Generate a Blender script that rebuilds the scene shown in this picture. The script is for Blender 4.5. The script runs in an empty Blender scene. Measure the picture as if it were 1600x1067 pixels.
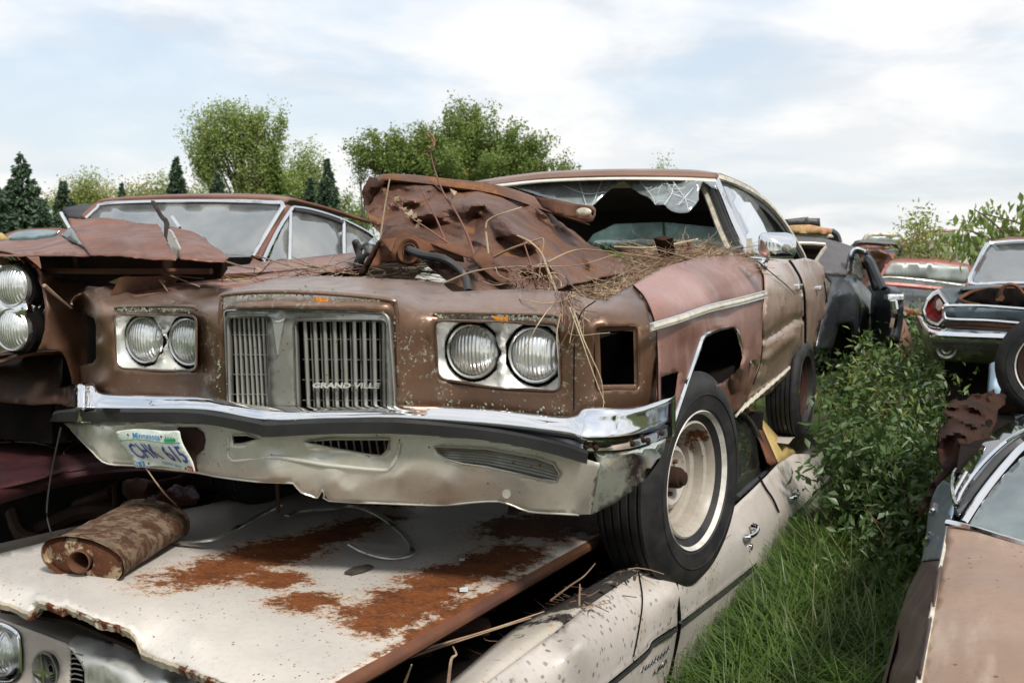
import bpy, math, random
import numpy as np
from mathutils import Vector, Matrix, noise
from mathutils.geometry import delaunay_2d_cdt
R_ = math.radians
SC = bpy.context.scene
# ---------------------------------------------------------------- camera, sky, sun, exposure
FPX = 1530.0; CAMH = 1.75; PITCH = math.atan(138/FPX)
cd = bpy.data.cameras.new('camera'); cam = bpy.data.objects.new('camera', cd)
SC.collection.objects.link(cam); SC.camera = cam
cam.location = (0, 0, CAMH); cam.rotation_euler = (math.pi/2 - PITCH, 0, 0)
cd.sensor_width = 36; cd.lens = 36*FPX/1600; cd.clip_start = .05; cd.clip_end = 3000
cd.dof.use_dof = True; cd.dof.focus_distance = 3.0; cd.dof.aperture_fstop = 7.1
SUN_EL, SUN_AZ = 48, 150      # azimuth from +Y towards +X: behind the camera, to its right
W = bpy.data.worlds.new('World'); SC.world = W; W.use_nodes = True
wt = W.node_tree; wt.nodes.clear()
def wn(t, **k):
    n = wt.nodes.new(t)
    for a, b in k.items(): setattr(n, a, b)
    return n
sky = wn('ShaderNodeTexSky', sky_type='NISHITA', sun_disc=False, sun_elevation=R_(SUN_EL), sun_rotation=R_(SUN_AZ), air_density=1.2, dust_density=2.5, ozone_density=1.0)
geo = wn('ShaderNodeTexCoord')
sep = wn('ShaderNodeSeparateXYZ'); wt.links.new(geo.outputs['Generated'], sep.inputs[0])
def wmath(op, a, b=None, c=None):
    n = wn('ShaderNodeMath', operation=op)
    for i, v in enumerate((a, b, c)):
        if v is None: continue
        if isinstance(v, (int, float)): n.inputs[i].default_value = v
        else: wt.links.new(v, n.inputs[i])
    return n.outputs[0]
zz = wmath('ADD', wmath('MAXIMUM', sep.outputs[2], 0), .22)
cx = wmath('DIVIDE', sep.outputs[0], zz); cy = wmath('DIVIDE', sep.outputs[1], zz)
cmb = wn('ShaderNodeCombineXYZ'); wt.links.new(cx, cmb.inputs[0]); wt.links.new(wmath('MULTIPLY', cy, 1.05), cmb.inputs[1])
def wnoise(scale, det, off):
    n = wn('ShaderNodeTexNoise'); n.inputs['Scale'].default_value = scale; n.inputs['Detail'].default_value = det
    n.inputs['Roughness'].default_value = .55; n.inputs['Distortion'].default_value = .3
    va = wn('ShaderNodeVectorMath', operation='ADD'); va.inputs[1].default_value = off
    wt.links.new(cmb.outputs[0], va.inputs[0]); wt.links.new(va.outputs[0], n.inputs['Vector']); return n.outputs[0]
def wmap(v, a, b, c, d):
    n = wn('ShaderNodeMapRange', interpolation_type='SMOOTHSTEP'); wt.links.new(v, n.inputs[0])
    for i, q in enumerate((a, b, c, d)): n.inputs[i+1].default_value = q
    return n.outputs[0]
def wmix(f, a, b):
    n = wn('ShaderNodeMix', data_type='RGBA')
    for s, v in ((0, f), (6, a), (7, b)):
        if isinstance(v, (tuple, int, float)): n.inputs[s].default_value = v
        else: wt.links.new(v, n.inputs[s])
    return n.outputs[2]
cover = wmap(wnoise(1.15, 7, (3.1, .4, 0)), .37, .58, .38, 1)
shade = wmap(wnoise(1.9, 10, (9.7, 2.2, 4)), .42, .62, 0, 1)
cloud = wmix(shade, (6.4, 6.4, 6.45, 1), (4.35, 4.7, 5.2, 1))
hz = wmap(sep.outputs[2], 0, .32, 1, 0)
cloud = wmix(wmath('MULTIPLY', hz, .75), cloud, (6.3, 6.25, 6.1, 1))
skyb = wmix(.55, sky.outputs[0], (4.5, 5.45, 6.5, 1))
allc = wmix(cover, skyb, cloud)
bg = wn('ShaderNodeBackground'); bg.inputs[1].default_value = .093
wt.links.new(allc, bg.inputs[0]); wo = wn('ShaderNodeOutputWorld'); wt.links.new(bg.outputs[0], wo.inputs[0])
sl = bpy.data.lights.new('sun', 'SUN'); so = bpy.data.objects.new('sun', sl); SC.collection.objects.link(so)
sl.energy = 2.6; sl.angle = R_(9); sl.color = (1, .95, .88)
so.rotation_euler = (R_(90-SUN_EL), 0, R_(180-SUN_AZ)); so.location = (4, -6, 9)
SC.view_settings.view_transform = 'Standard'; SC.view_settings.look = 'None'
SC.view_settings.exposure = 0.8; SC.view_settings.gamma = 1; SC.view_settings.use_curve_mapping = False
SC.cycles.max_bounces = 6; SC.cycles.transparent_max_bounces = 12
# ---------------------------------------------------------------- geometry helpers
CAM = np.array([0, 0, CAMH]); _c, _s = math.cos(PITCH), math.sin(PITCH)
def ray(px, py):
    x = (px-800)/FPX; y = -(py-533.5)/FPX
    return np.array([x, _c + y*_s, -_s + y*_c])
def wz(px, py, z):          # world point on the horizontal plane z
    d = ray(px, py); return CAM + d*((z-CAMH)/d[2])
def wy(px, py, y):          # world point at distance y
    d = ray(px, py); return CAM + d*(y/d[1])
class Fr:
    def __init__(s, vp, px, py, z, loc, lat=None):
        s.ey = ray(*vp); s.ey /= np.linalg.norm(s.ey)
        l = -ray(*lat) if lat else np.cross(s.ey, (0, 0, 1.))
        l -= l.dot(s.ey)*s.ey; s.ex = l/np.linalg.norm(l); s.ez = np.cross(s.ex, s.ey)
        s.R = np.array([s.ex, s.ey, s.ez]); s.O = CAM + ray(px, py)*z - s.R.T@np.array(loc, float)
    def L(s, px, py, ax, v):
        d = s.R@ray(px, py); o = s.R@(CAM-s.O); i = 'xyz'.index(ax); return o + d*((v-o[i])/d[i])
    def hit(s, px, py, F, lo=1.2, hi=12, n=500):     # surface y=F(x)
        d = s.R@ray(px, py); o = s.R@(CAM-s.O)
        t = np.linspace(lo, hi, n); P = o + t[:, None]*d
        g = P[:, 1]-F(P[:, 0]); k = np.where((g[:-1] < 0) & (g[1:] >= 0))[0]
        if len(k) == 0: return P[np.argmin(abs(g))]
        k = k[0]; a = t[k] + (t[k+1]-t[k])*(-g[k])/(g[k+1]-g[k]); return o + a*d
    def W(s, p): return s.O + np.asarray(p, float)@s.R
    def toL(s, w): return (np.asarray(w, float)-s.O)@s.R.T
WF = Fr.__new__(Fr); WF.ex, WF.ey, WF.ez = np.eye(3); WF.R = np.eye(3); WF.O = np.zeros(3)
def interp(xs, ys, sm=.02):
    g = np.linspace(min(xs)-.2, max(xs)+.2, 1200); y = np.interp(g, xs, ys)
    w = max(1, int(sm/(g[1]-g[0]))); k = np.ones(2*w+1)/(2*w+1)
    yp = np.pad(y, w, mode='edge'); y = np.convolve(yp, k, 'valid')
    return lambda x: np.interp(x, g, y)
def fn(p, s=1., o=0., d=3):
    return noise.fractal(Vector((p[0]*s+o, p[1]*s+o*1.7, p[2]*s-o)), 1., 2., d)
class RBF:
    def __init__(s, pts):
        a = np.array(pts, float); s.x = a[:, :2]/100; s.v = a[:, 2]; n = len(a)
        D = np.linalg.norm(s.x[:, None]-s.x[None], axis=2); A = np.zeros((n+3, n+3))
        A[:n, :n] = D + np.eye(n)*1e-9; A[:n, n] = 1; A[:n, n+1:] = s.x; A[n, :n] = 1; A[n+1:, :n] = s.x.T
        s.w = np.linalg.lstsq(A, np.concatenate([s.v, [0, 0, 0]]), rcond=None)[0]
    def __call__(s, px, py):
        q = np.array([px, py])/100; D = np.linalg.norm(s.x-q, axis=1); n = len(s.x)
        return float(D@s.w[:n] + s.w[n] + q@s.w[n+1:])
def dens(pts, step, closed=True):
    P = [np.array(p, float) for p in pts]; out = []
    n = len(P)
    for i in range(n if closed else n-1):
        a, b = P[i], P[(i+1) % n]; k = max(1, int(round(np.linalg.norm((b-a)[:2])/step)))
        for j in range(k): out.append(a + (b-a)*j/k)
    if not closed: out.append(P[-1])
    return np.array(out)
def cr(pts, n=6, closed=False):            # Catmull-Rom through the points
    P = np.array(pts, float); m = len(P); out = []
    if closed: Q = np.vstack([P[-1], P, P[0], P[1]])
    else: Q = np.vstack([2*P[0]-P[1], P, 2*P[-1]-P[-2]])
    for i in range(m if closed else m-1):
        a, b, c, d = Q[i:i+4]
        for j in range(n):
            t = j/n; out.append(.5*((2*b)+(c-a)*t+(2*a-5*b+4*c-d)*t*t+(3*b-a-3*c+d)*t**3))
    if not closed: out.append(P[-1])
    return np.array(out)
def rnd(pts, r, n=4):                      # polygon with rounded corners
    P = [np.array(p[:2], float) for p in pts]; out = []; m = len(P)
    for i in range(m):
        a, b, c = P[i-1], P[i], P[(i+1) % m]; u = a-b; v = c-b; lu, lv = np.linalg.norm(u), np.linalg.norm(v)
        rr = min(r, lu*.45, lv*.45); s, e = b+u/lu*rr, b+v/lv*rr
        for j in range(n+1):
            t = j/n; out.append((1-t)**2*s + 2*t*(1-t)*b + t*t*e)
    return out
def inpoly(P, poly):
    x, y = P[:, 0], P[:, 1]; c = np.zeros(len(P), bool); q = np.asarray(poly)[:, :2]; j = len(q)-1
    for i in range(len(q)):
        k = ((q[i, 1] > y) != (q[j, 1] > y))
        with np.errstate(all='ignore'): k &= x < (q[j, 0]-q[i, 0])*(y-q[i, 1])/(q[j, 1]-q[i, 1]+1e-12)+q[i, 0]
        c ^= k; j = i
    return c
def tri2d(outline, holes, step):
    O = dens(outline, step); H = [dens(h, step) for h in holes]; rng = np.random.RandomState(3)
    mn, mx = O.min(0), O.max(0)
    gx, gy = np.meshgrid(np.arange(mn[0]+step*.5, mx[0], step), np.arange(mn[1]+step*.5, mx[1], step*.87))
    gx[1::2] += step*.5; G = np.stack([gx.ravel(), gy.ravel()], 1); G += rng.uniform(-.12, .12, G.shape)*step
    G = G[inpoly(G, O)]
    for h in H: G = G[~inpoly(G, h)]
    B = np.vstack([O]+H)
    if len(G):
        D = np.array([((B-g)**2).sum(1).min() for g in G]); G = G[D > (step*.55)**2]
    pts = [Vector(p) for p in np.vstack([B, G])]; E = []; k = 0
    for L in [O]+H:
        n = len(L); E += [(k+i, k+(i+1) % n) for i in range(n)]; k += n
    v, e, f, *_ = delaunay_2d_cdt(pts, E, [], 0, 1e-5)
    V = np.array([[p.x, p.y] for p in v]); Fc = [tuple(t) for t in f]
    C = np.array([V[list(t)].mean(0) for t in Fc]); m = inpoly(C, O)
    for h in H: m &= ~inpoly(C, h)
    return V, [t for t, k in zip(Fc, m) if k]
def orient(V, Fc):                          # faces towards the origin-side point given in same space
    return Fc
def meshobj(name, V, Fc, mat, smooth=True, sharp=35):
    me = bpy.data.meshes.new(name)
    V = np.asarray(V, float)
    if isinstance(Fc, np.ndarray):
        k = Fc.shape[1]; me.vertices.add(len(V)); me.vertices.foreach_set('co', V.ravel())
        me.loops.add(Fc.size); me.loops.foreach_set('vertex_index', Fc.ravel().astype(np.int32))
        me.polygons.add(len(Fc)); me.polygons.foreach_set('loop_start', np.arange(0, Fc.size, k, dtype=np.int32))
        me.update(calc_edges=True)
    else:
        me.from_pydata([tuple(v) for v in V], [], Fc)
        me.validate()
    if smooth:
        me.polygons.foreach_set('use_smooth', np.ones(len(me.polygons), bool))
        if sharp and len(me.polygons) < 60000: me.set_sharp_from_angle(angle=R_(sharp))
    for m in (mat if isinstance(mat, (list, tuple)) else [mat]): me.materials.append(m)
    o = bpy.data.objects.new(name, me); SC.collection.objects.link(o); return o
def props(o, label=None, cat=None, group=None, kind=None):
    for k, v in (('label', label), ('category', cat), ('group', group), ('kind', kind)):
        if v: o[k] = v
    return o
class Thing:
    def __init__(s, name, label, cat, fr, base=(0, 0, 0), group=None):
        s.fr = fr; s.base = np.array(base, float); o = s.o = bpy.data.objects.new(name, None); SC.collection.objects.link(o)
        o.empty_display_size = .1; m = Matrix.Identity(4); w = fr.W(s.base)
        for i in range(3):
            m[i][0], m[i][1], m[i][2], m[i][3] = fr.ex[i], fr.ey[i], fr.ez[i], w[i]
        o.matrix_world = m; props(o, label, cat, group)
    def add(s, name, geo, mat, parent=None, smooth=True, thick=0, label=None, off=-1, sharp=35, bevel=0, kind=None):
        V, Fc = geo; ob = meshobj(name, np.asarray(V, float)-s.base, Fc, mat, smooth, sharp); ob.parent = parent or s.o
        mods(ob, thick, off, bevel)
        if label: ob['label'] = label
        if kind: ob['kind'] = kind
        return ob
def mods(ob, thick, off=-1, bevel=0):
    if thick:
        m = ob.modifiers.new('thickness', 'SOLIDIFY'); m.thickness = thick; m.offset = off
    if bevel:
        m = ob.modifiers.new('bevel', 'BEVEL'); m.width = bevel; m.segments = 2; m.limit_method = 'ANGLE'
def single(name, geo, mat, label, cat, fr=WF, group=None, kind=None, thick=0, smooth=True, bevel=0, sharp=35, off=-1):
    V, Fc = geo; V = fr.W(V); b = V.mean(0); b[2] = V[:, 2].min()
    ob = meshobj(name, V-b, Fc, mat, smooth, sharp); ob.location = b; mods(ob, thick, off, bevel)
    return props(ob, label, cat, group, kind)
def join(*gs):
    V = []; Fc = []; k = 0
    for v, f in gs:
        v = np.asarray(v, float); V.append(v); Fc += [tuple(int(i)+k for i in t) for t in f]; k += len(v)
    return np.vstack(V), Fc
def relief(fr, outline, depth, ax='y', holes=(), step=8, disp=None, smooth_it=0):
    """panel whose outline was measured in the photo; depth is a local coordinate (RBF of points) or a surface y=F(x)"""
    V2, Fc = tri2d([p[:2] for p in outline], [[q[:2] for q in h] for h in holes], step)
    if isinstance(depth, (list, tuple)) and len(depth) < 4: c = depth[0]; depth = (lambda a: (lambda px, py: a))(c[2] if isinstance(c, tuple) else c)
    elif isinstance(depth, (list, tuple)): depth = RBF(depth)
    elif isinstance(depth, (int, float)): depth = (lambda a: (lambda px, py: a))(depth)
    V = np.array([fr.hit(p[0], p[1], depth) if ax == 'F' else fr.L(p[0], p[1], ax, depth(p[0], p[1])) for p in V2])
    if smooth_it: V = lap(V, Fc, smooth_it, fr)
    if disp is not None:
        o = fr.R@(CAM-fr.O); D = V-o; D /= np.linalg.norm(D, axis=1)[:, None]
        V = V + D*np.array([disp(v) for v in V])[:, None]
    # orient to camera
    o = fr.R@(CAM-fr.O); out = []
    for t in Fc:
        n = np.cross(V[t[1]]-V[t[0]], V[t[2]]-V[t[0]]); out.append(t if n@(o-V[t[0]]) > 0 else t[::-1])
    return V, out
def lap(V, Fc, it, fr):
    nb = [set() for _ in V]; ec = {}
    for t in Fc:
        for a, b in ((t[0], t[1]), (t[1], t[2]), (t[2], t[0])):
            nb[a].add(b); nb[b].add(a); e = (min(a, b), max(a, b)); ec[e] = ec.get(e, 0)+1
    bd = {i for e, c in ec.items() if c == 1 for i in e}; V = V.copy()
    for _ in range(it):
        W2 = V.copy()
        for i in range(len(V)):
            if i not in bd and nb[i]: W2[i] = .5*V[i]+.5*V[list(nb[i])].mean(0)
        V = W2
    return V
def grid(P, closed_u=False, closed_v=False, flip=False):
    P = np.asarray(P, float); n, m = P.shape[:2]; F_ = []
    for i in range(n if closed_u else n-1):
        for j in range(m if closed_v else m-1):
            a, b, c, d = i*m+j, i*m+(j+1) % m, ((i+1) % n)*m+(j+1) % m, ((i+1) % n)*m+j
            F_.append((a, d, c, b) if flip else (a, b, c, d))
    return P.reshape(-1, 3), F_
def loft(curves, nu=6, nv=4, closed_v=False, flip=False, smooth_u=True):
    """curves: list of equal-length point lists"""
    C = [cr(c, nu, closed_v) for c in curves]; C = np.array(C)
    if nv <= 1: return grid(C, closed_v=closed_v, flip=flip)
    D = np.array([cr(C[:, j], nv) for j in range(C.shape[1])]).transpose(1, 0, 2)
    return grid(D, closed_v=closed_v, flip=flip)
def sweep(path, prof, up=(0, 0, 1), closed=False, cap=True, scale=None, n=0):
    """prof: list of (a,b): a along side = tangent x up, b along up"""
    P = cr(path, n, closed) if n else np.array(path, float); m = len(P); rows = []; up = np.array(up, float)
    for i in range(m):
        t = (P[(i+1) % m]-P[i-1]) if closed else P[min(i+1, m-1)]-P[max(i-1, 0)]
        t = t/(np.linalg.norm(t)+1e-9); s = np.cross(t, up); s /= (np.linalg.norm(s)+1e-9); u = np.cross(s, t)
        k = 1 if scale is None else np.interp(i/(m-1), np.linspace(0, 1, len(scale)), scale)
        rows.append([P[i]+s*a*k+u*b*k for a, b in prof])
    V, F_ = grid(rows, closed_u=closed, closed_v=True)
    if cap and not closed:
        k = len(prof); F_ = F_ + [tuple(range(k)), tuple(range((m-1)*k, m*k))[::-1]]
    return V, F_
def circ(r, n=8, ry=None): return [(r*math.cos(2*math.pi*i/n), (ry or r)*math.sin(2*math.pi*i/n)) for i in range(n)]
def tube(path, r=.01, n=8, sub=5, up=(0.01, .02, 1), scale=None, ry=None):
    return sweep(path, circ(r, n, ry), up=up, n=sub, scale=scale)
def lathe(prof, c, axis, n=40, up=(0, 0, 1), a0=0, a1=360):
    """prof: (r, h) h along axis"""
    ax = np.array(axis, float); ax /= np.linalg.norm(ax); u = np.cross(ax, up); u /= np.linalg.norm(u); v = np.cross(ax, u)
    full = abs(a1-a0) >= 360; k = n if full else n+1; c = np.array(c, float)
    A = [R_(a0+(a1-a0)*i/n) for i in range(k)]
    P = [[c+ax*h+r*(u*math.cos(a)+v*math.sin(a)) for r, h in prof] for a in A]
    return grid(P, closed_u=full)
def box(c, s, ax=None, jit=0):
    A = np.eye(3) if ax is None else np.array(ax); c = np.array(c, float); s = np.array(s, float)/2
    V = [c+A.T@(s*np.array(q)) for q in ((-1,-1,-1),(1,-1,-1),(1,1,-1),(-1,1,-1),(-1,-1,1),(1,-1,1),(1,1,1),(-1,1,1))]
    return np.array(V), [(0,3,2,1),(4,5,6,7),(0,1,5,4),(1,2,6,5),(2,3,7,6),(3,0,4,7)]
def prism(pts, vec):                       # extruded polygon (3D points) by vec
    P = np.array(pts, float); n = len(P); V = np.vstack([P, P+np.array(vec, float)])
    return V, [tuple(range(n))[::-1], tuple(range(n, 2*n))] + [(i, (i+1) % n, n+(i+1) % n, n+i) for i in range(n)]
def ring(loopA, loopB, *more, closed=True, flip=False):
    L = [np.array(loopA, float), np.array(loopB, float)]+[np.array(m, float) for m in more]
    return grid(np.array(L), closed_v=closed, flip=flip)
def offp(poly, d):                         # offset closed 2D polygon inwards by d (towards centroid side)
    P = np.array([p[:2] for p in poly], float); n = len(P); ar = 0
    for i in range(n): ar += P[i-1, 0]*P[i, 1]-P[i, 0]*P[i-1, 1]
    sg = 1 if ar > 0 else -1; out = []
    for i in range(n):
        j = i+1
        while np.linalg.norm(P[j % n]-P[i]) < 1e-6: j += 1
        k = i-1
        while np.linalg.norm(P[i]-P[k]) < 1e-6: k -= 1
        t = P[j % n]-P[k]; t /= np.linalg.norm(t)+1e-9
        out.append(P[i]+sg*d*np.array([-t[1], t[0]]))
    return out
# ---------------------------------------------------------------- materials
class NT:
    def __init__(s, name):
        s.m = bpy.data.materials.new(name); s.m.use_nodes = True; s.t = s.m.node_tree; s.t.nodes.clear()
        s.out = s.n('ShaderNodeOutputMaterial'); s.b = s.n('ShaderNodeBsdfPrincipled'); s.t.links.new(s.b.outputs[0], s.out.inputs[0])
        tc = s.n('ShaderNodeTexCoord'); s.co = tc.outputs['Object']; s.mp = {}
    def n(s, t, **k):
        q = s.t.nodes.new(t)
        for a, b in k.items(): setattr(q, a, b)
        return q
    def set(s, inp, v):
        if isinstance(v, bpy.types.NodeSocket): s.t.links.new(v, inp)
        elif isinstance(v, (tuple, list)) and inp.type == 'RGBA': inp.default_value = tuple(v)+((1,) if len(v) == 3 else ())
        else: inp.default_value = v
    def vec(s, sc=(1, 1, 1), off=(0, 0, 0)):
        q = s.n('ShaderNodeMapping'); s.t.links.new(s.co, q.inputs[0]); q.inputs['Scale'].default_value = sc; q.inputs['Location'].default_value = off; return q.outputs[0]
    def noise(s, scale, det=5, rough=.6, st=(1, 1, 1), off=(0, 0, 0), dist=0):
        q = s.n('ShaderNodeTexNoise'); s.t.links.new(s.vec(st, off), q.inputs['Vector'])
        q.inputs['Scale'].default_value = scale; q.inputs['Detail'].default_value = det; q.inputs['Roughness'].default_value = rough; q.inputs['Distortion'].default_value = dist; return q.outputs[0]
    def voro(s, scale, st=(1, 1, 1), rnd=1, feat='F1'):
        q = s.n('ShaderNodeTexVoronoi', feature=feat); s.t.links.new(s.vec(st), q.inputs['Vector']); q.inputs['Scale'].default_value = scale; q.inputs['Randomness'].default_value = rnd; return q
    def math(s, op, a, b=None, c=None):
        q = s.n('ShaderNodeMath', operation=op)
        for i, v in enumerate((a, b, c)):
            if v is not None: s.set(q.inputs[i], v)
        return q.outputs[0]
    def map(s, v, a, b, c=0, d=1, smooth=True):
        q = s.n('ShaderNodeMapRange'); q.interpolation_type = 'SMOOTHSTEP' if smooth else 'LINEAR'; s.set(q.inputs[0], v)
        for i, x in enumerate((a, b, c, d)): q.inputs[i+1].default_value = x
        return q.outputs[0]
    def mix(s, f, a, b, bt='MIX'):
        q = s.n('ShaderNodeMix', data_type='RGBA', blend_type=bt); s.set(q.inputs[0], f); s.set(q.inputs[6], a); s.set(q.inputs[7], b); return q.outputs[2]
    def blob(s, c, r):      # 1 at centre c, 0 at ellipsoid radius r
        q = s.n('ShaderNodeVectorMath', operation='SUBTRACT'); s.t.links.new(s.co, q.inputs[0]); q.inputs[1].default_value = c
        w = s.n('ShaderNodeVectorMath', operation='DIVIDE'); s.t.links.new(q.outputs[0], w.inputs[0]); w.inputs[1].default_value = r
        l = s.n('ShaderNodeVectorMath', operation='LENGTH'); s.t.links.new(w.outputs[0], l.inputs[0])
        return s.math('SUBTRACT', 1.0, l.outputs['Value'])
    def bump(s, h, strength=.3, dist=.01):
        q = s.n('ShaderNodeBump'); q.inputs['Strength'].default_value = strength; q.inputs['Distance'].default_value = dist; s.set(q.inputs['Height'], h); s.t.links.new(q.outputs[0], s.b.inputs['Normal']); return q
    def fin(s, col, rough=.5, metal=0., **k):
        s.set(s.b.inputs['Base Color'], col); s.set(s.b.inputs['Roughness'], rough); s.set(s.b.inputs['Metallic'], metal)
        for a, v in k.items(): s.set(s.b.inputs[a.replace('_', ' ')], v)
        return s.m
RUST = ((.15, .052, .020), (.075, .028, .013))
def paint(name, c1, c2, sc=2.5, metal=.25, rough=(.3, .55), rust=None, spots=None, patches=(), lichen=None, streak=None, bump=.12, extra=None, coat=0., dents=0., rcol=RUST, seed=0, fleck=None, soot=None, spec=.5):
    """weathered car paint. rust=(scale, lo, hi); spots=(scale, size, density); patches=[(centre, radius)]; lichen=[(c, r)]"""
    t = NT(name); of = (seed*3.1, seed*1.7, seed)
    a = t.map(t.noise(sc, 6, .6, off=of), .35, .65); col = t.mix(a, c1, c2)
    if extra:
        for (c, r, ec) in extra: col = t.mix(t.map(t.math('ADD', t.blob(c, r), t.math('MULTIPLY', t.math('SUBTRACT', t.noise(4, 5), .5), .8)), 0, .5), col, ec)
    if streak: col = t.mix(t.map(t.noise(1, 5, .6, st=streak[1], off=of), .52, .75, 0, streak[2]), col, streak[0])
    fine = t.noise(60, 3, .5); col = t.mix(t.map(fine, .4, .75, 0, .16), col, (c2[0]*.6, c2[1]*.6, c2[2]*.6))
    rr = t.map(t.noise(sc*2, 5, .6, off=(5, 1, 2)), .3, .7, rough[0], rough[1]); rust_m = None; nz = t.noise(9, 9, .72, off=of)
    if rust: rust_m = t.map(t.noise(rust[0], 8, .68, off=(seed, 4, 1)), rust[1], rust[2])
    if patches:
        b = None
        for c, r in patches:
            q = t.blob(c, r); b = q if b is None else t.math('MAXIMUM', b, q)
        nf = t.noise(26, 10, .8, dist=.5)
        v = t.math('ADD', t.math('MULTIPLY', b, .9), t.math('ADD', t.math('MULTIPLY', t.math('SUBTRACT', nz, .5), 1.9), t.math('MULTIPLY', t.math('SUBTRACT', nf, .5), 2.2)))
        m = t.map(v, .12, .30); pm_ = m; rust_m = m if rust_m is None else t.math('MAXIMUM', rust_m, m)
        halo = t.map(v, -.25, .25, 0, .45); col = t.mix(halo, col, (.42, .25, .12))
    if spots:
        vo = t.voro(spots[0], st=spots[3] if len(spots) > 3 else (1, 1, 1)); dn = t.noise(spots[0]*.12, 4, .6, off=(2, 8, 3))
        m = t.math('MULTIPLY', t.map(t.math('ADD', vo.outputs['Distance'], t.math('MULTIPLY', t.noise(spots[0]*2.5, 3), .2)), spots[1]+.1, spots[1]+.02), t.map(dn, spots[2], spots[2]+.06))
        rust_m = m if rust_m is None else t.math('MAXIMUM', rust_m, m)
    met = metal
    if rust_m is not None:
        rc = t.mix(t.map(t.noise(14, 8, .7), .35, .65), rcol[0], rcol[1]); rc = t.mix(t.map(t.noise(90, 3, .6), .45, .7, 0, .5), rc, (rcol[0][0]*1.7, rcol[0][1]*1.6, rcol[0][2]*1.2))
        col = t.mix(rust_m, col, rc); rr = t.mix(rust_m, rr, (.85, .85, .85)); met = t.math('MULTIPLY', t.math('SUBTRACT', 1, rust_m), metal)
    if lichen:
        b = None
        for c, r in lichen:
            q = t.map(t.blob(c, r), 0, .35); b = q if b is None else t.math('MAXIMUM', b, q)
        ln = t.noise(75, 5, .75); lm = t.math('MULTIPLY', b, t.map(ln, .53, .58)); rnd_ = t.math('MULTIPLY', t.map(t.noise(22, 4, .7), .50, .56), 1.)
        lm = t.math('MULTIPLY', lm, rnd_); col = t.mix(lm, col, t.mix(t.map(t.noise(160, 2), .4, .6), (.19, .185, .145), (.30, .30, .24)))
        rr = t.mix(lm, rr, (.9, .9, .9))
    if patches:
        m2 = t.map(t.math('ADD', v, t.math('MULTIPLY', t.math('SUBTRACT', t.noise(85, 3, .6), .5), 2.6)), .12, .30); col = t.mix(t.math('MULTIPLY', m2, t.math('SUBTRACT', 1, pm_)), col, (.30, .125, .035))
    if fleck:      # sparse pale specks of lichen and droppings
        vo = t.voro(fleck[0]); m = t.math('MULTIPLY', t.map(t.math('ADD', vo.outputs['Distance'], t.math('MULTIPLY', t.noise(fleck[0]*3, 3), .35)), fleck[1]+.22, fleck[1]+.14), t.map(t.noise(6, 4, .6, off=(7, 7, 7)), *((.44, .54) if len(fleck) < 4 else (.38, .50))))
        if len(fleck) > 3: m = t.math('MULTIPLY', m, t.map(t.blob(*fleck[3]), 0, .3))
        col = t.mix(t.math('MULTIPLY', m, .8), col, fleck[2])
    if soot:
        m = t.map(t.math('ADD', t.blob(*soot), t.math('MULTIPLY', t.math('SUBTRACT', t.noise(13, 8, .75), .5), 3.0)), .25, .5); col = t.mix(m, col, (.022, .018, .015)); rr = t.mix(m, rr, (.95, .95, .95))
    h = t.math('ADD', t.math('MULTIPLY', t.noise(5, 3, .5, off=(1, 1, 9)), dents), t.math('MULTIPLY', fine, bump*.1))
    if rust_m is not None: h = t.math('ADD', h, t.math('MULTIPLY', t.math('MULTIPLY', rust_m, t.noise(70, 4, .7)), .12))
    t.bump(h, .7, .02)
    sp_ = spec if rust_m is None else t.math('SUBTRACT', spec, t.math('MULTIPLY', rust_m, spec*.75))
    return t.fin(col, rr, met, Coat_Weight=coat, Coat_Roughness=.25, Specular_IOR_Level=sp_)
def chrome(name, tint=(.78, .79, .80), rough=(.06, .2), pits=(45, .1, .5), wob=.25, dull=None, rust=None):
    t = NT(name); rr = t.map(t.noise(7, 6, .65), .35, .7, *rough); col = tint
    if dull: m = t.map(t.noise(5, 8, .7), dull[1], dull[2]); col = t.mix(m, tint, dull[0]); rr = t.mix(m, rr, (.55, .55, .55)); met = t.math('SUBTRACT', 1, t.math('MULTIPLY', m, .45))
    else: met = 1.
    vo = t.voro(pits[0]); m = t.math('MULTIPLY', t.map(vo.outputs['Distance'], pits[1]+.08, pits[1]), t.map(t.noise(5, 4), pits[2], pits[2]+.07))
    if rust: m = t.math('MAXIMUM', m, t.map(t.noise(rust[0], 8, .7, off=(4, 2, 2)), rust[1], rust[2]))
    col = t.mix(m, col, (.13, .05, .02)); rr = t.mix(m, rr, (.85, .85, .85)); met = t.math('MULTIPLY', met, t.math('SUBTRACT', 1, m))
    t.bump(t.math('MULTIPLY', t.noise(6, 2, .5), wob), .5, .02)
    return t.fin(col, rr, met)
def plain(name, c1, c2=None, sc=8, rough=.6, metal=0, bump=.2, st=(1, 1, 1), spec=.5, bsc=40):
    t = NT(name); c2 = c2 or tuple(x*.7 for x in c1); col = t.mix(t.map(t.noise(sc, 6, .65, st=st), .35, .65), c1, c2)
    t.bump(t.noise(bsc, 5, .6, st=st), bump, .01); return t.fin(col, rough, metal, Specular_IOR_Level=spec)
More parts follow.
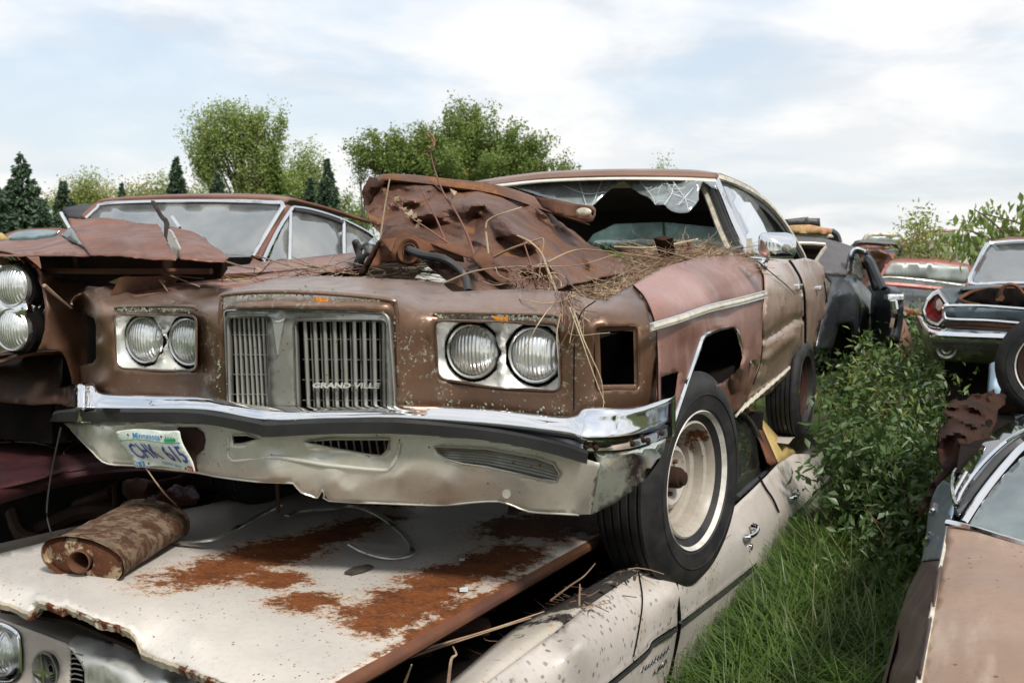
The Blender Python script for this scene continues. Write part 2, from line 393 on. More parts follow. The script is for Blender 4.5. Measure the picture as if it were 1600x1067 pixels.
def glass(name, tint=(.7, .8, .78), alpha=.35, rough=.03, dirt=.25, dcol=(.45, .45, .42), wob=.1, st=(1, 1, 1)):
    """tinted dusty window glass: part clear, part mirror, with a film of dirt"""
    t = NT(name); b = t.b; tr = t.n('ShaderNodeBsdfTransparent'); t.set(tr.inputs[0], tint); gl = t.n('ShaderNodeBsdfGlossy')
    gl.inputs['Roughness'].default_value = rough; t.set(gl.inputs[0], (.85, .88, .9)); m1 = t.n('ShaderNodeMixShader'); m1.inputs[0].default_value = alpha
    fr = t.n('ShaderNodeFresnel'); fr.inputs[0].default_value = 1.5; t.set(m1.inputs[0], t.math('ADD', t.math('MULTIPLY', fr.outputs[0], 1.0), alpha))
    t.t.links.new(tr.outputs[0], m1.inputs[1]); t.t.links.new(gl.outputs[0], m1.inputs[2])
    df = t.n('ShaderNodeBsdfDiffuse'); t.set(df.inputs[0], dcol); m2 = t.n('ShaderNodeMixShader')
    t.set(m2.inputs[0], t.map(t.noise(2.2, 7, .65, st=st), .3, .75, dirt*.25, dirt*1.3)); t.t.links.new(m1.outputs[0], m2.inputs[1]); t.t.links.new(df.outputs[0], m2.inputs[2])
    bp = t.n('ShaderNodeBump'); bp.inputs['Strength'].default_value = .3; bp.inputs['Distance'].default_value = .02; t.set(bp.inputs['Height'], t.math('MULTIPLY', t.noise(3, 2), wob)); t.t.links.new(bp.outputs[0], gl.inputs['Normal'])
    t.t.links.new(m2.outputs[0], t.out.inputs[0]); t.t.nodes.remove(b); return t.m
def lens_mat(name, ex):
    """fluted sealed-beam glass: narrow vertical ribs, silver behind"""
    t = NT(name); wv = t.n('ShaderNodeTexWave', wave_type='BANDS', bands_direction='X'); t.t.links.new(t.co, wv.inputs[0]); wv.inputs['Scale'].default_value = 28; wv.inputs['Distortion'].default_value = .8; wv.inputs['Detail'].default_value = 1
    vo = t.voro(38, st=(1.4, 1, .7)); h = t.math('ADD', wv.outputs[1], t.math('MULTIPLY', vo.outputs['Distance'], .8))
    col = t.mix(t.map(t.noise(9, 5, .6), .35, .75), (.90, .91, .90), (.55, .57, .54)); bm = t.bump(h, .42, .006)
    return t.fin(col, t.map(t.noise(20, 4), .3, .7, .10, .28), .70, Coat_Weight=1., Coat_Roughness=.04)
def leafmat(name, c1, c2, c3=None, sc=1.2, trans=.35, rough=.5, isl=True):
    t = NT(name); g = t.n('ShaderNodeNewGeometry'); ri = g.outputs['Random Per Island']; col = t.mix(ri, c1, c2)
    if c3: col = t.mix(t.map(t.noise(sc, 3), .52, .66, 0, .9), col, c3)
    col = t.mix(t.math('MULTIPLY', ri, .35), col, tuple(x*.35 for x in c1)); t.fin(col, rough, 0.)
    tl = t.n('ShaderNodeBsdfTranslucent'); t.set(tl.inputs[0], t.mix(.5, col, (c1[0]*1.6, c1[1]*1.7, c1[2]*.9))); mx = t.n('ShaderNodeMixShader'); mx.inputs[0].default_value = trans
    t.t.links.new(t.b.outputs[0], mx.inputs[1]); t.t.links.new(tl.outputs[0], mx.inputs[2]); t.t.links.new(mx.outputs[0], t.out.inputs[0]); return t.m
MM = {}
def B_(c, base): return tuple(float(a-b) for a, b in zip(c, base))
MM['chrome'] = chrome('chrome')
MM['chrome_dull'] = chrome('weathered_bright_trim', (.62, .62, .6), (.2, .38), dull=((.33, .33, .30), .42, .66))
MM['chrome_bumper'] = chrome('bumper_chrome', (.80, .81, .83), (.04, .14), pits=(38, .09, .52), wob=.5)
MM['alu'] = chrome('anodised_grille', (.42, .42, .40), (.28, .45), dull=((.22, .22, .19), .35, .6), wob=.1)
MM['bezel'] = chrome('satin_bezel', (.80, .80, .76), (.26, .40), dull=((.62, .62, .57), .34, .6), wob=.3)
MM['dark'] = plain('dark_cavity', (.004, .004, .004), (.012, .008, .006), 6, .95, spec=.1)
MM['black'] = plain('black_plastic', (.016, .016, .017), (.03, .03, .03), 5, .5)
MM['rubber'] = plain('bumper_rubber', (.010, .010, .011), (.022, .022, .023), 4, .48, bump=.08)
MM['tyre'] = plain('tyre_rubber', (.011, .011, .012), (.026, .025, .024), 9, .55, bump=.12, spec=.3)
MM['tyre_old'] = plain('dusty_tyre_rubber', (.03, .026, .022), (.075, .062, .05), 9, .8)
MM['white_band'] = plain('whitewall', (.62, .60, .56), (.40, .38, .34), 14, .6, bump=.05)
MM['steel'] = paint('painted_steel_rim', (.36, .33, .28), (.25, .215, .17), 5, 0, (.35, .55), rust=(7, .57, .63), spots=(60, .14, .46), streak=((.24, .17, .11), (4, 4, 4), .6))
MM['rusty'] = paint('bare_rusty_steel', (.125, .055, .030), (.062, .032, .021), 3, 0, (.65, .9), bump=.4, dents=.1, streak=((.22, .10, .05), (3, 3, 9), .5), spots=(55, .12, .48), spec=.15)
MM['rusty_dark'] = paint('dark_rusty_steel', (.040, .020, .014), (.022, .014, .011), 4, 0, (.6, .9), bump=.4, dents=.1, spec=.1)
MM['trim_cream'] = plain('aged_cream_trim', (.58, .54, .44), (.40, .37, .30), 20, .4)
MM['header'] = plain('cream_header_paint', (.72, .70, .64), (.60, .57, .50), 8, .4)
MM['twig'] = plain('dry_twig', (.34, .24, .15), (.15, .085, .05), 3, .8)
MM['straw'] = plain('dry_straw', (.42, .34, .23), (.25, .17, .10), 4, .85)
MM['redtwig'] = plain('reddish_dead_stem', (.20, .085, .05), (.11, .05, .035), 5, .7)
MM['deadleaf'] = plain('dead_leaf', (.22, .10, .05), (.34, .24, .14), 12, .8)
MM['lens'] = lens_mat('headlamp_glass', None)
MM['cloth'] = plain('dark_upholstery', (.02, .017, .015), (.04, .032, .028), 5, .9)
MM['glass'] = glass('dusty_window_glass', alpha=.22, dirt=.2)
MM['glass_clear'] = glass('broken_window_glass', (.72, .82, .82), .12, dirt=.10, dcol=(.3, .36, .36))
# ---------------------------------------------------------------- shared builders
def proj(fr, p):
    w = fr.W(p)-CAM; z = w[1]*_c-w[2]*_s; u = w[1]*_s+w[2]*_c; return (800+FPX*w[0]/z, 533.5-FPX*u/z)
def textgeo(s, corner, bold=0, ext=0.0):
    """corner(u,v)->point; u,v in 0..1 over the text's own box"""
    c = bpy.data.curves.new('t', 'FONT'); c.body = s; c.extrude = 0; c.offset = bold; c.resolution_u = 2
    o = bpy.data.objects.new('t', c); SC.collection.objects.link(o); dg = bpy.context.evaluated_depsgraph_get()
    me = bpy.data.meshes.new_from_object(o.evaluated_get(dg)); V = np.array([v.co[:2] for v in me.vertices]); Fc = [tuple(p.vertices) for p in me.polygons]
    bpy.data.objects.remove(o); bpy.data.curves.remove(c); bpy.data.meshes.remove(me)
    mn, mx = V.min(0), V.max(0); U = (V-mn)/(mx-mn); return np.array([corner(*u) for u in U]), Fc
def wheel(th, c, axis, R=.35, w=.2, rim=.195, band=(.235, .275), rimmat='steel', tyremat='tyre', up=(0, 0, 1), hub=True):
    """tyre with grooves and shoulders, steel rim with stepped dish, hub. axis points outward"""
    a = np.array(axis, float); a /= np.linalg.norm(a); c = np.array(c, float); h = w/2
    prof = [(rim, -.01), (rim+.012, h*.55), (R*.66, h*.90), (R*.665, h*.925), (R*.70, h*.95), (R*.75, h*.98), (R*.79, h*1.0), (R*.792, h*1.03), (R*.80, h*1.03), (R*.803, h*1.0), (R*.83, h*1.0), (R*.89, h*.96), (R*.93, h*.89), (R*.962, h*.80), (R*.985, h*.71), (R*.995, h*.69)]
    gr = np.linspace(h*.68, -h*.68, 31); 
    for i, g in enumerate(gr):
        k = i % 6; prof.append((R-(.011 if k in (3,) else 0), g))
    prof += [(R*.985, -h*.70), (R*.92, -h*.93), (R*.8, -h), (rim, -h*.6)]
    # tyre swept over small sidewall bulge
    t = th.add('tyre', lathe(prof, c, a, 72, up), MM[tyremat], sharp=40)
    if band:
        n = 72; yb = lambda r: np.interp(r, [rim+.012, R*.66, R*.70, R*.75, R*.83, R*.92], [h*.55, h*.92, h*.95, h*.98, h, h*.93])+.0035
        th.add('whitewall', lathe([(band[0], yb(band[0])-.004), (band[0]+.003, yb(band[0])), ((band[0]+band[1])/2, yb((band[0]+band[1])/2)), (band[1]-.003, yb(band[1])), (band[1], yb(band[1])-.004)], c, a, n, up), MM['white_band'], t)
    rp = [(rim+.012, h*.5), (rim+.016, h*.62), (rim+.008, h*.66), (rim, h*.58), (rim-.006, h*.42), (rim-.018, h*.36), (rim-.024, h*.05), (rim-.038, -h*.03), (rim-.046, -h*.30), (rim-.052, -h*.38), (.132, -h*.22), (.112, h*.02), (.098, h*.06), (.086, -h*.02), (.07, -h*.10), (.045, -h*.12), (.0, -h*.12)]
    rm = th.add('rim', lathe(rp, c, a, 72, up), MM[rimmat], sharp=25)
    if hub:
        th.add('hub', lathe([(.04, -h*.15), (.038, h*.25), (.034, h*.32), (.028, h*.34), (.024, h*.44), (.016, h*.47), (0, h*.47)], c, a, 20, up), MM['rusty_dark'], rm)
        u = np.cross(a, up); u /= np.linalg.norm(u); v = np.cross(a, u)
        for k in range(5):
            q = c+.062*(u*math.cos(k*1.2566+.3)+v*math.sin(k*1.2566+.3))-a*h*.12
            th.add('wheel_stud', lathe([(.009, 0), (.008, .016), (0, .017)], q, a, 6, up), MM['rusty'], rm)
        q = c+a*h*.05+(rim-.03)*(-v*math.cos(1.9)+u*math.sin(1.9)); th.add('valve', tube([q, q+a*.02-(q-c-a*h*.2)*.12], .005, 6), MM['black'], rm)
    return t
def headlamp(th, c, ax, r=.079, parent=None, mat='chrome_dull'):
    c = np.array(c, float); ax = np.array(ax, float)
    a = th.add('headlight', lathe([(0, .024), (r*.25, .0235), (r*.5, .019), (r*.72, .011), (r*.86, .0), (r*.88, -.02)], c, ax, 40), MM['lens'], parent)
    th.add('retaining_ring', lathe([(r*.86, -.006), (r*.88, .004), (r*.94, .007), (r*.99, .002), (r*1.0, -.03)], c, ax, 40), MM[mat], a)
    th.add('lamp_bucket', lathe([(r*1.0, -.03), (r*1.03, -.016), (r*1.16, -.022), (r*1.16, -.07), (0, -.07)], c, ax, 32), MM['dark'], a)
    return a
def lip(fr, loop, F, steps, ax='F'):
    """rolled edge: loop in px; steps = [(inset_px, depth)], surface y=F(x)+depth"""
    rows = []
    for ins, d in steps:
        q = offp(loop, ins); rows.append([fr.hit(p[0], p[1], lambda x, d=d: F(x)+d) if ax == 'F' else fr.L(p[0], p[1], ax, F(p[0], p[1])+d) for p in q])
    return grid(rows, closed_v=True)
def pxtube(fr, pts, r=.004, n=6, sub=4, scale=None, ry=None):
    """pts: (px,py,axis,value)"""
    return tube([fr.L(*p) for p in pts], r, n, sub, scale=scale, ry=ry)
def ell(cx, cy, rx, ry, n=28): return [(cx+rx*math.cos(2*math.pi*i/n), cy+ry*math.sin(2*math.pi*i/n)) for i in range(n)]
def jag(pts, amp, seed=0, step=4):
    rg = random.Random(seed); return [(p[0]+rg.uniform(-amp, amp), p[1]+rg.uniform(-amp, amp)) for p in dens(pts, step)]
def ridges(lines):
    """relief folds: lines = [(px points, amplitude, width_px)] -> function(px,py)"""
    L = [(np.array(p, float), a, w) for p, a, w in lines]
    def f(px, py):
        s = 0; q = np.array([px, py])
        for P, a, w in L:
            d = 1e9
            for i in range(len(P)-1):
                e = P[i+1]-P[i]; t = max(0, min(1, (q-P[i])@e/(e@e))); d = min(d, np.linalg.norm(q-P[i]-t*e))
            if d < w: s += a*(1-d/w)**1.0
        return s
    return f
# ---------------------------------------------------------------- main car: bronze hardtop on top of the white one
A = Fr((1437, 388), 830, 553, 2.64, (.675, 0, 0), lat=(-2900, 426))
FA = interp([-1.0, -.985, -.965, -.93, -.89, -.8, -.47, -.40, -.345, -.3, 0, .3, .345, .40, .47, .8, .86, .90, .94, .972, .982, 1.0],
            [.4, .13, .06, .025, .005, 0, -.03, -.07, -.155, -.165, -.205, -.165, -.155, -.07, -.03, 0, .012, .058, .11, .155, .21, .4], .010)
baseA = (0, 2.2, -.75)
def bA(*c): return tuple(float(a-b) for a, b in zip(c, baseA))
BR1, BR2 = (.145, .080, .046), (.098, .054, .032)
lich = [(bA(*A.L(430, 466, 'y', -.19)), (.34, .14, .055)), (bA(*A.L(775, 496, 'y', 0)), (.34, .10, .045)), (bA(*A.L(240, 483, 'y', 0)), (.22, .10, .045)), (bA(*A.L(340, 560, 'y', -.1)), (.07, .2, .2)), (bA(*A.L(640, 600, 'y', -.07)), (.12, .2, .25)), (bA(*A.L(890, 600, 'y', 0)), (.07, .2, .25))]
MM['bronze_front'] = paint('bronze_paint_front', BR1, BR2, 3, .55, (.28, .5), lichen=lich, fleck=(46, .10, (.36, .37, .30)), dents=.25, streak=((.06, .035, .02), (14, 14, 1.5), .5), seed=1, extra=[(bA(*A.L(480, 445, 'y', 0)), (.5, .45, .13), (.225, .145, .105)), (bA(*A.L(800, 465, 'y', .1)), (.42, .35, .09), (.245, .165, .13)), (bA(*A.L(230, 462, 'y', .1)), (.3, .35, .09), (.225, .15, .115))], coat=.25)
MM['bronze_side'] = paint('bronze_paint_side', (.42, .30, .225), (.30, .19, .135), 1.6, .45, (.22, .42), dents=.7, streak=((.12, .055, .035), (1.2, 1.2, 7), .5), spots=(40, .08, .55), seed=2, coat=.3)
MM['pink_fender'] = paint('faded_primer_fender', (.25, .125, .095), (.18, .085, .06), 2.2, .3, (.35, .55), dents=.6, seed=3, streak=((.31, .17, .14), (10, 10, 1.6), .8), extra=[(bA(*A.L(1080, 600, 'x', .97)), (.5, .5, .3), (.15, .06, .035)), (bA(*A.L(1040, 445, 'x', .9)), (.6, .5, .09), (.34, .19, .16))], rust=(5, .68, .72), coat=.15)
MM['hood_rust'] = paint('crumpled_hood_paint', (.135, .070, .046), (.085, .042, .029), 4.5, .15, (.42, .65), rust=(4.5, .52, .62), dents=.8, seed=4, rcol=((.165, .080, .042), (.115, .055, .032)), streak=((.19, .125, .10), (3, 3, 5), .6), bump=.3, spec=.25)
cA = Thing('bronze_sedan', 'bronze four door hardtop with missing hood, stacked on top of the white car', 'car', A, baseA)
grO = [(349, 484), (430, 481.5), (520, 484), (600, 488), (607, 497), (612, 560), (617, 645), (355, 640), (352, 560)]
bzR = rnd([(677, 499), (780, 501), (874, 507), (876, 613), (770, 607), (683, 593)], 15)
bzL = rnd([(176, 491), (240, 490), (308, 491), (308, 581), (250, 580), (182, 577)], 14)
mkR = rnd([(929, 511), (997, 508), (999, 608), (932, 609)], 9)
outl = [(111, 475), (113, 469), (118, 463), (135, 454), (160, 448), (184, 444), (198, 455), (210, 464), (247, 458), (309, 450), (342, 451), (376, 449), (410, 440), (440, 434), (477, 431), (511, 432), (600, 435), (680, 440), (692, 443), (700, 451), (708, 456), (745, 454), (824, 451), (876, 455), (931, 469), (947, 470), (965, 459), (989, 446), (1003, 462), (1018, 490), (1025, 520), (1027, 560), (1028, 640), (1028, 672), (900, 692), (620, 672), (433, 674), (300, 658), (118, 648), (118, 603), (118, 573), (145, 567), (150, 560), (150, 510), (147, 497), (136, 492), (120, 487), (112, 480)]
ctl = []
for px in list(range(120, 345, 25))+list(range(345, 640, 22))+list(range(640, 925, 25))+[940, 960, 980, 1000, 1012, 1022, 1030]:
    for py in ((500, 540, 600, 670) if px < 1000 else (520, 560, 620, 670)):
        ctl.append((px, py, A.hit(px, py, FA)[1]))
    if 350 < px < 612: yb = 462 + abs(px-440)*.03
    elif px < 335: yb = 481
    elif px > 660 and px < 890: yb = 488
    else: continue
    ctl.append((px, yb, A.hit(px, yb, FA)[1]+.003))
ctl += [(111, 475, .01), (135, 454, .12), (184, 444, .28), (210, 464, .10), (230, 468, .05), (247, 458, .12), (309, 450, .25), (320, 468, .02), (342, 451, .22), (376, 449, .08), (410, 440, .17), (440, 434, .26), (477, 431, .33), (511, 432, .33), (600, 435, .32), (680, 440, .3), (692, 443, .27), (708, 456, .14), (745, 454, .2), (824, 451, .24), (876, 455, .22), (931, 469, .16), (947, 470, .2), (965, 459, .28), (989, 446, .38), (1003, 462, .32), (1018, 490, .22), (430, 445, .0), (500, 445, .02), (560, 448, .0), (620, 455, .0), (650, 465, .0), (760, 468, .06), (840, 468, .08), (900, 480, .06), (935, 492, .025), (945, 484, .05), (960, 470, .16), (975, 460, .26), (970, 490, .10), (990, 480, .17), (1005, 490, .19), (240, 470, .04), (290, 466, .05), (150, 468, .03)]
cA.add('front_panel', relief(A, outl, ctl, 'y', [grO, bzR, bzL, mkR], 7, smooth_it=2), MM['bronze_front'], thick=.003)
cA.add('front_panel_lip', lip(A, bzR, FA, [(-.5, -.002), (1, -.004), (3, .004), (4, .05)]), MM['bronze_front'])
cA.add('front_panel_lip', lip(A, bzL, FA, [(-.5, -.002), (1, -.004), (2.5, .004), (3, .05)]), MM['bronze_front'])
cA.add('marker_recess', lip(A, mkR, FA, [(-.5, -.002), (1, -.003), (4, .008), (6, .012), (7.5, .014), (8, .06)]), MM['bronze_front'])
# brow over lamps and grille (the flat ledge edge)
for q in ([(180, 484), (186, 479.5), (240, 478.5), (300, 479.5), (307, 484)], [(680, 493), (688, 488), (780, 489), (865, 492), (876, 499)]):
    cA.add('brow_edge', tube([A.hit(x, y, FA)+np.array([0, .001, 0]) for x, y in q], .006, 8, 6), MM['bronze_front'])
nb = [(345, 560), (344, 500), (346, 470), (353, 460.5), (430, 456), (520, 459.5), (604, 468), (618, 478), (620, 520), (622, 600)]
cA.add('brow_edge', tube([A.hit(x, y, FA)+np.array([0, .001, 0]) for x, y in nb], .0065, 8, 6), MM['bronze_front'])
# lichen clumps
def clumps(name, pts, col, n, spread, r, seed, yoff=-.004, parent=None):
    rg = random.Random(seed); gs = []
    for _ in range(n):
        i = rg.randrange(len(pts)-1); t = rg.random(); x = pts[i][0]*(1-t)+pts[i+1][0]*t+rg.gauss(0, spread*.6); y = pts[i][1]*(1-t)+pts[i+1][1]*t+rg.gauss(0, spread)
        c = A.hit(x, y, FA)+np.array([0, yoff*.3, 0]); rr = r*rg.uniform(.4, 1.3); k = rg.randint(5, 8)
        V = [c+np.array([math.cos(a)*rr*rg.uniform(.5, 1.2), -rr*rg.uniform(.1, .5), math.sin(a)*rr*rg.uniform(.5, 1.2)]) for a in np.linspace(0, 6.28, k, endpoint=False)]+[c+np.array([0, -rr*.5, 0]), ]
        gs.append((V, [(j, (j+1) % k, k) for j in range(k)]))
    return cA.add(name, join(*gs), col, parent, smooth=False, kind='stuff')
MM['lichen'] = plain('grey_green_lichen', (.30, .33, .26), (.15, .17, .12), 60, .95)
MM['lichen_o'] = plain('orange_lichen', (.62, .23, .02), (.45, .16, .02), 60, .95)
clumps('lichen', [(352, 472), (400, 466), (430, 464), (520, 466), (600, 474)], MM['lichen'], 330, 5, .0036, 1)
clumps('lichen', [(186, 484), (240, 483), (300, 484)], MM['lichen'], 130, 1.7, .0036, 2)
clumps('lichen', [(684, 494), (760, 493), (872, 499)], MM['lichen'], 190, 2.2, .0036, 3)
clumps('lichen', [(345, 500), (342, 620)], MM['lichen'], 40, 3, .0036, 4); clumps('lichen', [(619, 490), (622, 540)], MM['lichen'], 50, 3, .004, 5)
clumps('lichen', [(620, 640), (680, 628), (760, 640), (880, 645)], MM['lichen'], 60, 5, .004, 6)
clumps('orange_lichen', [(468, 475), (482, 476)], MM['lichen_o'], 34, 2, .007, 7, -.03); clumps('orange_lichen', [(498, 472), (514, 474)], MM['lichen_o'], 60, 3, .008, 8, -.03)
clumps('orange_lichen', [(773, 497), (793, 499)], MM['lichen_o'], 34, 1.4, .006, 9)
# grille
FG = interp([-.4, 0, .4], [-.172, -.212, -.172], .004)
gL = rnd([(355, 497), (416, 496.5), (420.5, 650), (358, 640)], 5); gRt = rnd([(461, 502), (600, 503), (602, 655), (466, 650)], 6)
gf = cA.add('grille', relief(A, rnd(grO, 7), FG, 'F', [gL, gRt], 12), MM['alu'], thick=.02)
for lp, dd in ((gL, 3.2), (gRt, 4.2)):
    cA.add('grille_moulding', join(lip(A, offp(lp, -dd), FG, [(0, .0), (1, -.007), (2, -.002), (2.6, -.009), (dd-.2, -.002), (dd+.5, .03)])), MM['chrome_dull'], gf)
cA.add('grille_moulding', lip(A, rnd(grO, 7), FG, [(0, .012), (.3, -.004), (1.6, -.008), (2.6, -.001)]), MM['chrome_dull'], gf)
def bar(p0, p1, w, d0, d1, F=FG):
    a, b = A.hit(*p0, F), A.hit(*p1, F); q = []
    for p in (a, b):
        q.append([p+np.array([-w/2, d0+.004, 0]), p+np.array([0, d0, 0]), p+np.array([w/2, d0+.004, 0]), p+np.array([w/2*.8, d1, 0]), p+np.array([-w/2*.8, d1, 0])])
    V, f = grid(q, closed_v=True); return V, f
lb = [bar((x0, 494), (x1, 650), .0075, .012, .055) for x0, x1 in zip((360, 367.5, 375, 382.5, 389.5, 397, 404.5, 412), (367, 375, 383.5, 391.5, 399, 406, 413, 420))]
cA.add('grille_bars', join(*lb), MM['alu'], gf); hb = []
rb = [bar((471+i*15.5, 499), (478+i*14.9, 655), .0118, .010, .020) for i in range(9)]; cA.add('grille_bars', join(*rb), MM['alu'], gf)
rb2 = [bar((479.5+i*15.5, 499), (486.5+i*14.9, 655), .0028, .014, .02) for i in range(8)]; cA.add('grille_bars', join(*rb2), MM['alu'], gf)
for k, y in enumerate((531, 563, 595, 627)): hb.append(tube([A.hit(466, y, FG)+np.array([0, .022, 0]), A.hit(600, y+.5, FG)+np.array([0, .022, 0])], .0016, 4, 1))
for k, y in enumerate((524, 555, 586, 617)): hb.append(tube([A.hit(358, y, FG)+np.array([0, .016, 0]), A.hit(419, y+.5, FG)+np.array([0, .016, 0])], .0014, 4, 1))
cA.add('grille_crossbars', join(*hb), MM['alu'], gf)
gb = [A.hit(348, 486, FG), A.hit(612, 486, FG), A.hit(622, 680, FG), A.hit(350, 670, FG)]
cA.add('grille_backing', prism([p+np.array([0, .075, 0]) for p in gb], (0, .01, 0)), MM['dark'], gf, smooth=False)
q = lambda pts, d: [A.hit(x, y, lambda v: FG(v)+d) for x, y in pts]
cA.add('emblem', prism(q([(424.6, 498), (428.5, 501), (436, 501.5), (444.4, 498), (442.6, 505), (434, 554.5), (433, 554.5), (426.5, 505)], -.008), (0, .008, 0)), MM['chrome_dull'], gf, smooth=False)
cA.add('emblem', prism(q([(423.5, 497), (429, 500.5), (436, 500.5), (445.5, 497), (443.5, 500.5), (436.5, 503), (429, 503)], -.012), (0, .008, 0)), MM['chrome'], gf, smooth=False)
def sc_(u, v): return A.hit(489+104.5*u+ (v-.5)*1.5, 606-8.4*v+u*.5, lambda x: FG(x)-.006)
V, Fc = textgeo('GRAND VILLE', sc_, .03); cA.add('nameplate', (V, Fc), MM['bezel'], gf, smooth=False, thick=.003, off=1)
cA.add('nameplate_backing', prism(q([(490, 601.2), (593, 601.8), (593, 603.3), (490, 602.8)], .0), (0, .004, 0)), MM['alu'], gf, smooth=False)
# headlamps and bezels
for lampc, bz in ((((731, 550), (830, 556)), bzR), (((216, 532), (285, 535)), bzL)):
    L0 = [A.L(*c, 'y', .0) for c in lampc]; H = []; ct = []
    for c in L0:
        H.append([proj(A, c+np.array([.0865*math.cos(a), .035, .0865*math.sin(a)])) for a in np.linspace(0, 2*math.pi, 30, endpoint=False)])
        for a in np.linspace(0, 2*math.pi, 10, endpoint=False):
            for r, d in ((.086, .035), (.03, .05)): ct.append((*proj(A, c+np.array([r*math.cos(a), d, r*math.sin(a)])), d))
    for x, y in offp(bz, 1)[::3]: ct.append((x, y, -.004))
    for x, y in offp(bz, 4)[::3]: ct.append((x, y, .006))
    m = (L0[0]+L0[1])/2
    for dz in (-.085, -.05, -.02, .02, .05, .085): ct.append((*proj(A, m+np.array([0, .002, dz])), .002 if abs(dz) > .03 else .012))
    bzo = offp(bz, 1.2)
    H = [h for h in H]
    V2, F2 = relief(A, bzo, ct, 'y', [], 1.9, smooth_it=2)
    keep = []
    for t in F2:
        cc = V2[list(t)].mean(0)
        if all((cc[0]-c[0])**2+(cc[2]-c[2])**2 > .087**2 for c in L0): keep.append(t)
    b = cA.add('headlight_bezel', (V2, keep), MM['bezel'], thick=.003)
    cA.add('bezel_rim', lip(A, bzo, lambda x: 0*x, [(-.4, .02), (.0, -.006), (1.2, -.009), (2.4, -.002)]), MM['chrome_dull'], b)
    for c in L0: headlamp(cA, c+np.array([0, .028, 0]), (0, -1, 0))
# bumper
YB = interp([-1.06, -1.03, -1.01, -.97, -.9, -.3, 0, .3, .88, .94, .99, 1.01, 1.03], [.35, .12, .0, -.07, -.11, -.18, -.275, -.21, -.12, -.09, .0, .12, .5], .008)
ST = [85, 117, 143, 160, 230, 325, 415, 520, 620, 760, 885, 918, 981, 1041]
rows = [([609, 601, 599, 614, 617, 620, 635, 636, 633, 639, 651, 636, 638, 624], [.025, .05, .06, .12, .12, .12, .05, .05, .05, .12, .12, .12, .08, .03]),
        ([611, 603, 601, 616, 619, 622, 636, 637, 635, 641, 653, 638, 640, 626], [.015, .035, .035, .035, .035, .035, .03, .028, .03, .035, .035, .035, .03, .01]),
        ([617, 610, 608, 620, 624, 626, 640, 641, 639, 646, 660, 645, 644, 631], [.01, .02, .02, .02, .02, .02, .018, .016, .018, .02, .02, .02, .012, .0]),
        ([626, 622, 622, 628, 630, 631, 646, 645, 644, 652, 666, 662, 655, 641], [.006, .008, .008, .008, .008, .008, .006, .006, .008, .008, .008, .01, .008, .002]),
        ([633, 632, 632, 633, 634, 636, 651, 649, 648, 656, 671, 675, 669, 651], [.0]*14),
        ([637, 637, 637, 638, 638, 640, 655, 653, 652, 661, 675, 684, 678, 658], [-.006]*14),
        ([641, 641, 641, 641, 642, 644, 659, 657, 656, 665, 680, 689, 684, 664], [.004]*14),
        ([645, 645, 645, 645, 646, 648, 663, 660, 660, 669, 686, 694, 689, 669], [.016]*14),
        ([660, 660, 660, 660, 660, 662, 678, 674, 674, 682, 700, 707, 703, 686], [.016]*14)]
C = [[A.hit(x, y, lambda v, d=d: YB(v)+d) for x, y, d in zip(ST, r, o)] for r, o in rows]
C = [[p for p in c] + [c[-1]+np.array([.0, .10, -.002])] for c in C]
bmp = cA.add('bumper', loft(C, 8, 4), MM['chrome_bumper'], thick=.003, sharp=50)
for x, y in ((916, 697), (931, 699), (988, 693), (1012, 688), (1034, 676)):
    cA.add('bolt', lathe([(.0085, 0), (.008, .004), (.004, .007), (0, .0075)], A.hit(x, y, lambda v: YB(v)+.013), (.25 if x > 980 else .05, -1, 0), 10), MM['rusty_dark'], bmp)
tb = [(64, 655), (81, 641), (150, 637), (209, 638), (304, 639.5), (400, 655), (417, 657.5), (520, 654), (625, 654), (760, 667), (865, 687), (919, 703)]
bb = [(62, 661), (83, 660), (150, 659), (209, 659), (315, 661), (400, 678), (417, 682), (520, 677), (621, 677), (760, 687), (850, 705), (917, 724)]
tf = [(a[0], a[1]*.72+b[1]*.28) for a, b in zip(tb, bb)]
RB = lambda pts, d: [A.hit(min(max(x, 86), 1e9), y, lambda v: YB(v)+d)+np.array([(x-86)*.0019 if x < 86 else 0, 0.02*(x < 86), 0]) for x, y in pts]
C = [RB(tb, .012), RB([(x, y+.5) for x, y in tb], -.012), RB(tf, -.028), RB(bb, -.026), RB([(x, y+1) for x, y in bb], .012), RB(tb, .012)]
cA.add('rubber_strip', loft(C, 6, 1), MM['rubber'], bmp, sharp=30)
# lower valance
vo = [(99, 661), (209, 656), (304, 656), (400, 672), (433, 677), (520, 672), (620, 670), (760, 684), (850, 698), (937, 724), (934, 750), (925, 803), (905, 804), (872, 802), (827, 799), (800, 789), (779, 783), (745, 784), (715, 787), (677, 789), (600, 786), (514, 782), (507, 772), (503, 765), (496, 777), (485, 774), (471, 769), (460, 757), (452, 754), (400, 752), (336, 744), (306, 738), (209, 727), (180, 726), (160, 721), (145, 706), (128, 689), (111, 671)]
h1 = [(363, 681), (385, 680), (402, 686), (380, 692), (366, 693)]; h2 = [(476, 690), (520, 687), (608, 687), (605, 702), (596, 711), (575, 709), (520, 699)]
h3 = [(678, 699), (700, 699), (760, 702), (838, 716), (865, 726), (873, 740), (870, 751), (846, 748), (800, 737), (760, 728), (722, 723), (697, 716), (685, 707)]
YV = lambda v: YB(v)+.03
vc = []
for x in range(90, 945, 45):
    for y in (660, 690, 720): vc.append((x, y, A.hit(x, y, YV)[1]))
    vc.append((x, 750, A.hit(x, 750, YV)[1]+.02)); vc.append((x, 790, A.hit(x, 785, YV)[1]+.07))
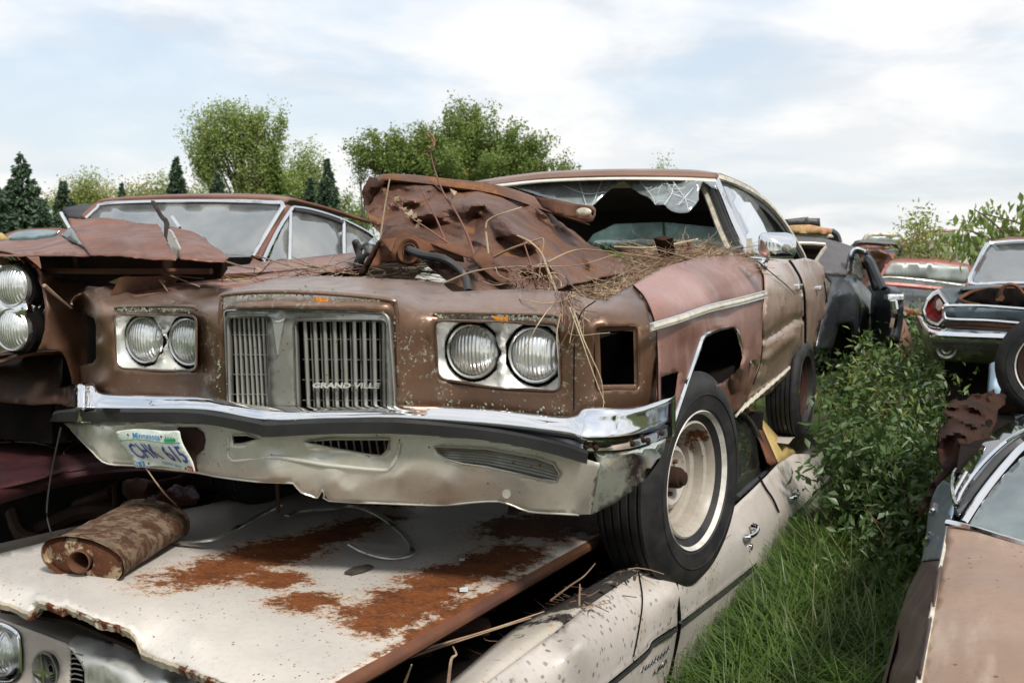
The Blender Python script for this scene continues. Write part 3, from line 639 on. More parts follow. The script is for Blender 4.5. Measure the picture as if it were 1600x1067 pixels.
for x, y, d in ((360, 700, .0), (430, 700, .022), (500, 708, .024), (590, 718, .02), (430, 735, -.004), (520, 748, -.006), (545, 768, .012), (470, 745, .008), (620, 745, .0), (700, 752, .008), (640, 700, 0), (400, 728, 0)): vc.append((x, y, A.hit(x, y, YV)[1]+d))
MM['valance'] = paint('faded_silver_valance', (.62, .60, .53), (.50, .49, .43), 3, .4, (.26, .42), spots=(44, .15, .50), rust=(9, .72, .75), dents=.15, streak=((.40, .37, .30), (5, 5, 2), .3), seed=7)
val = cA.add('valance', relief(A, vo, vc, 'y', [h1, h2, h3], 8, smooth_it=1), MM['valance'], thick=.002)
V_ = RBF(vc)
for h in (h1, h2, h3): cA.add('opening_lip', lip(A, h, V_, [(-3, -.001), (-1.5, -.007), (0, -.004), (1, .02)], 'y'), MM['valance'], val)
ridge = [(357, 682), (357, 708), (362, 717), (372, 720), (430, 714), (470, 719), (520, 727), (598, 734), (612, 727), (622, 710), (625, 692)]
cA.add('pressed_bead', tube([A.L(x, y, 'y', V_(x, y)) for x, y in ridge], .006, 8, 5), MM['valance'], val)
cA.add('bottom_hem', tube([A.L(x, y, 'y', V_(x, y)) for x, y in vo[12:]], .003, 6, 2), MM['valance'], val)
lv = [tube([A.L(680+i*5, 702+i*4.2, 'y', V_(700, 705)+.03), A.L(760, 707+i*4.3, 'y', V_(760, 715)+.03), A.L(835, 720+i*5.0, 'y', V_(835, 725)+.03), A.L(872, 731+i*4.6, 'y', V_(860, 735)+.03)], .0028, 4, 4, ry=.006) for i in range(5)]
cA.add('louvres', join(*lv), MM['alu'], val); lv = [tube([A.L(480+k*12, 688, 'y', -.1), A.L(484+k*12, 714, 'y', -.1)], .003, 4, 1) for k in range(11)]
cA.add('louvres', join(*lv), MM['alu'], val)
cA.add('plug', lathe([(.013, 0), (.012, .005), (0, .006)], A.L(792, 771, 'y', V_(792, 771)-.004), (0, -1, 0), 16), MM['valance'], val)
# bumper corner below the bar
cc = [(926, 704), (960, 707), (992, 703), (1041, 685), (1038, 700), (1030, 720), (1012, 745), (992, 763), (962, 786), (925, 803), (931, 770), (937, 727)]
cA.add('bumper_corner', relief(A, cc, [(926, 704, -.09), (937, 727, -.09), (925, 803, -.085), (931, 770, -.09), (960, 707, -.06), (992, 703, -.02), (1041, 685, .12), (1030, 720, .09), (1012, 745, .045), (992, 763, .005), (962, 786, -.04), (985, 735, -.015), (955, 750, -.06)], 'y', [], 8), chrome('green_tinted_corner_chrome', (.62, .65, .58), (.10, .22), dull=((.20, .21, .16), .38, .6)), bmp, thick=.003)  # green tint and dull patches stand in for dark green reflections
# licence plate
MM['plate'] = plain('licence_plate_white', (.62, .68, .62), (.50, .56, .50), 30, .4, bump=.05); MM['blue'] = plain('plate_blue', (.03, .07, .36), None, 20, .45); MM['green'] = plain('plate_green', (.03, .30, .14), None, 20, .5); MM['sky_blue'] = plain('plate_light_blue', (.05, .22, .50), None, 20, .45); MM['redst'] = plain('sticker_red', (.45, .03, .02), None, 20, .5)
PL = [A.L(182, 673, 'y', -.155), A.L(282, 671, 'y', -.20), A.L(306, 738, 'y', -.19), A.L(213, 730, 'y', -.13)]
nrm = np.cross(PL[1]-PL[0], PL[3]-PL[0]); nrm /= np.linalg.norm(nrm); nrm *= -1 if nrm[1] > 0 else 1
def pq(u, v, off=0.):       # v=1 top
    t = 1-v; p = (1-u)*(1-t)*PL[0]+u*(1-t)*PL[1]+u*t*PL[2]+(1-u)*t*PL[3]
    return p+nrm*(off+.010*math.sin(3.1*u)*math.sin(5*t)+.006*math.sin(5*u+2))+np.array([-.006*math.sin(t*6.2), 0, .004*math.sin(u*6.2)])
pl = rnd([(0, 0), (1, 0), (1, 1), (0, 1)], .06); vv, ff = tri2d(pl, [], .06)
cP = cA.add('licence_plate', ([pq(*p) for p in vv], [t if np.cross(pq(*vv[t[1]])-pq(*vv[t[0]]), pq(*vv[t[2]])-pq(*vv[t[0]]))@nrm > 0 else t[::-1] for t in ff]), MM['plate'], thick=.0012)
def tx(s, u0, v0, u1, v1, mat, bold=.0, off=.0022):
    V, Fc = textgeo(s, lambda u, v: pq(u0+(u1-u0)*u, v0+(v1-v0)*v, off), bold); cA.add('lettering', (V, Fc), MM[mat], cP, smooth=False)
tx('Minnesota', .26, .79, .68, .93, 'sky_blue', .01); tx('CHK', .10, .23, .49, .66, 'blue', .012); tx('615', .60, .23, .94, .66, 'blue', .012); tx('10000 lakes', .42, .075, .74, .155, 'sky_blue')
def strip(u0, u1, vf, mat, th=.012, n=16):
    V = []; 
    for i in range(n+1): u = u0+(u1-u0)*i/n; V += [pq(u, vf(u)-th, .0018), pq(u, vf(u)+th, .0018)]
    cA.add('print', (V, [(2*i, 2*i+1, 2*i+3, 2*i+2) for i in range(n)]), MM[mat], cP)
strip(.03, .97, lambda u: .735+.02*math.sin(u*5), 'green', .010); strip(.74, .92, lambda u: .79, 'green', .035)
for k in range(4): cA.add('print', ([pq(.75+k*.04, .80, .0024), pq(.79+k*.04, .80, .0024), pq(.775+k*.04, .92-.02*k, .0024)], [(0, 1, 2)]), MM['green'], cP)
for u0, m, s in ((.05, 'sky_blue', '11'), (.87, 'redst', '03')):
    cA.add('sticker', ([pq(u0, .03, .002), pq(u0+.11, .03, .002), pq(u0+.11, .16, .002), pq(u0, .16, .002)], [(0, 1, 2, 3)]), MM[m], cP, smooth=False)
    tx(s, u0+.02, .05, u0+.09, .14, 'plate', off=.004)
for u, v in ((.2, .88), (.71, .88), (.22, .09), (.84, .10)): cA.add('bolt', lathe([(.0045, .004), (0, .006)], pq(u, v, 0), nrm, 8), MM['rusty'], cP)
rc = [(278, 667), (305, 668), (318, 676), (321, 688), (318, 702), (305, 712), (309, 737), (290, 730), (270, 690)]
cA.add('plate_recess', relief(A, rc, -.155, 'y', [], 9), MM['rusty_dark'], val, thick=.002)
# right front fender, doors and quarter
fo = [(989, 446), (1016, 430), (1045, 415), (1086, 404), (1131, 400), (1162, 401), (1182, 406), (1192, 425), (1196, 445), (1196, 470), (1192, 492), (1190, 558), (1176, 600), (1162, 632), (1135, 655), (1125, 640), (1119, 604), (1144, 587), (1157, 573), (1161, 558), (1153, 521), (1144, 512), (1127, 514), (1101, 525), (1093, 542), (1086, 562), (1066, 620), (1050, 668), (1047, 690), (1027, 690), (1027, 560), (1025, 520), (1018, 490), (1003, 462)]
mk2 = [(1033, 589), (1061, 580), (1055, 624), (1033, 629)]
fc = [(989, 446, .852), (1003, 462, .895), (1018, 490, .950), (1024, 515, .966), (1016, 430, .835), (1045, 415, .82), (1086, 404, .81), (1131, 400, .82), (1165, 400, .84), (1030, 465, .945), (1055, 450, .935), (1090, 440, .93), (1140, 435, .945), (1180, 435, .955), (1060, 495, .985), (1110, 475, .99), (1190, 460, .985), (1027, 560, .978), (1027, 680, .982), (1070, 540, .985), (1070, 610, .99), (1101, 525, 1.005), (1066, 620, 1.0), (1050, 668, 1.0), (1127, 514, 1.005), (1155, 530, 1.005), (1157, 573, 1.0), (1119, 604, .97), (1190, 520, .985), (1188, 560, .965), (1162, 632, .90), (1135, 650, .90), (1150, 610, .93), (1130, 485, .965), (1085, 420, .88), (1140, 412, .89)]
rf = ridges([([(1075, 445), (1085, 490)], -.008, 14), ([(1150, 460), (1160, 500)], .010, 22), ([(1165, 560), (1150, 640)], .02, 12), ([(1140, 600), (1175, 575)], -.015, 14)])
RF = RBF(fc)
fd = cA.add('front_fender', relief(A, fo, lambda x, y: RF(x, y)+rf(x, y), 'x', [mk2], 7), MM['pink_fender'], thick=.003)
arch = [(1047, 690), (1050, 668), (1066, 620), (1086, 562), (1093, 542), (1101, 525), (1127, 514), (1144, 512), (1153, 521), (1161, 558), (1157, 573), (1144, 587), (1119, 604)]
aL = [A.L(x, y, 'x', RF(x, y)+.002) for x, y in cr(arch[1:10], 3)]
cA.add('arch_trim', sweep(aL, [(-.006, -.003), (-.003, .006), (.004, .006), (.006, -.003)], up=(1, 0, 0)), MM['chrome'], fd)
aL = [A.L(x, y, 'x', RF(x, y)-.003) for x, y in arch]
cA.add('wheelhouse', grid([aL, [p+np.array([-.05, .0, -.01]) for p in aL], [p+np.array([-.5, 0, .0]) for p in aL]]), MM['dark'], fd)
wh = A.L(1112, 575, 'x', .99)
cA.add('wheelhouse_panel', prism([np.array([.62, y, z]) for y, z in ((-.0, -.45), (.25, .05), (1.3, .12), (1.8, .05), (1.9, -.45))], (-.02, 0, 0)), MM['rusty_dark'], smooth=False)
for a, b in (((1158, 560), (1150, 530)),): cA.add('arch_patch', relief(A, [(1140, 515), (1153, 521), (1161, 558), (1157, 573), (1147, 582), (1148, 560), (1146, 535)], .97, 'x', [], 8), MM['black'], fd)
mo = [(1018, 511.5, 'x', .992), (1060, 499, 'x', 1.0), (1110, 482, 'x', 1.005), (1160, 470, 'x', 1.0), (1196, 460, 'x', .998)]
cA.add('side_moulding', sweep([A.L(*p) for p in mo], [(-.004, -.012), (.006, -.009), (.009, 0), (.006, .009), (-.004, .012)], up=(0, 0, 1), n=5), MM['trim_cream'], fd)
cA.add('moulding_edge', join(*[sweep([A.L(p[0], p[1]+k, 'x', p[3]+.003) for p in mo], circ(.0035, 6), up=(0, 0, 1), n=5) for k in (-5.6, 5.2)]), MM['chrome'], fd)
gap = lambda pts, x, r=.0035: tube([A.L(a, b, 'x', x if not callable(x) else x(a, b)) for a, b in pts], r, 5, 4)
cA.add('panel_gap', gap([(990, 447), (1005, 463), (1018, 490), (1024, 515), (1027, 560), (1028, 640)], lambda x, y: RF(x, y)+.003, .003), MM['dark'], fd); cA.add('panel_gap', gap([(1194, 457), (1192, 492), (1190, 558), (1177, 600)], .986, .003), MM['dark'], fd)
cA.add('panel_gap', tube([A.hit(x, y, FA)+np.array([0, -.001, 0]) for x, y in ((931, 470), (912, 484), (902, 504), (898, 530), (897, 580), (897, 640))], .0018, 5, 4), MM['dark'])
cA.add('marker_cavity', relief(A, [(134, 488), (153, 490), (153, 570), (136, 568)], .16, 'y', [], 14), MM['dark'])
cA.add('emblem', prism([A.L(x, y, 'x', .993) for x, y in ((1172, 563), (1181, 561), (1180, 570), (1176, 572), (1177, 567), (1173, 568))], (.004, 0, 0)), MM['chrome'], fd, smooth=False)
fl = relief(A, [(1119, 604), (1144, 587), (1158, 574), (1172, 580), (1178, 596), (1166, 628), (1150, 645), (1133, 655), (1127, 632)], [(1119, 604, .9), (1144, 587, .98), (1172, 580, .95), (1150, 610, .95), (1130, 640, .86), (1166, 628, .9), (1150, 645, .86), (1135, 620, .92)], 'x', [], 7, disp=lambda v: fn(v, 9)*.02)
cA.add('torn_fender_edge', fl, MM['rusty'], fd, thick=.002)
# door
G1 = RBF([(1183, 406, .90), (1233, 407, .90), (1258, 404, .90), (1196, 450, .985), (1252, 439, .975), (1257, 480, .985), (1200, 520, .98), (1257, 540, .96), (1165, 630, .88), (1202, 616, .86), (1250, 565, .88), (1215, 425, .955), (1278, 408, .86), (1294, 426, .90), (1306, 446, .88), (1306, 475, .90), (1294, 489, .95), (1278, 450, .97), (1281, 504, .95), (1275, 536, .92), (1268, 550, .90), (1225, 540, .955), (1190, 590, .93), (1270, 470, .985), (1265, 430, .95)])
dn = lambda v: fn((v[0], v[1]*1.0, v[2]*2.2), 1.6, 3, 2)*.030+fn((v[0], v[1], v[2]*3), 6., 3, 2)*.006
dr = ridges([([(1197, 530), (1240, 500), (1256, 497)], -.03, 10), ([(1197, 560), (1240, 525)], .02, 9)])
d1 = [(1182, 406), (1208, 407), (1234, 407), (1242, 420), (1252, 439), (1257, 460), (1258, 500), (1258, 545), (1251, 566), (1202, 616), (1165, 634), (1157, 636), (1176, 600), (1190, 558), (1192, 492), (1196, 455), (1194, 430)]
D1 = cA.add('front_door', relief(A, d1, lambda x, y: G1(x, y)+dr(x, y), 'x', [], 5, disp=dn), MM['bronze_side'], thick=.003)
d2 = [(1235, 407), (1258, 403), (1278, 408), (1286, 416), (1294, 426), (1301, 436), (1305, 446), (1307, 462), (1305, 477), (1296, 486), (1288, 495), (1281, 504), (1277, 520), (1275, 536), (1269, 550), (1253, 568), (1259, 545), (1259, 480), (1253, 439), (1243, 420)]
D2 = cA.add('rear_door', relief(A, d2, lambda x, y: G1(x, y), 'x', [], 4, disp=lambda v: fn(v, 2.2, 8, 3)*.03), MM['bronze_side'], thick=.003)
cA.add('panel_gap', gap([(1233, 407), (1243, 421), (1252, 439), (1256.5, 460), (1258, 500), (1258, 535)], lambda x, y: G1(x, y)+.02, .008), MM['dark'], D1); cA.add('panel_gap', gap([(1288, 440), (1291, 462), (1294, 480), (1301, 486)], lambda x, y: G1(x, y)+.02, .006), MM['dark'], D1)
cA.add('crease_line', gap([(1183, 408), (1212, 432), (1230, 447), (1243, 460)], lambda x, y: G1(x, y)+.012, .0028), MM['dark'], D1)
for (x, y, s) in ((1247, 448, 1), (1280, 450, .9)):
    c = A.L(x, y, 'x', .99); cA.add('door_handle', box(c, (.04, .14*s*1.3, .035*s)), MM['chrome'], D1 if x < 1260 else D2, bevel=.008, smooth=False)
cA.add('lock', lathe([(.02, 0), (.02, .015), (0, .018)], A.L(1253, 464, 'x', .99), (1, 0, 0), 12), MM['chrome'], D1)
cA.add('rocker_debris', join(*[gap([(1150+i*8, 650-i*7), (1165+i*9, 630-i*7.5)], .90, .006) for i in range(10)]), MM['trim_cream'], D1)
# belt moulding
cA.add('belt_moulding', tube([A.L(1172, 403, 'x', .88), A.L(1200, 405.5, 'x', .89), A.L(1235, 408, 'x', .89), A.L(1256, 408.5, 'x', .88)], .007, 6, 4), MM['chrome'])
# roof, pillars, glass
zr = lambda px, py, y: A.L(px, py, 'y', y)
hd = [zr(758, 293, 2.85), zr(800, 287, 2.75), zr(860, 280.5, 2.68), zr(960, 277, 2.68), zr(1060, 278, 2.8), zr(1118, 281, 2.95)]
fr1 = [p+np.array([0, .03, .018]) for p in hd]
mid = [zr(735, 290, 3.5), zr(790, 281, 3.45), zr(860, 273, 3.4), zr(960, 269.8, 3.4), zr(1081, 271, 3.45), zr(1131, 278.5, 3.5)]
rr_ = [zr(745, 300, 4.2), zr(810, 287, 4.25), zr(880, 279, 4.3), zr(980, 276, 4.3), zr(1110, 281, 4.2), zr(1172, 297, 4.1)]
re_ = [zr(790, 318, 5.0), zr(850, 305, 5.1), zr(920, 298, 5.1), zr(1010, 297, 5.1), zr(1130, 305, 5.0), zr(1203, 322, 4.8)]
MM['roof'] = paint('faded_roof', (.24, .145, .105), (.20, .11, .08), 2, .4, (.3, .5), seed=9)
rf_ = cA.add('roof', loft([hd, fr1, mid, rr_, re_], 6, 5, flip=True), MM['roof'], thick=.02)
cA.add('windscreen_header', sweep([p+np.array([0, -.03, -.002]) for p in cr(hd, 6)], [(-.012, -.016), (.024, -.014), (.024, -.008), (-.006, .013), (-.014, .013)], up=(0, 0, 1)), MM['header'])
cA.add('header_trim', sweep([p+np.array([0, -.022, .012]) for p in cr(hd, 6)], circ(.006, 6), up=(0, 0, 1)), MM['chrome'])
ap = [zr(1119, 281, 2.95), zr(1131, 309, 2.86), zr(1148, 352, 2.7), zr(1170, 398, 2.5)]
cA.add('windscreen_pillar', sweep(ap, [(-.020, -.012), (-.012, .016), (.016, .016), (.022, -.012)], up=(.5, -1, 0), n=5), MM['chrome'])
cA.add('pillar_inner', sweep([p+np.array([-.045, .02, -.005]) for p in ap], circ(.018, 6), up=(0, -1, 0), n=5), MM['black'])
cA.add('pillar_inner', sweep([p+np.array([-.082, .04, -.02]) for p in ap], circ(.019, 6), up=(0, -1, 0), n=5), MM['trim_cream'])
rail = [(1120, 277), (1131, 280), (1150, 287), (1172, 298), (1197, 316), (1219, 341), (1237, 368), (1252, 394), (1258, 408)]
ry = [2.95, 3.0, 3.25, 3.55, 3.9, 4.25, 4.55, 4.85, 4.95]
rl = [zr(x, y, v) for (x, y), v in zip(rail, ry)]
cA.add('roof_rail', sweep(rl, circ(.018, 6), up=(1, 0, 0), n=4), MM['trim_cream']); cA.add('rail_seal', sweep([p+np.array([-.025, 0, -.04]) for p in rl], circ(.026, 6), up=(1, 0, 0), n=4), MM['black'])
sg = [(1131, 291), (1150, 295), (1168, 302), (1183, 318), (1198, 340), (1208, 357), (1214, 375), (1222, 404), (1180, 402), (1165, 378), (1148, 335)]
MM['glass_bright'] = glass('reflecting_side_glass', (.75, .85, .9), .62, dirt=.14, dcol=(.6, .62, .62), wob=.25)
cA.add('side_glass', relief(A, sg, lambda x, y: np.interp(y, [290, 404], [.66, .86]), 'x', [], 12), MM['glass_bright'], thick=.004)
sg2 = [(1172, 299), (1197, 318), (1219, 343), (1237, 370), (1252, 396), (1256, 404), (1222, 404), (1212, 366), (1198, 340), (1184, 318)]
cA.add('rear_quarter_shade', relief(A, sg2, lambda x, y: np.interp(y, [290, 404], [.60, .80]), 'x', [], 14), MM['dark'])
# broken windscreen
MM['shatter'] = glass('shattered_laminate', (.60, .68, .68), .28, rough=.12, dirt=.6, dcol=(.32, .36, .36), wob=.8)
WS = lambda x, y: float(np.interp(y, [277, 395], [2.78, 2.35]))
s1 = [(800, 291), (860, 284), (975, 281), (960, 290), (945, 303), (930, 318), (915, 328), (880, 316), (840, 305)]
s2 = [(972, 281), (1097, 283), (1092, 298), (1091, 312), (1084, 322), (1076, 331), (1062, 333), (1048, 329), (1038, 320), (1024, 321), (1016, 310), (1000, 302), (985, 293)]
s3 = [(1098, 283), (1118, 284), (1122, 296), (1112, 293)]
wf = cA.add('windscreen', relief(A, s1, WS, 'y', [], 9, disp=lambda v: fn(v, 5, 1)*.02), MM['shatter'], thick=.004)
cA.add('glass_fragment', relief(A, jag(s2, .8, 2, 7), WS, 'y', [], 7, disp=lambda v: fn(v, 9, 1)*.035), MM['shatter'], wf, thick=.004); cA.add('glass_fragment', relief(A, s3, WS, 'y', [], 9), MM['shatter'], wf, thick=.004)
cr_ = []
for pts in ([(880, 290), (915, 303), (945, 300)], [(905, 285), (918, 327)], [(940, 284), (925, 322)], [(1040, 283), (1050, 300), (1038, 320)], [(1052, 284), (1070, 310), (1076, 330)], [(1000, 284), (1018, 305), (1024, 320)], [(1091, 285), (1060, 320)], [(1045, 300), (1088, 318)]):
    cr_.append(tube([A.L(x, y, 'y', WS(x, y)-.012) for x, y in pts], .0018, 4, 3))
MM['crack'] = plain('crushed_glass', (.60, .66, .66), (.45, .5, .5), 40, .3); rgc = random.Random(6)
for k in range(26):
    x, y = rgc.uniform(985, 1092), rgc.uniform(284, 322); a = rgc.uniform(0, 6.28); L2 = rgc.uniform(8, 26); e = (x+L2*math.cos(a), y+L2*.6*math.sin(a)); m = ((x+e[0])/2+rgc.gauss(0, 1.5), (y+e[1])/2+rgc.gauss(0, 1.5))
    if all(inpoly(np.array([p]), s2)[0] for p in ((x, y), m, e)): cr_.append(tube([A.L(p[0], p[1], 'y', WS(*p)-.014) for p in ((x, y), m, e)], .0011, 4, 2))
for k, g in enumerate(cr_): cA.add('glass_crack', g, MM['crack'], wf)
# interior
MM['glass_c0'] = glass('hazy_rear_glass', (.55, .68, .66), .25, dirt=.5, dcol=(.30, .40, .39))  # haze and car reflections put into the teal film colour
cA.add('headliner', prism([zr(765, 300, 2.9), zr(1112, 290, 3.1), zr(1190, 325, 4.7), zr(800, 325, 4.9)], (0, 0, -.03)), MM['cloth'], smooth=False)
cA.add('rear_shelf', prism([zr(800, 400, 5.0), zr(900, 400, 4.95), zr(925, 366, 4.9), zr(960, 350, 4.9), zr(1050, 346, 4.9), zr(1150, 358, 4.7)]+[zr(1190, 325, 4.7), zr(800, 325, 4.9)], (0, .03, 0)), MM['cloth'], smooth=False)
cA.add('rear_glass', relief(A, [(850, 352), (960, 345), (1060, 344), (1140, 356), (1150, 395), (850, 395)], 5.0, 'y', [], 25), MM['glass_c0'], thick=.004)
for cxs in (-.4, .4): cA.add('seat', loft([[np.array([cxs+dx, 3.25+k*.12, z]) for dx in (-.28, -.2, 0, .2, .28)] for k, z in ((0, -.35), (.5, -.1), (.9, .14), (1.1, .2), (1.5, .15), (1.8, -.3))], 3, 3), MM['cloth'])
cA.add('dashboard', box((0, 2.75, .04), (1.5, .3, .18)), MM['cloth'], bevel=.04, smooth=False)
stw = A.L(970, 372, 'y', 2.95); cA.add('steering_wheel', lathe([(.185, .012), (.195, 0), (.185, -.012), (.175, 0), (.185, .012)], (.36, 2.75, .16), (0, -.85, .5), 30), MM['black'])
cA.add('cowl', loft([[np.array([x, y-.12*(1-(x/.85)**2), z]) for x in (-.85, -.5, 0, .5, .85)] for y, z in ((2.15, .12), (2.3, .19), (2.45, .215), (2.55, .16))], 4, 3, flip=True), MM['valance'])
cA.add('wiper', tube([A.L(1068, 409, 'y', 2.2), A.L(1100, 401, 'y', 2.3), A.L(1160, 386, 'y', 2.45)], .012, 6, 3), MM['black'])
# mirror
mc = A.L(1217, 384, 'x', 1.08)
mp = rnd([(-.085, -.050), (.085, -.050), (.085, .050), (-.085, .050)], .03); mdir = A.R@np.array([.35, -.85, -.22]); mdir /= np.linalg.norm(mdir); mu = np.cross(mdir, (0, 0, 1)); mu /= np.linalg.norm(mu)
rowm = [[mc+mu*-p[0]*k+np.array([0, 0, 1])*p[1]*k+mdir*d for p in mp] for k, d in ((.02, .048), (.5, .042), (.8, .030), (.95, .012), (1, -.01), (.99, -.03), (.9, -.036), (.02, -.036))]
mr = cA.add('wing_mirror', grid(rowm, closed_v=True), MM['chrome'], sharp=60)
cA.add('mirror_arm', tube([A.L(1196, 411, 'x', .93), A.L(1205, 398, 'x', 1.0), mc+mdir*.06], .009, 8, 3), MM['alu'], mr); cA.add('mirror_base', lathe([(.035, 0), (.03, .012), (.01, .02), (0, .02)], A.L(1193, 413, 'x', .93), (1, 0, .2), 16), MM['chrome'], mr)
cA.add('arm_joint', lathe([(.018, -.01), (.018, .012), (0, .018)], mc+mdir*.045, mdir, 14), MM['alu'], mr)
cA.add('pillar_cap', prism([A.L(x, y, 'y', 2.45) for x, y in ((1166, 374), (1174, 372), (1177, 385), (1172, 396), (1166, 392))], (0, .02, 0)), MM['trim_cream'], smooth=False)
# left fender top, engine bay, hidden shell
lf = [(184, 444), (300, 424), (420, 409), (500, 400), (575, 392), (585, 402), (560, 415), (440, 440), (377, 449), (342, 451), (309, 450), (247, 458), (210, 464), (198, 455)]
cA.add('left_fender', relief(A, lf, [(184, 444, .27), (210, 464, .10), (247, 458, .14), (309, 450, .30), (342, 451, .34), (377, 449, .40), (440, 440, .6), (560, 415, 1.3), (585, 402, 1.7), (300, 424, .8), (420, 409, 1.4), (500, 400, 1.9), (575, 392, 2.3), (350, 435, .75)], 'y', [], 10, disp=lambda v: fn(v, 3)*.012), MM['pink_fender'], thick=.003)
cA.add('inner_fender', relief(A, [(247, 459), (342, 430), (440, 423), (570, 408), (585, 420), (440, 452), (300, 466)], [(247, 459, .2), (342, 430, .7), (440, 423, 1.0), (570, 408, 1.7), (585, 420, 1.7), (440, 452, .8), (300, 466, .3)], 'y', [], 14), MM['rusty'], thick=.003)
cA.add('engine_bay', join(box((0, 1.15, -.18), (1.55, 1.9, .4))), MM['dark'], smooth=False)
cA.add('underbody', join(box((-.05, 3.1, -.25), (1.5, 5.2, .2)), box((0, 1.9, -.34), (.9, 1.6, .16)), box((0, 3.9, -.12), (1.6, 2.2, .3))), MM['dark'], smooth=False)
cA.add('left_side', loft([[np.array([-.97+q_*.06, y, z]) for y in (.1, .9, 2.0, 3.2, 4.4, 5.5)] for z, q_ in ((.2, 2), (.05, .3), (-.15, 0), (-.4, 1))], 3, 3), MM['bronze_side'])
cA.add('tail', box((0, 5.45, -.05), (1.6, .5, .45)), MM['bronze_side'], bevel=.08, smooth=False)
cA.add('front_crossmember', join(tube([(-.75, .3, -.42), (0, .25, -.46), (.75, .3, -.42)], .05, 8, 3), tube([(-.3, .2, -.35), (-.28, .9, -.5)], .04, 8, 2)), MM['rusty_dark'])
# wheels
steer = R_(13); axw = np.array([math.cos(steer), -math.sin(steer), .0])
wc = A.L(1080, 738, 'x', .90); print('wheel', wc)
wheel(cA, wc+np.array([-.07, .0, -.022]), axw, .388, .235, .195, (.236, .250))
wheel(cA, A.L(430, 700, 'y', .95)*np.array([0, 0, 0])+np.array([-.86, wc[1], wc[2]-.0]), (-1, .1, 0), .352, .2)
wheel(cA, np.array([.88, 4.15, A.L(1240, 672, 'x', .8)[2]+.44]), (1, -.10, 0), .325, .21, rim=.18, band=None, rimmat='rusty_dark', tyremat='tyre')
# ---------------------------------------------------------------- ground
MM['ground'] = plain('grassy_soil', (.060, .085, .025), (.055, .050, .028), 1.5, .95, bump=.6, spec=.05)
g_ = [[np.array([x, y, -.02+.02*fn((x, y, 0), .5)]) for y in np.concatenate([np.linspace(-12, 25, 60), [40, 80, 200, 600, 1500]])] for x in np.concatenate([[-1200, -300, -80, -30], np.linspace(-15, 15, 50), [30, 80, 300, 1200]])]
V, Fc = grid(g_, flip=True); single('ground', (V, Fc), MM['ground'], None, None, kind='structure')
# ---------------------------------------------------------------- white car under the bronze one
Bf = Fr((1560, 495), 925, 840, 3.42, (.8, 2.0, 0))
baseB = (.1, 2.6, -.75)
def bB(*c): return tuple(float(a-b) for a, b in zip(c, baseB))
hz_ = lambda x, y: bB(*Bf.L(x, y, 'z', 0))
WH1, WH2 = (.54, .50, .45), (.47, .44, .40)
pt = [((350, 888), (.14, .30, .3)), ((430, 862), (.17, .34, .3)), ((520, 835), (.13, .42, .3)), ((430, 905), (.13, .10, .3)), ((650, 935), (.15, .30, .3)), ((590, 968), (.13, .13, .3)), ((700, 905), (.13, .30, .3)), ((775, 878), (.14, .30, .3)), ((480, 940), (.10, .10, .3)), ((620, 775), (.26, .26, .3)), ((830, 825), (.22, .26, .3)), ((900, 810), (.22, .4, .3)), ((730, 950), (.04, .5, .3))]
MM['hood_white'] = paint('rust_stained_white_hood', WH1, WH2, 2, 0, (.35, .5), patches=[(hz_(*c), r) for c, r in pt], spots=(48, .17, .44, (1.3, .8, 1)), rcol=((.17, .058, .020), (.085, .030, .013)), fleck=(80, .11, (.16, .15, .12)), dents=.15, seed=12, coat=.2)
MM['white_side'] = paint('white_car_side', (.49, .445, .405), (.42, .385, .355), 1.5, 0, (.35, .5), spots=(24, .07, .54), rust=(6, .69, .73), streak=((.30, .25, .19), (3, 3, 1), .8), dents=.35, seed=13, coat=.2, fleck=(34, .24, (.11, .105, .085), (bB(1.05, 1.75, -.17), (.5, 1.3, .19))))
MM['white_top'] = paint('white_fender_top', (.46, .42, .37), (.40, .36, .30), 3, 0, (.4, .6), rust=(7, .56, .66), rcol=((.40, .19, .06), (.25, .11, .04)), spots=(30, .11, .45), seed=14, soot=(bB(.97, 1.65, -.08), (.25, .52, .3)))
MM['soot'] = plain('black_leaf_litter', (.02, .016, .013), (.05, .04, .03), 12, .95)
cB = Thing('white_sedan', 'white four door car with rust patches on its hood, crushed under the bronze car', 'car', Bf, baseB)
fe = [(-30, 932), (0, 938), (21, 945), (45, 956), (54, 949), (62, 938), (76, 941), (91, 947), (98, 949), (104, 945), (119, 952), (149, 965), (187, 977), (204, 983), (213, 993), (221, 1016), (230, 1021), (240, 1024), (276, 1037), (340, 1061), (420, 1092), (505, 1095)]
fe = [fe[0]]+[(p[0], p[1]+fn((p[0]*.1, 0, 0), 1)*2.2) for p in dens(fe[1:-1], 5, False)]+[fe[-1]]
ho = fe+[(520, 1068), (622, 1011), (760, 933), (925, 841), (985, 808), (990, 780), (900, 745), (500, 735), (385, 774), (200, 815), (0, 864), (-40, 874)]
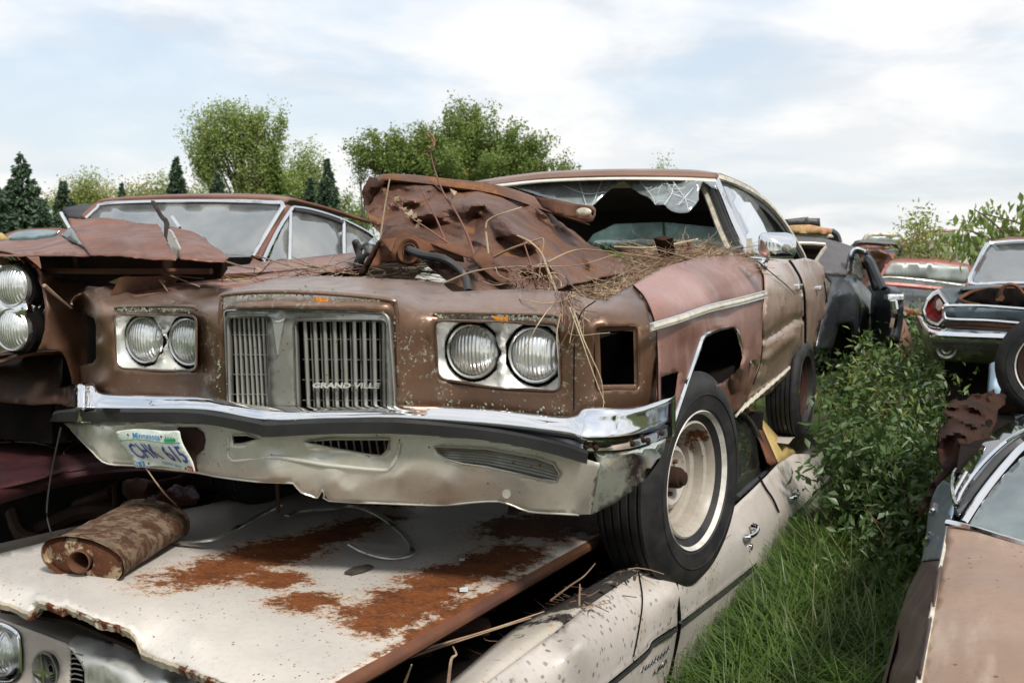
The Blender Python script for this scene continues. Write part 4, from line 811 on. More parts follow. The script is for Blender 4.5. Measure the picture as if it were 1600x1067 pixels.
hc = [(-30, 932, -.02), (0, 938, -.02), (30, 949, -.03), (54, 949, -.02), (62, 938, .012), (80, 942, .016), (100, 947, .012), (104, 945, .02), (150, 964, .012), (204, 983, .004), (215, 1000, -.02), (222, 1017, -.045), (276, 1037, -.035), (340, 1061, -.02), (505, 1095, -.01), (520, 1067, 0), (700, 967, 0), (925, 841, 0), (985, 808, -.02), (0, 905, .0), (40, 920, .0), (55, 930, -.004), (150, 930, .012), (200, 950, .012), (260, 960, .01), (300, 1000, .006), (400, 1000, .005), (180, 905, .014), (150, 895, .014), (250, 882, .01), (275, 880, .012), (290, 885, -.002), (530, 803, .010), (540, 810, -.002), (700, 760, .008), (710, 768, -.002), (450, 950, .0), (600, 900, .0), (640, 860, .006), (620, 866, -.0), (780, 815, .010), (800, 818, 0), (760, 812, 0), (900, 790, .01), (0, 864, -.03), (200, 815, -.03), (385, 774, -.03), (100, 860, -.01), (300, 812, -.008), (210, 860, .0), (360, 800, .0), (850, 840, 0), (500, 735, -.03), (900, 745, 0)]
RH = RBF(hc)
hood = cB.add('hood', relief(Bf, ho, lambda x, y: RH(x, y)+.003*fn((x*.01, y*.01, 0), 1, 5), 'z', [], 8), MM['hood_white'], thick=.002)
fp = [Bf.L(x, y, 'z', RH(x, y)) for x, y in fe]
MM['lip'] = paint('rusty_hood_lip', (.42, .38, .29), (.36, .30, .22), 6, 0, (.5, .7), rust=(9, .50, .56), rcol=((.12, .035, .015), (.07, .022, .012)), seed=3)
dz = [.014+.010*abs(fn((i*.25, 0, 0), 1, 2)) for i in range(len(fp))]
cB.add('hood_lip', grid([fp, [p+np.array([0, -.004, -.006]) for p in fp], [p+np.array([0, .001, -d-.006]) for p, d in zip(fp, dz)], [p+np.array([0, .02, -d-.004]) for p, d in zip(fp, dz)]]), MM['lip'], hood)
re = [(505, 1095), (520, 1068), (622, 1011), (760, 933), (925, 841), (985, 808)]
rp = [Bf.L(x, y, 'z', RH(x, y)) for x, y in re]
MM['edge_rust'] = paint('hood_edge_rust', (.13, .048, .022), (.08, .03, .018), 5, 0, (.6, .85), streak=((.36, .16, .05), (3, .8, 9), .9), seed=8, bump=.4)
cB.add('hood_edge', loft([rp, [p+np.array([.014, 0, -.012]) for p in rp], [p+np.array([.015, 0, -.024]) for p in rp], [p+np.array([.006, 0, -.036]) for p in rp], [p+np.array([-.05, 0, -.05]) for p in rp]], 4, 2), MM['edge_rust'], hood)
cB.add('hood_underside', prism([p+np.array([-.03, 0, -.055]) for p in rp]+[Bf.L(500, 735, 'z', -.06), Bf.L(385, 774, 'z', -.06), Bf.L(0, 864, 'z', -.06), Bf.L(-40, 874, 'z', -.06), fp[0]+np.array([0, .06, -.05]), fp[20]+np.array([0, .06, -.06]), fp[-4]+np.array([0, .06, -.05])], (0, 0, -.01)), MM['rusty_dark'], smooth=False)
# fender, doors, quarter
crs = [(700, 1118), (762, 1067), (815, 1026), (870, 985), (925, 942), (980, 905), (1005, 890)]
inn = [(640, 1118), (702, 1068), (800, 985), (860, 950), (915, 920), (970, 888), (985, 880)]
ftop = loft([[Bf.L(x, y, 'z', -.10-.0) for x, y in inn], [Bf.L((a[0]*.4+b[0]*.6), (a[1]*.4+b[1]*.6), 'z', -.075) for a, b in zip(inn, crs)], [Bf.L(x, y, 'z', -.085) for x, y in crs]], 5, 3)
cB.add('fender_top', ftop, MM['white_top'], thick=.002)
so_ = crs[::1]+[(1060, 850), (1105, 820), (1140, 798), (1168, 772), (1196, 745), (1216, 724), (1240, 709), (1260, 709), (1276, 712), (1290, 722), (1298, 735), (1302, 747), (1300, 758), (1296, 775), (1290, 792), (1282, 806), (1274, 800), (1264, 803), (1252, 820), (1240, 842), (1229, 856), (1222, 880), (1218, 893), (1204, 905), (1190, 925), (1170, 955), (1148, 982), (1110, 1022), (1066, 1067), (1040, 1095), (900, 1150), (720, 1150)]
xs_ = lambda x, y: .0
sc0 = [(*c, 1.05) for c in crs]
sc0 = [(c[0], c[1], Bf.L(c[0], c[1], 'z', -.085)[0]) for c in crs]+[(1060, 850, 1.02), (1140, 798, .99), (1196, 745, .97), (1240, 709, .93), (1276, 712, .93), (1302, 747, .97), (1300, 758, 1.0), (1060, 975, 1.09), (950, 1065, 1.10), (1180, 880, 1.08), (1235, 805, 1.06), (1290, 750, 1.04), (1240, 842, 1.02), (1218, 893, 1.0), (1148, 982, 1.0), (1066, 1067, 1.0), (900, 1150, 1.08), (720, 1150, 1.08), (1050, 930, 1.10), (900, 1010, 1.10), (1165, 830, 1.07), (1120, 900, 1.09), (1235, 773, 1.04), (1262, 740, 1.0), (1110, 960, 1.07), (1180, 930, 1.03), (1000, 1067, 1.08)]
RS = RBF(sc0)
sd = lambda v: fn((v[0], v[1]*.7, v[2]*2), 2.0, 5, 2)*.014
side = cB.add('body_side', relief(Bf, so_, RS, 'x', [], 10, disp=sd), MM['white_side'], thick=.003)
gB = lambda pts, off=.006, r=.004, mat='dark', name='panel_gap', par=side: cB.add(name, tube([Bf.L(a, b, 'x', RS(a, b)+off) for a, b in pts], r, 6, 4), MM[mat], par)
gB([(1056, 905), (1061, 950), (1061, 985), (1052, 1030), (1042, 1080)], .004, .006); gB([(998, 893), (1004, 935), (999, 980), (990, 1025)], .004, .0022)
gB([(1186, 744), (1196, 762), (1208, 780), (1217, 800)], .008, .006); gB([(1216, 726), (1228, 745), (1240, 768), (1246, 790), (1244, 812)], .008, .004, 'trim_cream')
gB([(1056, 905), (1100, 868), (1142, 835)], -.001, .001)
for pts in ([(940, 1075), (990, 1034), (1012, 1014), (1020, 1001), (1056, 978)], [(1063, 972), (1105, 940), (1150, 905), (1181, 880)], [(1236, 806), (1262, 782), (1285, 758), (1302, 738)]):
    gB(pts, .012, .0055, 'chrome', 'side_moulding'); gB([(x+.5, y+5) for x, y in pts], .006, .008, 'black', 'moulding_shadow_gap')
for (x, y) in ((1167, 831), (1235, 773)):
    k = 1 if x < 1200 else .9; c = Bf.L(x, y, 'x', RS(x, y)); h = cB.add('door_handle', tube([c+np.array([.01, -.09*k, -.004]), c+np.array([.035, -.07*k, 0]), c+np.array([.038, .02, .0]), c+np.array([.03, .075*k, .012]), c+np.array([.005, .09*k, .015])], .010, 8, 4), MM['chrome'], side)
    cB.add('handle_button', lathe([(.014, 0), (.014, .03), (0, .033)], c+np.array([0, .08*k, .006]), (1, 0, 0), 12), MM['chrome'], h)
cB.add('lock', lathe([(.017, 0), (.016, .012), (.008, .014), (0, .010)], Bf.L(1171, 854, 'x', RS(1171, 854)), (1, 0, 0), 14), MM['chrome'], side)
# faint script on the fender
def sp(u, v, a=(1001, 1052), b=(1045, 1017), h=9): return Bf.L(a[0]+(b[0]-a[0])*u+h*v*.25-v*.5, a[1]+(b[1]-a[1])*u-h*v, 'x', RS(1020, 1035)+.012)
V, Fc = textgeo('Grandeur', sp, .01); 
rgx = random.Random(4); gs = []
for k in range(9):      # worn illegible chrome script: slanted strokes joined by a base line
    u = k/9; gs.append([sp(u, .1), sp(u+.05, .85+.3*(k % 4 == 0)), sp(u+.07, .1), sp(u+.11, .35)])
cB.add('script_badge', tube([p for g in gs for p in g], .0028, 5, 2), MM['chrome'], side)
q4 = lambda u, v: sp(u, v, (1026, 1050), (1042, 1036), 8)
cB.add('script_badge', tube([q4(0, .1), q4(.2, 1), q4(.15, .3), q4(.45, .35), q4(.5, 1), q4(.5, 0), q4(.7, .1), q4(.75, .9), q4(.9, .8), q4(.95, .1)], .003, 5, 2), MM['chrome'], side)
# torn lower door corner
cB.add('bent_door_skin', relief(Bf, [(1164, 935), (1170, 955), (1187, 968), (1186, 972), (1166, 976), (1150, 983), (1160, 960)], [(1164, 935, 1.03), (1187, 968, 1.14), (1150, 983, 1.0), (1166, 976, 1.08)], 'x', [], 6), MM['trim_cream'], side, thick=.003)
# door glass, frames, yellow pillar
wo_ = [(1118, 640), (1136, 650), (1152, 644), (1166, 652), (1178, 670), (1187, 690), (1195, 712), (1199, 726), (1194, 740), (1175, 756), (1150, 778), (1128, 790), (1110, 700)]
MM['dark_glass'] = glass('dark_dirty_glass', (.10, .13, .11), .10, dirt=.10, dcol=(.18, .20, .16))
cB.add('door_glass', relief(Bf, wo_, lambda x, y: np.interp(y, [640, 790], [.76, .93]), 'x', [], 14), MM['dark_glass'], thick=.004)
wl = [Bf.L(x, y, 'x', np.interp(y, [640, 790], [.77, .94])) for x, y in cr(wo_[1:11], 3)]
cB.add('window_frame', sweep(wl, circ(.016, 6), up=(1, 0, 0)), MM['black']); cB.add('window_trim', sweep([p+np.array([.012, .02, -.0]) for p in wl], circ(.006, 6), up=(1, 0, 0)), MM['chrome'])
cB.add('door_pillar', relief(Bf, [(1160, 640), (1168, 636), (1190, 664), (1207, 703), (1216, 723), (1205, 727), (1199, 722), (1188, 690), (1178, 668)], lambda x, y: np.interp(y, [636, 725], [.72, .92]), 'x', [], 10), MM['rusty'], thick=.004)
MM['mustard'] = paint('mustard_roof_pillar', (.42, .31, .11), (.30, .21, .08), 6, 0, (.6, .8), rust=(5, .62, .7), seed=21, spots=(40, .1, .5))
cB.add('roof_pillar', relief(Bf, [(1162, 634), (1176, 634), (1186, 649), (1198, 662), (1214, 680), (1230, 694), (1245, 707), (1232, 714), (1216, 723), (1206, 703), (1190, 664)], lambda x, y: np.interp(y, [634, 725], [.70, .90]), 'x', [], 9), MM['mustard'], thick=.006)
cB.add('roof', loft([[np.array([x, y, .36-.05*(x/.8)**2+(.0 if y < 4.4 else -.05)]) for x in (-.8, -.4, 0, .35, .60)] for y in (3.0, 3.5, 4.0, 4.4)], 4, 4, flip=True), MM['white_side'], thick=.02)
cB.add('rear_deck', loft([[np.array([x, y, z-.02*abs(x)]) for x in (-.9, -.4, .4, .90)] for y, z in ((5.05, .0), (5.3, .02), (5.9, -.03), (6.1, -.15), (6.12, -.45))], 3, 3, flip=True), MM['white_side'])
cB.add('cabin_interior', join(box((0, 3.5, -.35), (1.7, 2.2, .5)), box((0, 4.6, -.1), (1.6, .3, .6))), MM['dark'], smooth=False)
cB.add('engine_bay', join(box((.05, 1.75, -.44), (1.62, 1.7, .3))), MM['dark'], smooth=False)
cB.add('inner_fender', loft([[np.array([1.0, y, -.10]) for y in (.4, 1.0, 1.6, 2.1)], [np.array([.93, y, -.16]) for y in (.4, 1.0, 1.6, 2.1)], [np.array([.80, y, -.26]) for y in (.4, 1.0, 1.6, 2.1)]], 3, 2), MM['rusty_dark'])
rg = random.Random(5)
cB.add('engine_block', join(box((.1, 1.4, -.2), (.5, .6, .2)), tube([(.3, 1.0, -.14), (.55, 1.1, -.12), (.7, 1.4, -.16)], .03, 10, 4), tube([(.5, .75, -.2), (.55, .95, -.13), (.62, 1.2, -.18)], .025, 10, 4), *[lathe([(.05, 0), (.05, .03), (.03, .035), (0, .035)], (.55, 1.3+.18*i, -.2), (0, .2, 1), 14) for i in range(3)]), MM['rusty_dark'])
cB.add('underbody', join(box((0, 3.0, -.62), (1.7, 5.4, .2))), MM['dark'], smooth=False)
cB.add('left_side', loft([[np.array([x, y, z]) for y in (.5, 1.5, 3, 4.5, 5.8)] for z, x in ((-.03, -.9), (-.2, -1.0), (-.5, -.98), (-.65, -.9))], 3, 3), MM['white_side'])
wheel(cB, (-.86, 1.4, -.55), (-1, 0, 0), .34, .2, band=None); wheel(cB, (.88, 1.35, -.56), (1, 0, 0), .34, .2, band=None); wheel(cB, (.86, 4.75, -.56), (1, 0, 0), .34, .2, band=None, rimmat='rusty'); wheel(cB, (-.86, 4.75, -.56), (-1, 0, 0), .34, .2, band=None)
# front: header, lamp, vent, chrome beak
FB = lambda d=0: (lambda x: np.interp(x, [-1.2, -.4, .1, .7], [.74, .69, .60, .50])+d)
MM['white_face'] = paint('white_front_panel', (.55, .48, .43), (.50, .44, .40), 3, 0, (.35, .5), spots=(40, .09, .5), seed=15)
cB.add('header_panel', loft([[Bf.hit(x, y, FB(.12)) for x, y in ((-40, 905+15), (0, 936), (60, 960), (104, 975), (170, 995))], [Bf.hit(x, y, FB(.03)) for x, y in ((-40, 940), (0, 956), (60, 978), (104, 994), (170, 1012))], [Bf.hit(x, y, FB()) for x, y in ((-40, 949), (0, 965), (60, 988), (104, 1005), (170, 1025))]], 4, 3), MM['white_top'])
fpo = [(-60, 945), (-40, 949), (0, 965.5), (60, 988), (104, 1005), (110, 1012), (110, 1120), (-60, 1120)]
hl = rnd([(-32, 966), (10, 974), (31, 988), (34, 1020), (34, 1055), (18, 1068), (-20, 1068), (-34, 1040)], 10); vt = ell(74.5, 1047, 19, 28)
fcp = cB.add('front_panel', relief(Bf, fpo, FB(), 'F', [hl, vt], 9), MM['white_face'], thick=.003)
cB.add('headlight_trim', join(lip(Bf, hl, FB(), [(-1, 0), (0, -.008), (2.5, -.010), (3.5, .0), (5, -.002), (8, .03)])), MM['chrome'], fcp)
headlamp(cB, Bf.hit(0, 1017, FB(.02)), (-.1, -1, 0), .075)
vc_ = Bf.hit(74.5, 1047, FB()); vr = .044
cB.add('vent', join(lathe([(vr*1.22, .0), (vr*1.24, .010), (vr*1.12, .010), (vr, -.012)], vc_, (-.05, -1, 0), 32), *[lathe([(vr*(.28+.16*k), -.012), (vr*(.28+.16*k)+.003, -.006), (vr*(.28+.16*k)+.005, -.012)], vc_, (-.05, -1, 0), 28) for k in range(5)]), MM['alu'], fcp)
cB.add('vent_back', lathe([(vr, -.014), (0, -.014)], vc_, (-.05, -1, 0), 24), MM['dark'], fcp)
st = []
for a in (0, 90, 180, 270):
    d = np.array([math.cos(R_(a+10)), 0, math.sin(R_(a+10))]); st.append(tube([vc_+np.array([0, -.034, 0]), vc_+d*vr*1.05+np.array([0, -.026, 0])], .006, 5, 1, scale=[1.3, .35]))
cB.add('vent_star', prism([vc_+np.array([math.cos(k*math.pi/4+.15)*(.05 if k % 2 == 0 else .009), -.017, math.sin(k*math.pi/4+.15)*(.05 if k % 2 == 0 else .009)]) for k in range(8)], (0, .005, 0)), MM['chrome'], fcp, smooth=False)
nc = lambda pts: [Bf.hit(x, y, FB(d)) for x, y, d in pts]
be = cB.add('grille_surround', relief(Bf, [(104, 1012), (112, 998), (121, 991), (150, 996), (176, 1004), (186, 1003), (200, 1010), (230, 1027), (270, 1041), (300, 1048), (307, 1054), (313, 1072), (320, 1120), (132, 1120), (132, 1050), (126, 1035), (112, 1016), (108, 1012)], [(104, 1012, .63), (121, 991, .66), (150, 998, .66), (176, 1004, .66), (132, 1035, .585), (150, 1022, .59), (140, 1060, .58), (187, 1003, .65), (200, 1010, .64), (230, 1027, .62), (300, 1050, .58), (170, 1035, .555), (200, 1045, .54), (260, 1062, .53), (150, 1070, .57), (210, 1075, .52), (160, 1110, .56), (313, 1072, .55), (320, 1120, .53), (250, 1120, .505)], 'y', [], 5, smooth_it=3), MM['bezel'], thick=.003)
if 0: cB.add('surround_edge', tube([Bf.L(x, y, 'y', d-.004) for x, y, d in ((106, 1012, .60), (118, 1022, .585), (131, 1037, .57), (143, 1026, .57), (160, 1014, .59), (184, 1004, .64))], .004, 6, 5), MM['chrome'], be)
cB.add('grille_back', relief(Bf, [(100, 1010), (135, 1020), (135, 1120), (100, 1120)], .70, 'y', [], 20), MM['dark'])
cB.add('grille_bars', join(*[tube([Bf.L(108, y, 'y', .66), Bf.L(116, y-2, 'y', .62), Bf.L(129, y+1, 'y', .60)], .0022, 4, 2) for y in range(1022, 1100, 8)]), MM['alu'])
# ---------------------------------------------------------------- things lying on the white hood
MM['muffler'] = paint('rusted_muffler_skin', (.20, .145, .095), (.12, .08, .05), 18, .15, (.55, .8), rust=(22, .42, .56), rcol=((.075, .038, .022), (.05, .026, .017)), streak=((.30, .24, .17), (9, 9, 3), .5), bump=.5, seed=17)
P0 = Bf.L(131, 874, 'z', .056); P1 = Bf.L(240, 811, 'z', .068); ax = (P1-P0); Ln = np.linalg.norm(ax); ax /= Ln; ux = np.cross(ax, (0, 0, 1)); ux /= np.linalg.norm(ux); vz = np.cross(ux, ax)
tlt = .05; ux, vz = ux*math.cos(tlt)-vz*math.sin(tlt), ux*math.sin(tlt)+vz*math.cos(tlt)
u2 = ux*math.cos(.30)+ax*math.sin(-.30)*1.0
me_ = lambda c, a, b: [c+u2*a*math.copysign(abs(math.cos(t))**.85, math.cos(t))+vz*b*math.copysign(abs(math.sin(t))**.9, math.sin(t))*(1+.02*math.sin(5*t)) for t in np.linspace(0, 2*math.pi, 48, endpoint=False)]
MA, MB_ = .142, .058
mf = Thing('muffler', 'rusty oval muffler lying on the white hood', 'muffler', Bf, P0-np.array([0, 0, .07]))
rowsm = [me_(P0-ax*0.008, MA*1.03, MB_*1.06), me_(P0-ax*.012, MA*1.05, MB_*1.1), me_(P0-ax*.004, MA*1.055, MB_*1.12), me_(P0+ax*.008, MA*1.02, MB_*1.04)]
for k in np.linspace(.03, .92, 18): rowsm.append([p+np.array([0, 0, 1])*(.003*fn(p, 14)) for p in me_(P0+ax*Ln*k, MA*(1.0+.0*k), MB_*(1.0+.04*math.sin(k*30)*.3))])
rowsm += [me_(P0+ax*(Ln-.01), MA*.99, MB_), me_(P0+ax*Ln, MA*1.04, MB_*1.1), me_(P0+ax*(Ln+.012), MA*1.0, MB_*1.05)]
mb = mf.add('shell', grid(rowsm, closed_v=True), MM['muffler'])
mf.add('end_plate', join(grid([me_(P0-ax*.010, MA*1.01, MB_*1.02), me_(P0+ax*.004, MA*.97, MB_*.95), me_(P0-ax*.006, MA*.75, MB_*.7), me_(P0-ax*.010, MA*.28, MB_*.50)], closed_v=True)), paint('muffler_end', (.36, .30, .19), (.24, .16, .09), 12, .1, (.6, .85), rust=(9, .44, .50), rcol=((.075, .03, .015), (.055, .022, .013)), bump=.5, seed=19), mb)
mf.add('end_plate', grid([me_(P0+ax*(Ln+.010), MA*1.0, MB_*1.05), me_(P0+ax*(Ln+.02), .01, .01)], closed_v=True), MM['muffler'], mb)
mf.add('outlet_pipe', lathe([(.030, -.04), (.031, .02), (.033, .024), (.030, .026), (.027, .02), (.027, -.10), (0, -.10)], P0-ax*.006+vz*.002, -ax, 28), MM['rusty'], mb)
tr = [(p, z) for p, z in (((227, 846), .004), ((262, 848), .01), ((300, 847), .02), ((335, 842), .035), ((368, 826), .03), ((400, 808), .02), ((437, 789), .01))]
sw = lambda pts, w=.012, n=6: sweep([Bf.L(p[0], p[1], 'z', z) for p, z in pts], [(-w, -.001), (-w*.8, .004), (-w*.1, .0055), (0, .001), (w*.1, .0055), (w*.8, .004), (w, -.001)], up=(0, 0, 1), n=n)
MM['bent_trim'] = chrome('bent_aluminium', (.66, .66, .62), (.25, .4), dull=((.45, .45, .40), .42, .6))
single('trim_strip', sw(tr), MM['bent_trim'], 'bent bright metal trim strip running right from the muffler', 'trim strip', Bf, group='trim strips on the white hood', thick=.0015)
tr = [(p, z) for p, z in (((448, 806), .004), ((470, 799), .012), ((520, 795), .03), ((546, 791), .04), ((575, 797), .05), ((605, 813), .04), ((632, 836), .022), ((645, 856), .012), ((641, 866), .008), ((618, 872), .006), ((592, 869), .01), ((568, 861), .02), ((548, 850), .03))]
single('trim_strip', sw(tr, .013), MM['bent_trim'], 'long trim strip curled into a hook on the rusty hood below the bumper', 'trim strip', Bf, group='trim strips on the white hood', thick=.0015)
def shard(x, y, s, seed, label, fr=Bf):
    rg = random.Random(seed); c = Bf.L(x, y, 'z', .004); k = rg.randint(4, 6)
    P = [c+np.array([math.cos(a)*s*rg.uniform(.6, 1.2), math.sin(a)*s*rg.uniform(1., 1.8), rg.uniform(0, .006)]) for a in np.linspace(0, 6.28, k, endpoint=False)]
    single('glass_shard', prism(P, (0, 0, .004)), MM['crack'], label, 'glass shard', Bf, group='glass shards on the white hood', smooth=False)
shard(724, 923, .016, 1, 'larger pale glass shard on the dark rust patch near the hood edge'); shard(722, 876, .011, 2, 'small glass shard on white paint right of the curled trim')
P_ = [Bf.L(x, y, 'z', .004) for x, y in ((538, 896), (552, 888), (575, 884), (584, 887), (566, 894), (550, 898))]
single('bark_flake', prism(P_, (0, 0, .006)), MM['soot'], 'black flake of debris lying on the hood left of the dark rust', 'debris', Bf, smooth=False)
# litter in the gap between hood and fender
def litter(name, fr, box_, n, mats, label, cat, seed=0, ln=(.05, .22), r=(.0012, .003), leaf=.3, bend=.3, flat=.35):
    rg = random.Random(seed); V = []; Fc = []; k = 0; mi = []
    (x0, x1), (y0, y1), zf = box_
    for i in range(n):
        x, y = rg.uniform(x0, x1), rg.uniform(y0, y1); z = zf(x, y)+rg.random()**2*.06; c = np.array([x, y, z])
        if rg.random() < leaf:
            s = rg.uniform(.006, .018); a = rg.uniform(0, 6.28); u = np.array([math.cos(a), math.sin(a), rg.uniform(-.6, .6)])*s; w = np.array([-math.sin(a), math.cos(a), rg.uniform(-.6, .6)])*s*.6
            V += [c-u, c+w, c+u, c-w]; Fc.append((k, k+1, k+2, k+3)); mi.append(len(mats)-1); k += 4
        else:
            a = rg.uniform(0, 6.28); L_ = rg.uniform(*ln); d = np.array([math.cos(a), math.sin(a), rg.gauss(0, flat)*.5]); b = np.array([rg.gauss(0, bend), rg.gauss(0, bend), rg.gauss(0, bend*.5)])
            pts = [c+d*L_*t+b*L_*t*t for t in (0, .35, .7, 1)]; v, f = sweep(pts, circ(rg.uniform(*r), 3), up=(.01, .02, 1), cap=False, scale=[1, .6])
            m_ = rg.randrange(len(mats)-1) if len(mats) > 1 else 0
            V += list(v); Fc += [tuple(q+k for q in t) for t in f]; mi += [m_]*len(f); k += len(v)
    ob = single(name, (np.array(V), Fc), [MM[m] for m in mats], label, cat, fr, kind='stuff', sharp=0)
    return ob, mi
def litt(*a, **k):
    ob, mi = litter(*a, **k); ob.data.polygons.foreach_set('material_index', np.array(mi[:len(ob.data.polygons)], dtype=np.int32)) if len(mi) == len(ob.data.polygons) else None
    return ob
litt('leaf_litter', Bf, ((.74, 1.0), (1.3, 2.6), lambda x, y: -.25+.16*max(0, (x-.78)/.22)), 900, ['twig', 'redtwig', 'soot'], 'dark leaf litter and twigs in the gap beside the white hood', 'leaf litter', 3, (.03, .09), leaf=.6)
for i, pts in enumerate(([(700, 1070, .05), (705, 1030, .03), (713, 1022, .03), (708, 1010, 0)], [(640, 1020, -.08), (760, 985, -.06), (850, 955, -.05)], [(905, 945, -.02), (906, 912, .04)], [(600, 1040, -.1), (720, 1000, -.1), (830, 965, -.09)], [(860, 938, -.06), (890, 915, -.02), (912, 900, -.03), (930, 880, -.03)], [(632, 1067, -.1), (643, 1038, -.04)])):
    single('twig', tube([Bf.L(x, y, 'z', z) for x, y, z in pts], .0032, 5, 4, scale=[1.2, .6]), MM['twig'], ['pale forked twig rising from the gap at the bottom edge', 'long thin twig crossing the dark gap beside the white hood', 'short upright straw standing on the white fender', 'lower long twig in the dark gap below the other', 'crooked twig near the tyre in the gap', 'short twig at the bottom left of the gap'][i], 'twig', Bf, group='twigs in the gap beside the white hood')
# ---------------------------------------------------------------- crumpled hood on the bronze car
ch = Thing('crumpled_hood', 'crumpled rusty brown hood folded up in front of the broken windscreen', 'car hood', A, (.35, 1.2, .1))
co_ = jag([(580, 292), (586, 280), (605, 276), (642, 278), (697, 284), (766, 294), (807, 304), (850, 325), (880, 350), (915, 377), (950, 397), (981, 413), (974, 426), (917, 440), (886, 446), (868, 453), (800, 456), (740, 457), (700, 440), (650, 400), (600, 372), (578, 346), (570, 327), (567, 312), (568, 296), (574, 286)], 1.2, 3, 9)
cc_ = [(580, 285, 1.55), (568, 310, 1.35), (575, 345, 1.1), (605, 276, 1.6), (642, 278, 1.65), (697, 284, 1.75), (766, 294, 1.85), (807, 304, 1.95), (850, 325, 2.0), (880, 350, 2.0), (915, 377, 2.0), (950, 397, 1.9), (981, 413, 1.7), (974, 426, 1.4), (917, 440, .9), (886, 446, .65), (800, 456, .45), (740, 457, .5), (700, 440, .6), (650, 400, .8), (600, 372, .95), (640, 320, 1.25), (700, 340, 1.15), (740, 322, 1.15), (770, 350, .95), (800, 330, 1.3), (840, 370, 1.1), (860, 410, .85), (760, 400, .75), (720, 390, .85), (900, 400, 1.3), (930, 415, 1.3), (620, 300, 1.4), (680, 300, 1.5), (800, 420, .62), (830, 440, .6)]
RC = RBF(cc_)
rg1 = ridges([([(570, 318), (590, 300), (625, 287), (680, 290), (740, 300), (800, 315)], -.07, 12), ([(574, 330), (600, 312), (620, 303), (628, 318), (650, 312), (672, 296)], -.07, 13), ([(590, 355), (612, 330), (650, 322), (690, 305)], .06, 13),
    ([(600, 350), (640, 338), (690, 330), (745, 318), (790, 320)], -.05, 12), ([(640, 355), (700, 350), (740, 340)], .05, 12), ([(740, 320), (757, 320), (790, 350), (832, 388), (876, 432), (880, 446)], -.11, 20), ([(745, 330), (742, 360), (735, 400), (730, 440)], .07, 16),
    ([(755, 325), (770, 362), (800, 400), (822, 440)], .05, 18), ([(800, 312), (840, 342), (862, 352), (880, 380), (910, 412), (915, 420)], .10, 18), ([(830, 322), (868, 346), (898, 370), (918, 398), (921, 412)], -.09, 11), ([(862, 360), (890, 395), (905, 425)], -.04, 12), ([(925, 385), (950, 405), (955, 420), (935, 432)], -.06, 12), ([(668, 300), (700, 298), (760, 305)], .04, 9), ([(690, 410), (720, 385), (745, 372)], -.04, 12), ([(583, 286), (590, 300), (578, 318)], .07, 8)])
def cd_(v):
    tri = lambda x: abs((x % 1)-.5)*2; w = fn(v, 2.2, 2, 2); w2 = fn(v, 4.5, 8, 2)
    a = tri(v[0]*1.3+v[2]*4.2+w*1.1)*.058; b = tri(v[0]*4.6-v[2]*3.0+w2*.9)*.028; c = tri(v[0]*2.5+v[2]*11+w*2.2)*.010
    return a*(.5+.9*abs(w2))+b+c-.035
MM['hood_rust2'] = MM['hood_rust']
def facets(outline, step, amp, seed):
    rg = np.random.RandomState(seed); V2, T = tri2d(outline, [], step); h = rg.uniform(-amp, amp, len(V2)); P = V2[np.array(T)]; H = h[np.array(T)]
    a, b, c = P[:, 0], P[:, 1], P[:, 2]; det = (b[:, 1]-c[:, 1])*(a[:, 0]-c[:, 0])+(c[:, 0]-b[:, 0])*(a[:, 1]-c[:, 1])
    def f(x, y):
        x, y = 775+.5*(.94*(x-775)+.34*(y-370)), 370+1.25*(-.34*(x-775)+.94*(y-370))
        l1 = ((b[:, 1]-c[:, 1])*(x-c[:, 0])+(c[:, 0]-b[:, 0])*(y-c[:, 1]))/det; l2 = ((c[:, 1]-a[:, 1])*(x-c[:, 0])+(a[:, 0]-c[:, 0])*(y-c[:, 1]))/det; l3 = 1-l1-l2
        i = np.argmax(np.minimum(np.minimum(l1, l2), l3)); return float(l1[i]*H[i, 0]+l2[i]*H[i, 1]+l3[i]*H[i, 2])
    return f
big_ = [(540, 250), (1010, 250), (1010, 480), (540, 480)]
fa1, fa2 = facets(big_, 26, .12, 5), facets(big_, 12, .034, 8)
hs = ch.add('crumpled_panel', relief(A, co_, lambda x, y: RC(x, y)+.95*rg1(x, y)+fa1(x, y)+fa2(x, y), 'y', [], 3.0, disp=lambda v: .7*cd_(v)), MM['hood_rust'], thick=.003, sharp=16)
# dark rolled rear edge
top = [(572, 284, 1.5), (590, 276, 1.55), (605, 273, 1.5), (642, 274, 1.5), (697, 280, 1.6), (766, 288, 1.7), (812, 300, 1.8), (850, 313, 1.85), (898, 322, 1.8), (922, 325, 1.75)]
lo_ = [(575, 292, 1.45), (592, 286, 1.45), (607, 281, 1.42), (642, 284, 1.42), (697, 291, 1.5), (766, 301, 1.6), (812, 315, 1.7), (850, 328, 1.75), (890, 340, 1.7), (915, 347, 1.65)]
tp, lp_ = [A.L(x, y, 'y', v) for x, y, v in top], [A.L(x, y, 'y', v) for x, y, v in lo_]
ch.add('rear_flange', loft([[p+np.array([0, .05, -.02]) for p in tp], tp, [(p+q)/2+np.array([0, -.006, 0])+np.array([0, .012*fn(p, 8), 0]) for p, q in zip(tp, lp_)], lp_, [p+np.array([0, .06, -.01]) for p in lp_]], 4, 3), MM['hood_rust'], hs, thick=.003)
fl = [(835, 307, 1.68), (865, 311, 1.66), (898, 318, 1.64), (915, 321, 1.6), (926, 322, 1.6), (930, 327, 1.6), (930, 335, 1.6), (926, 345, 1.6), (918, 347, 1.6), (900, 342, 1.62), (865, 333, 1.64), (848, 325, 1.66)]
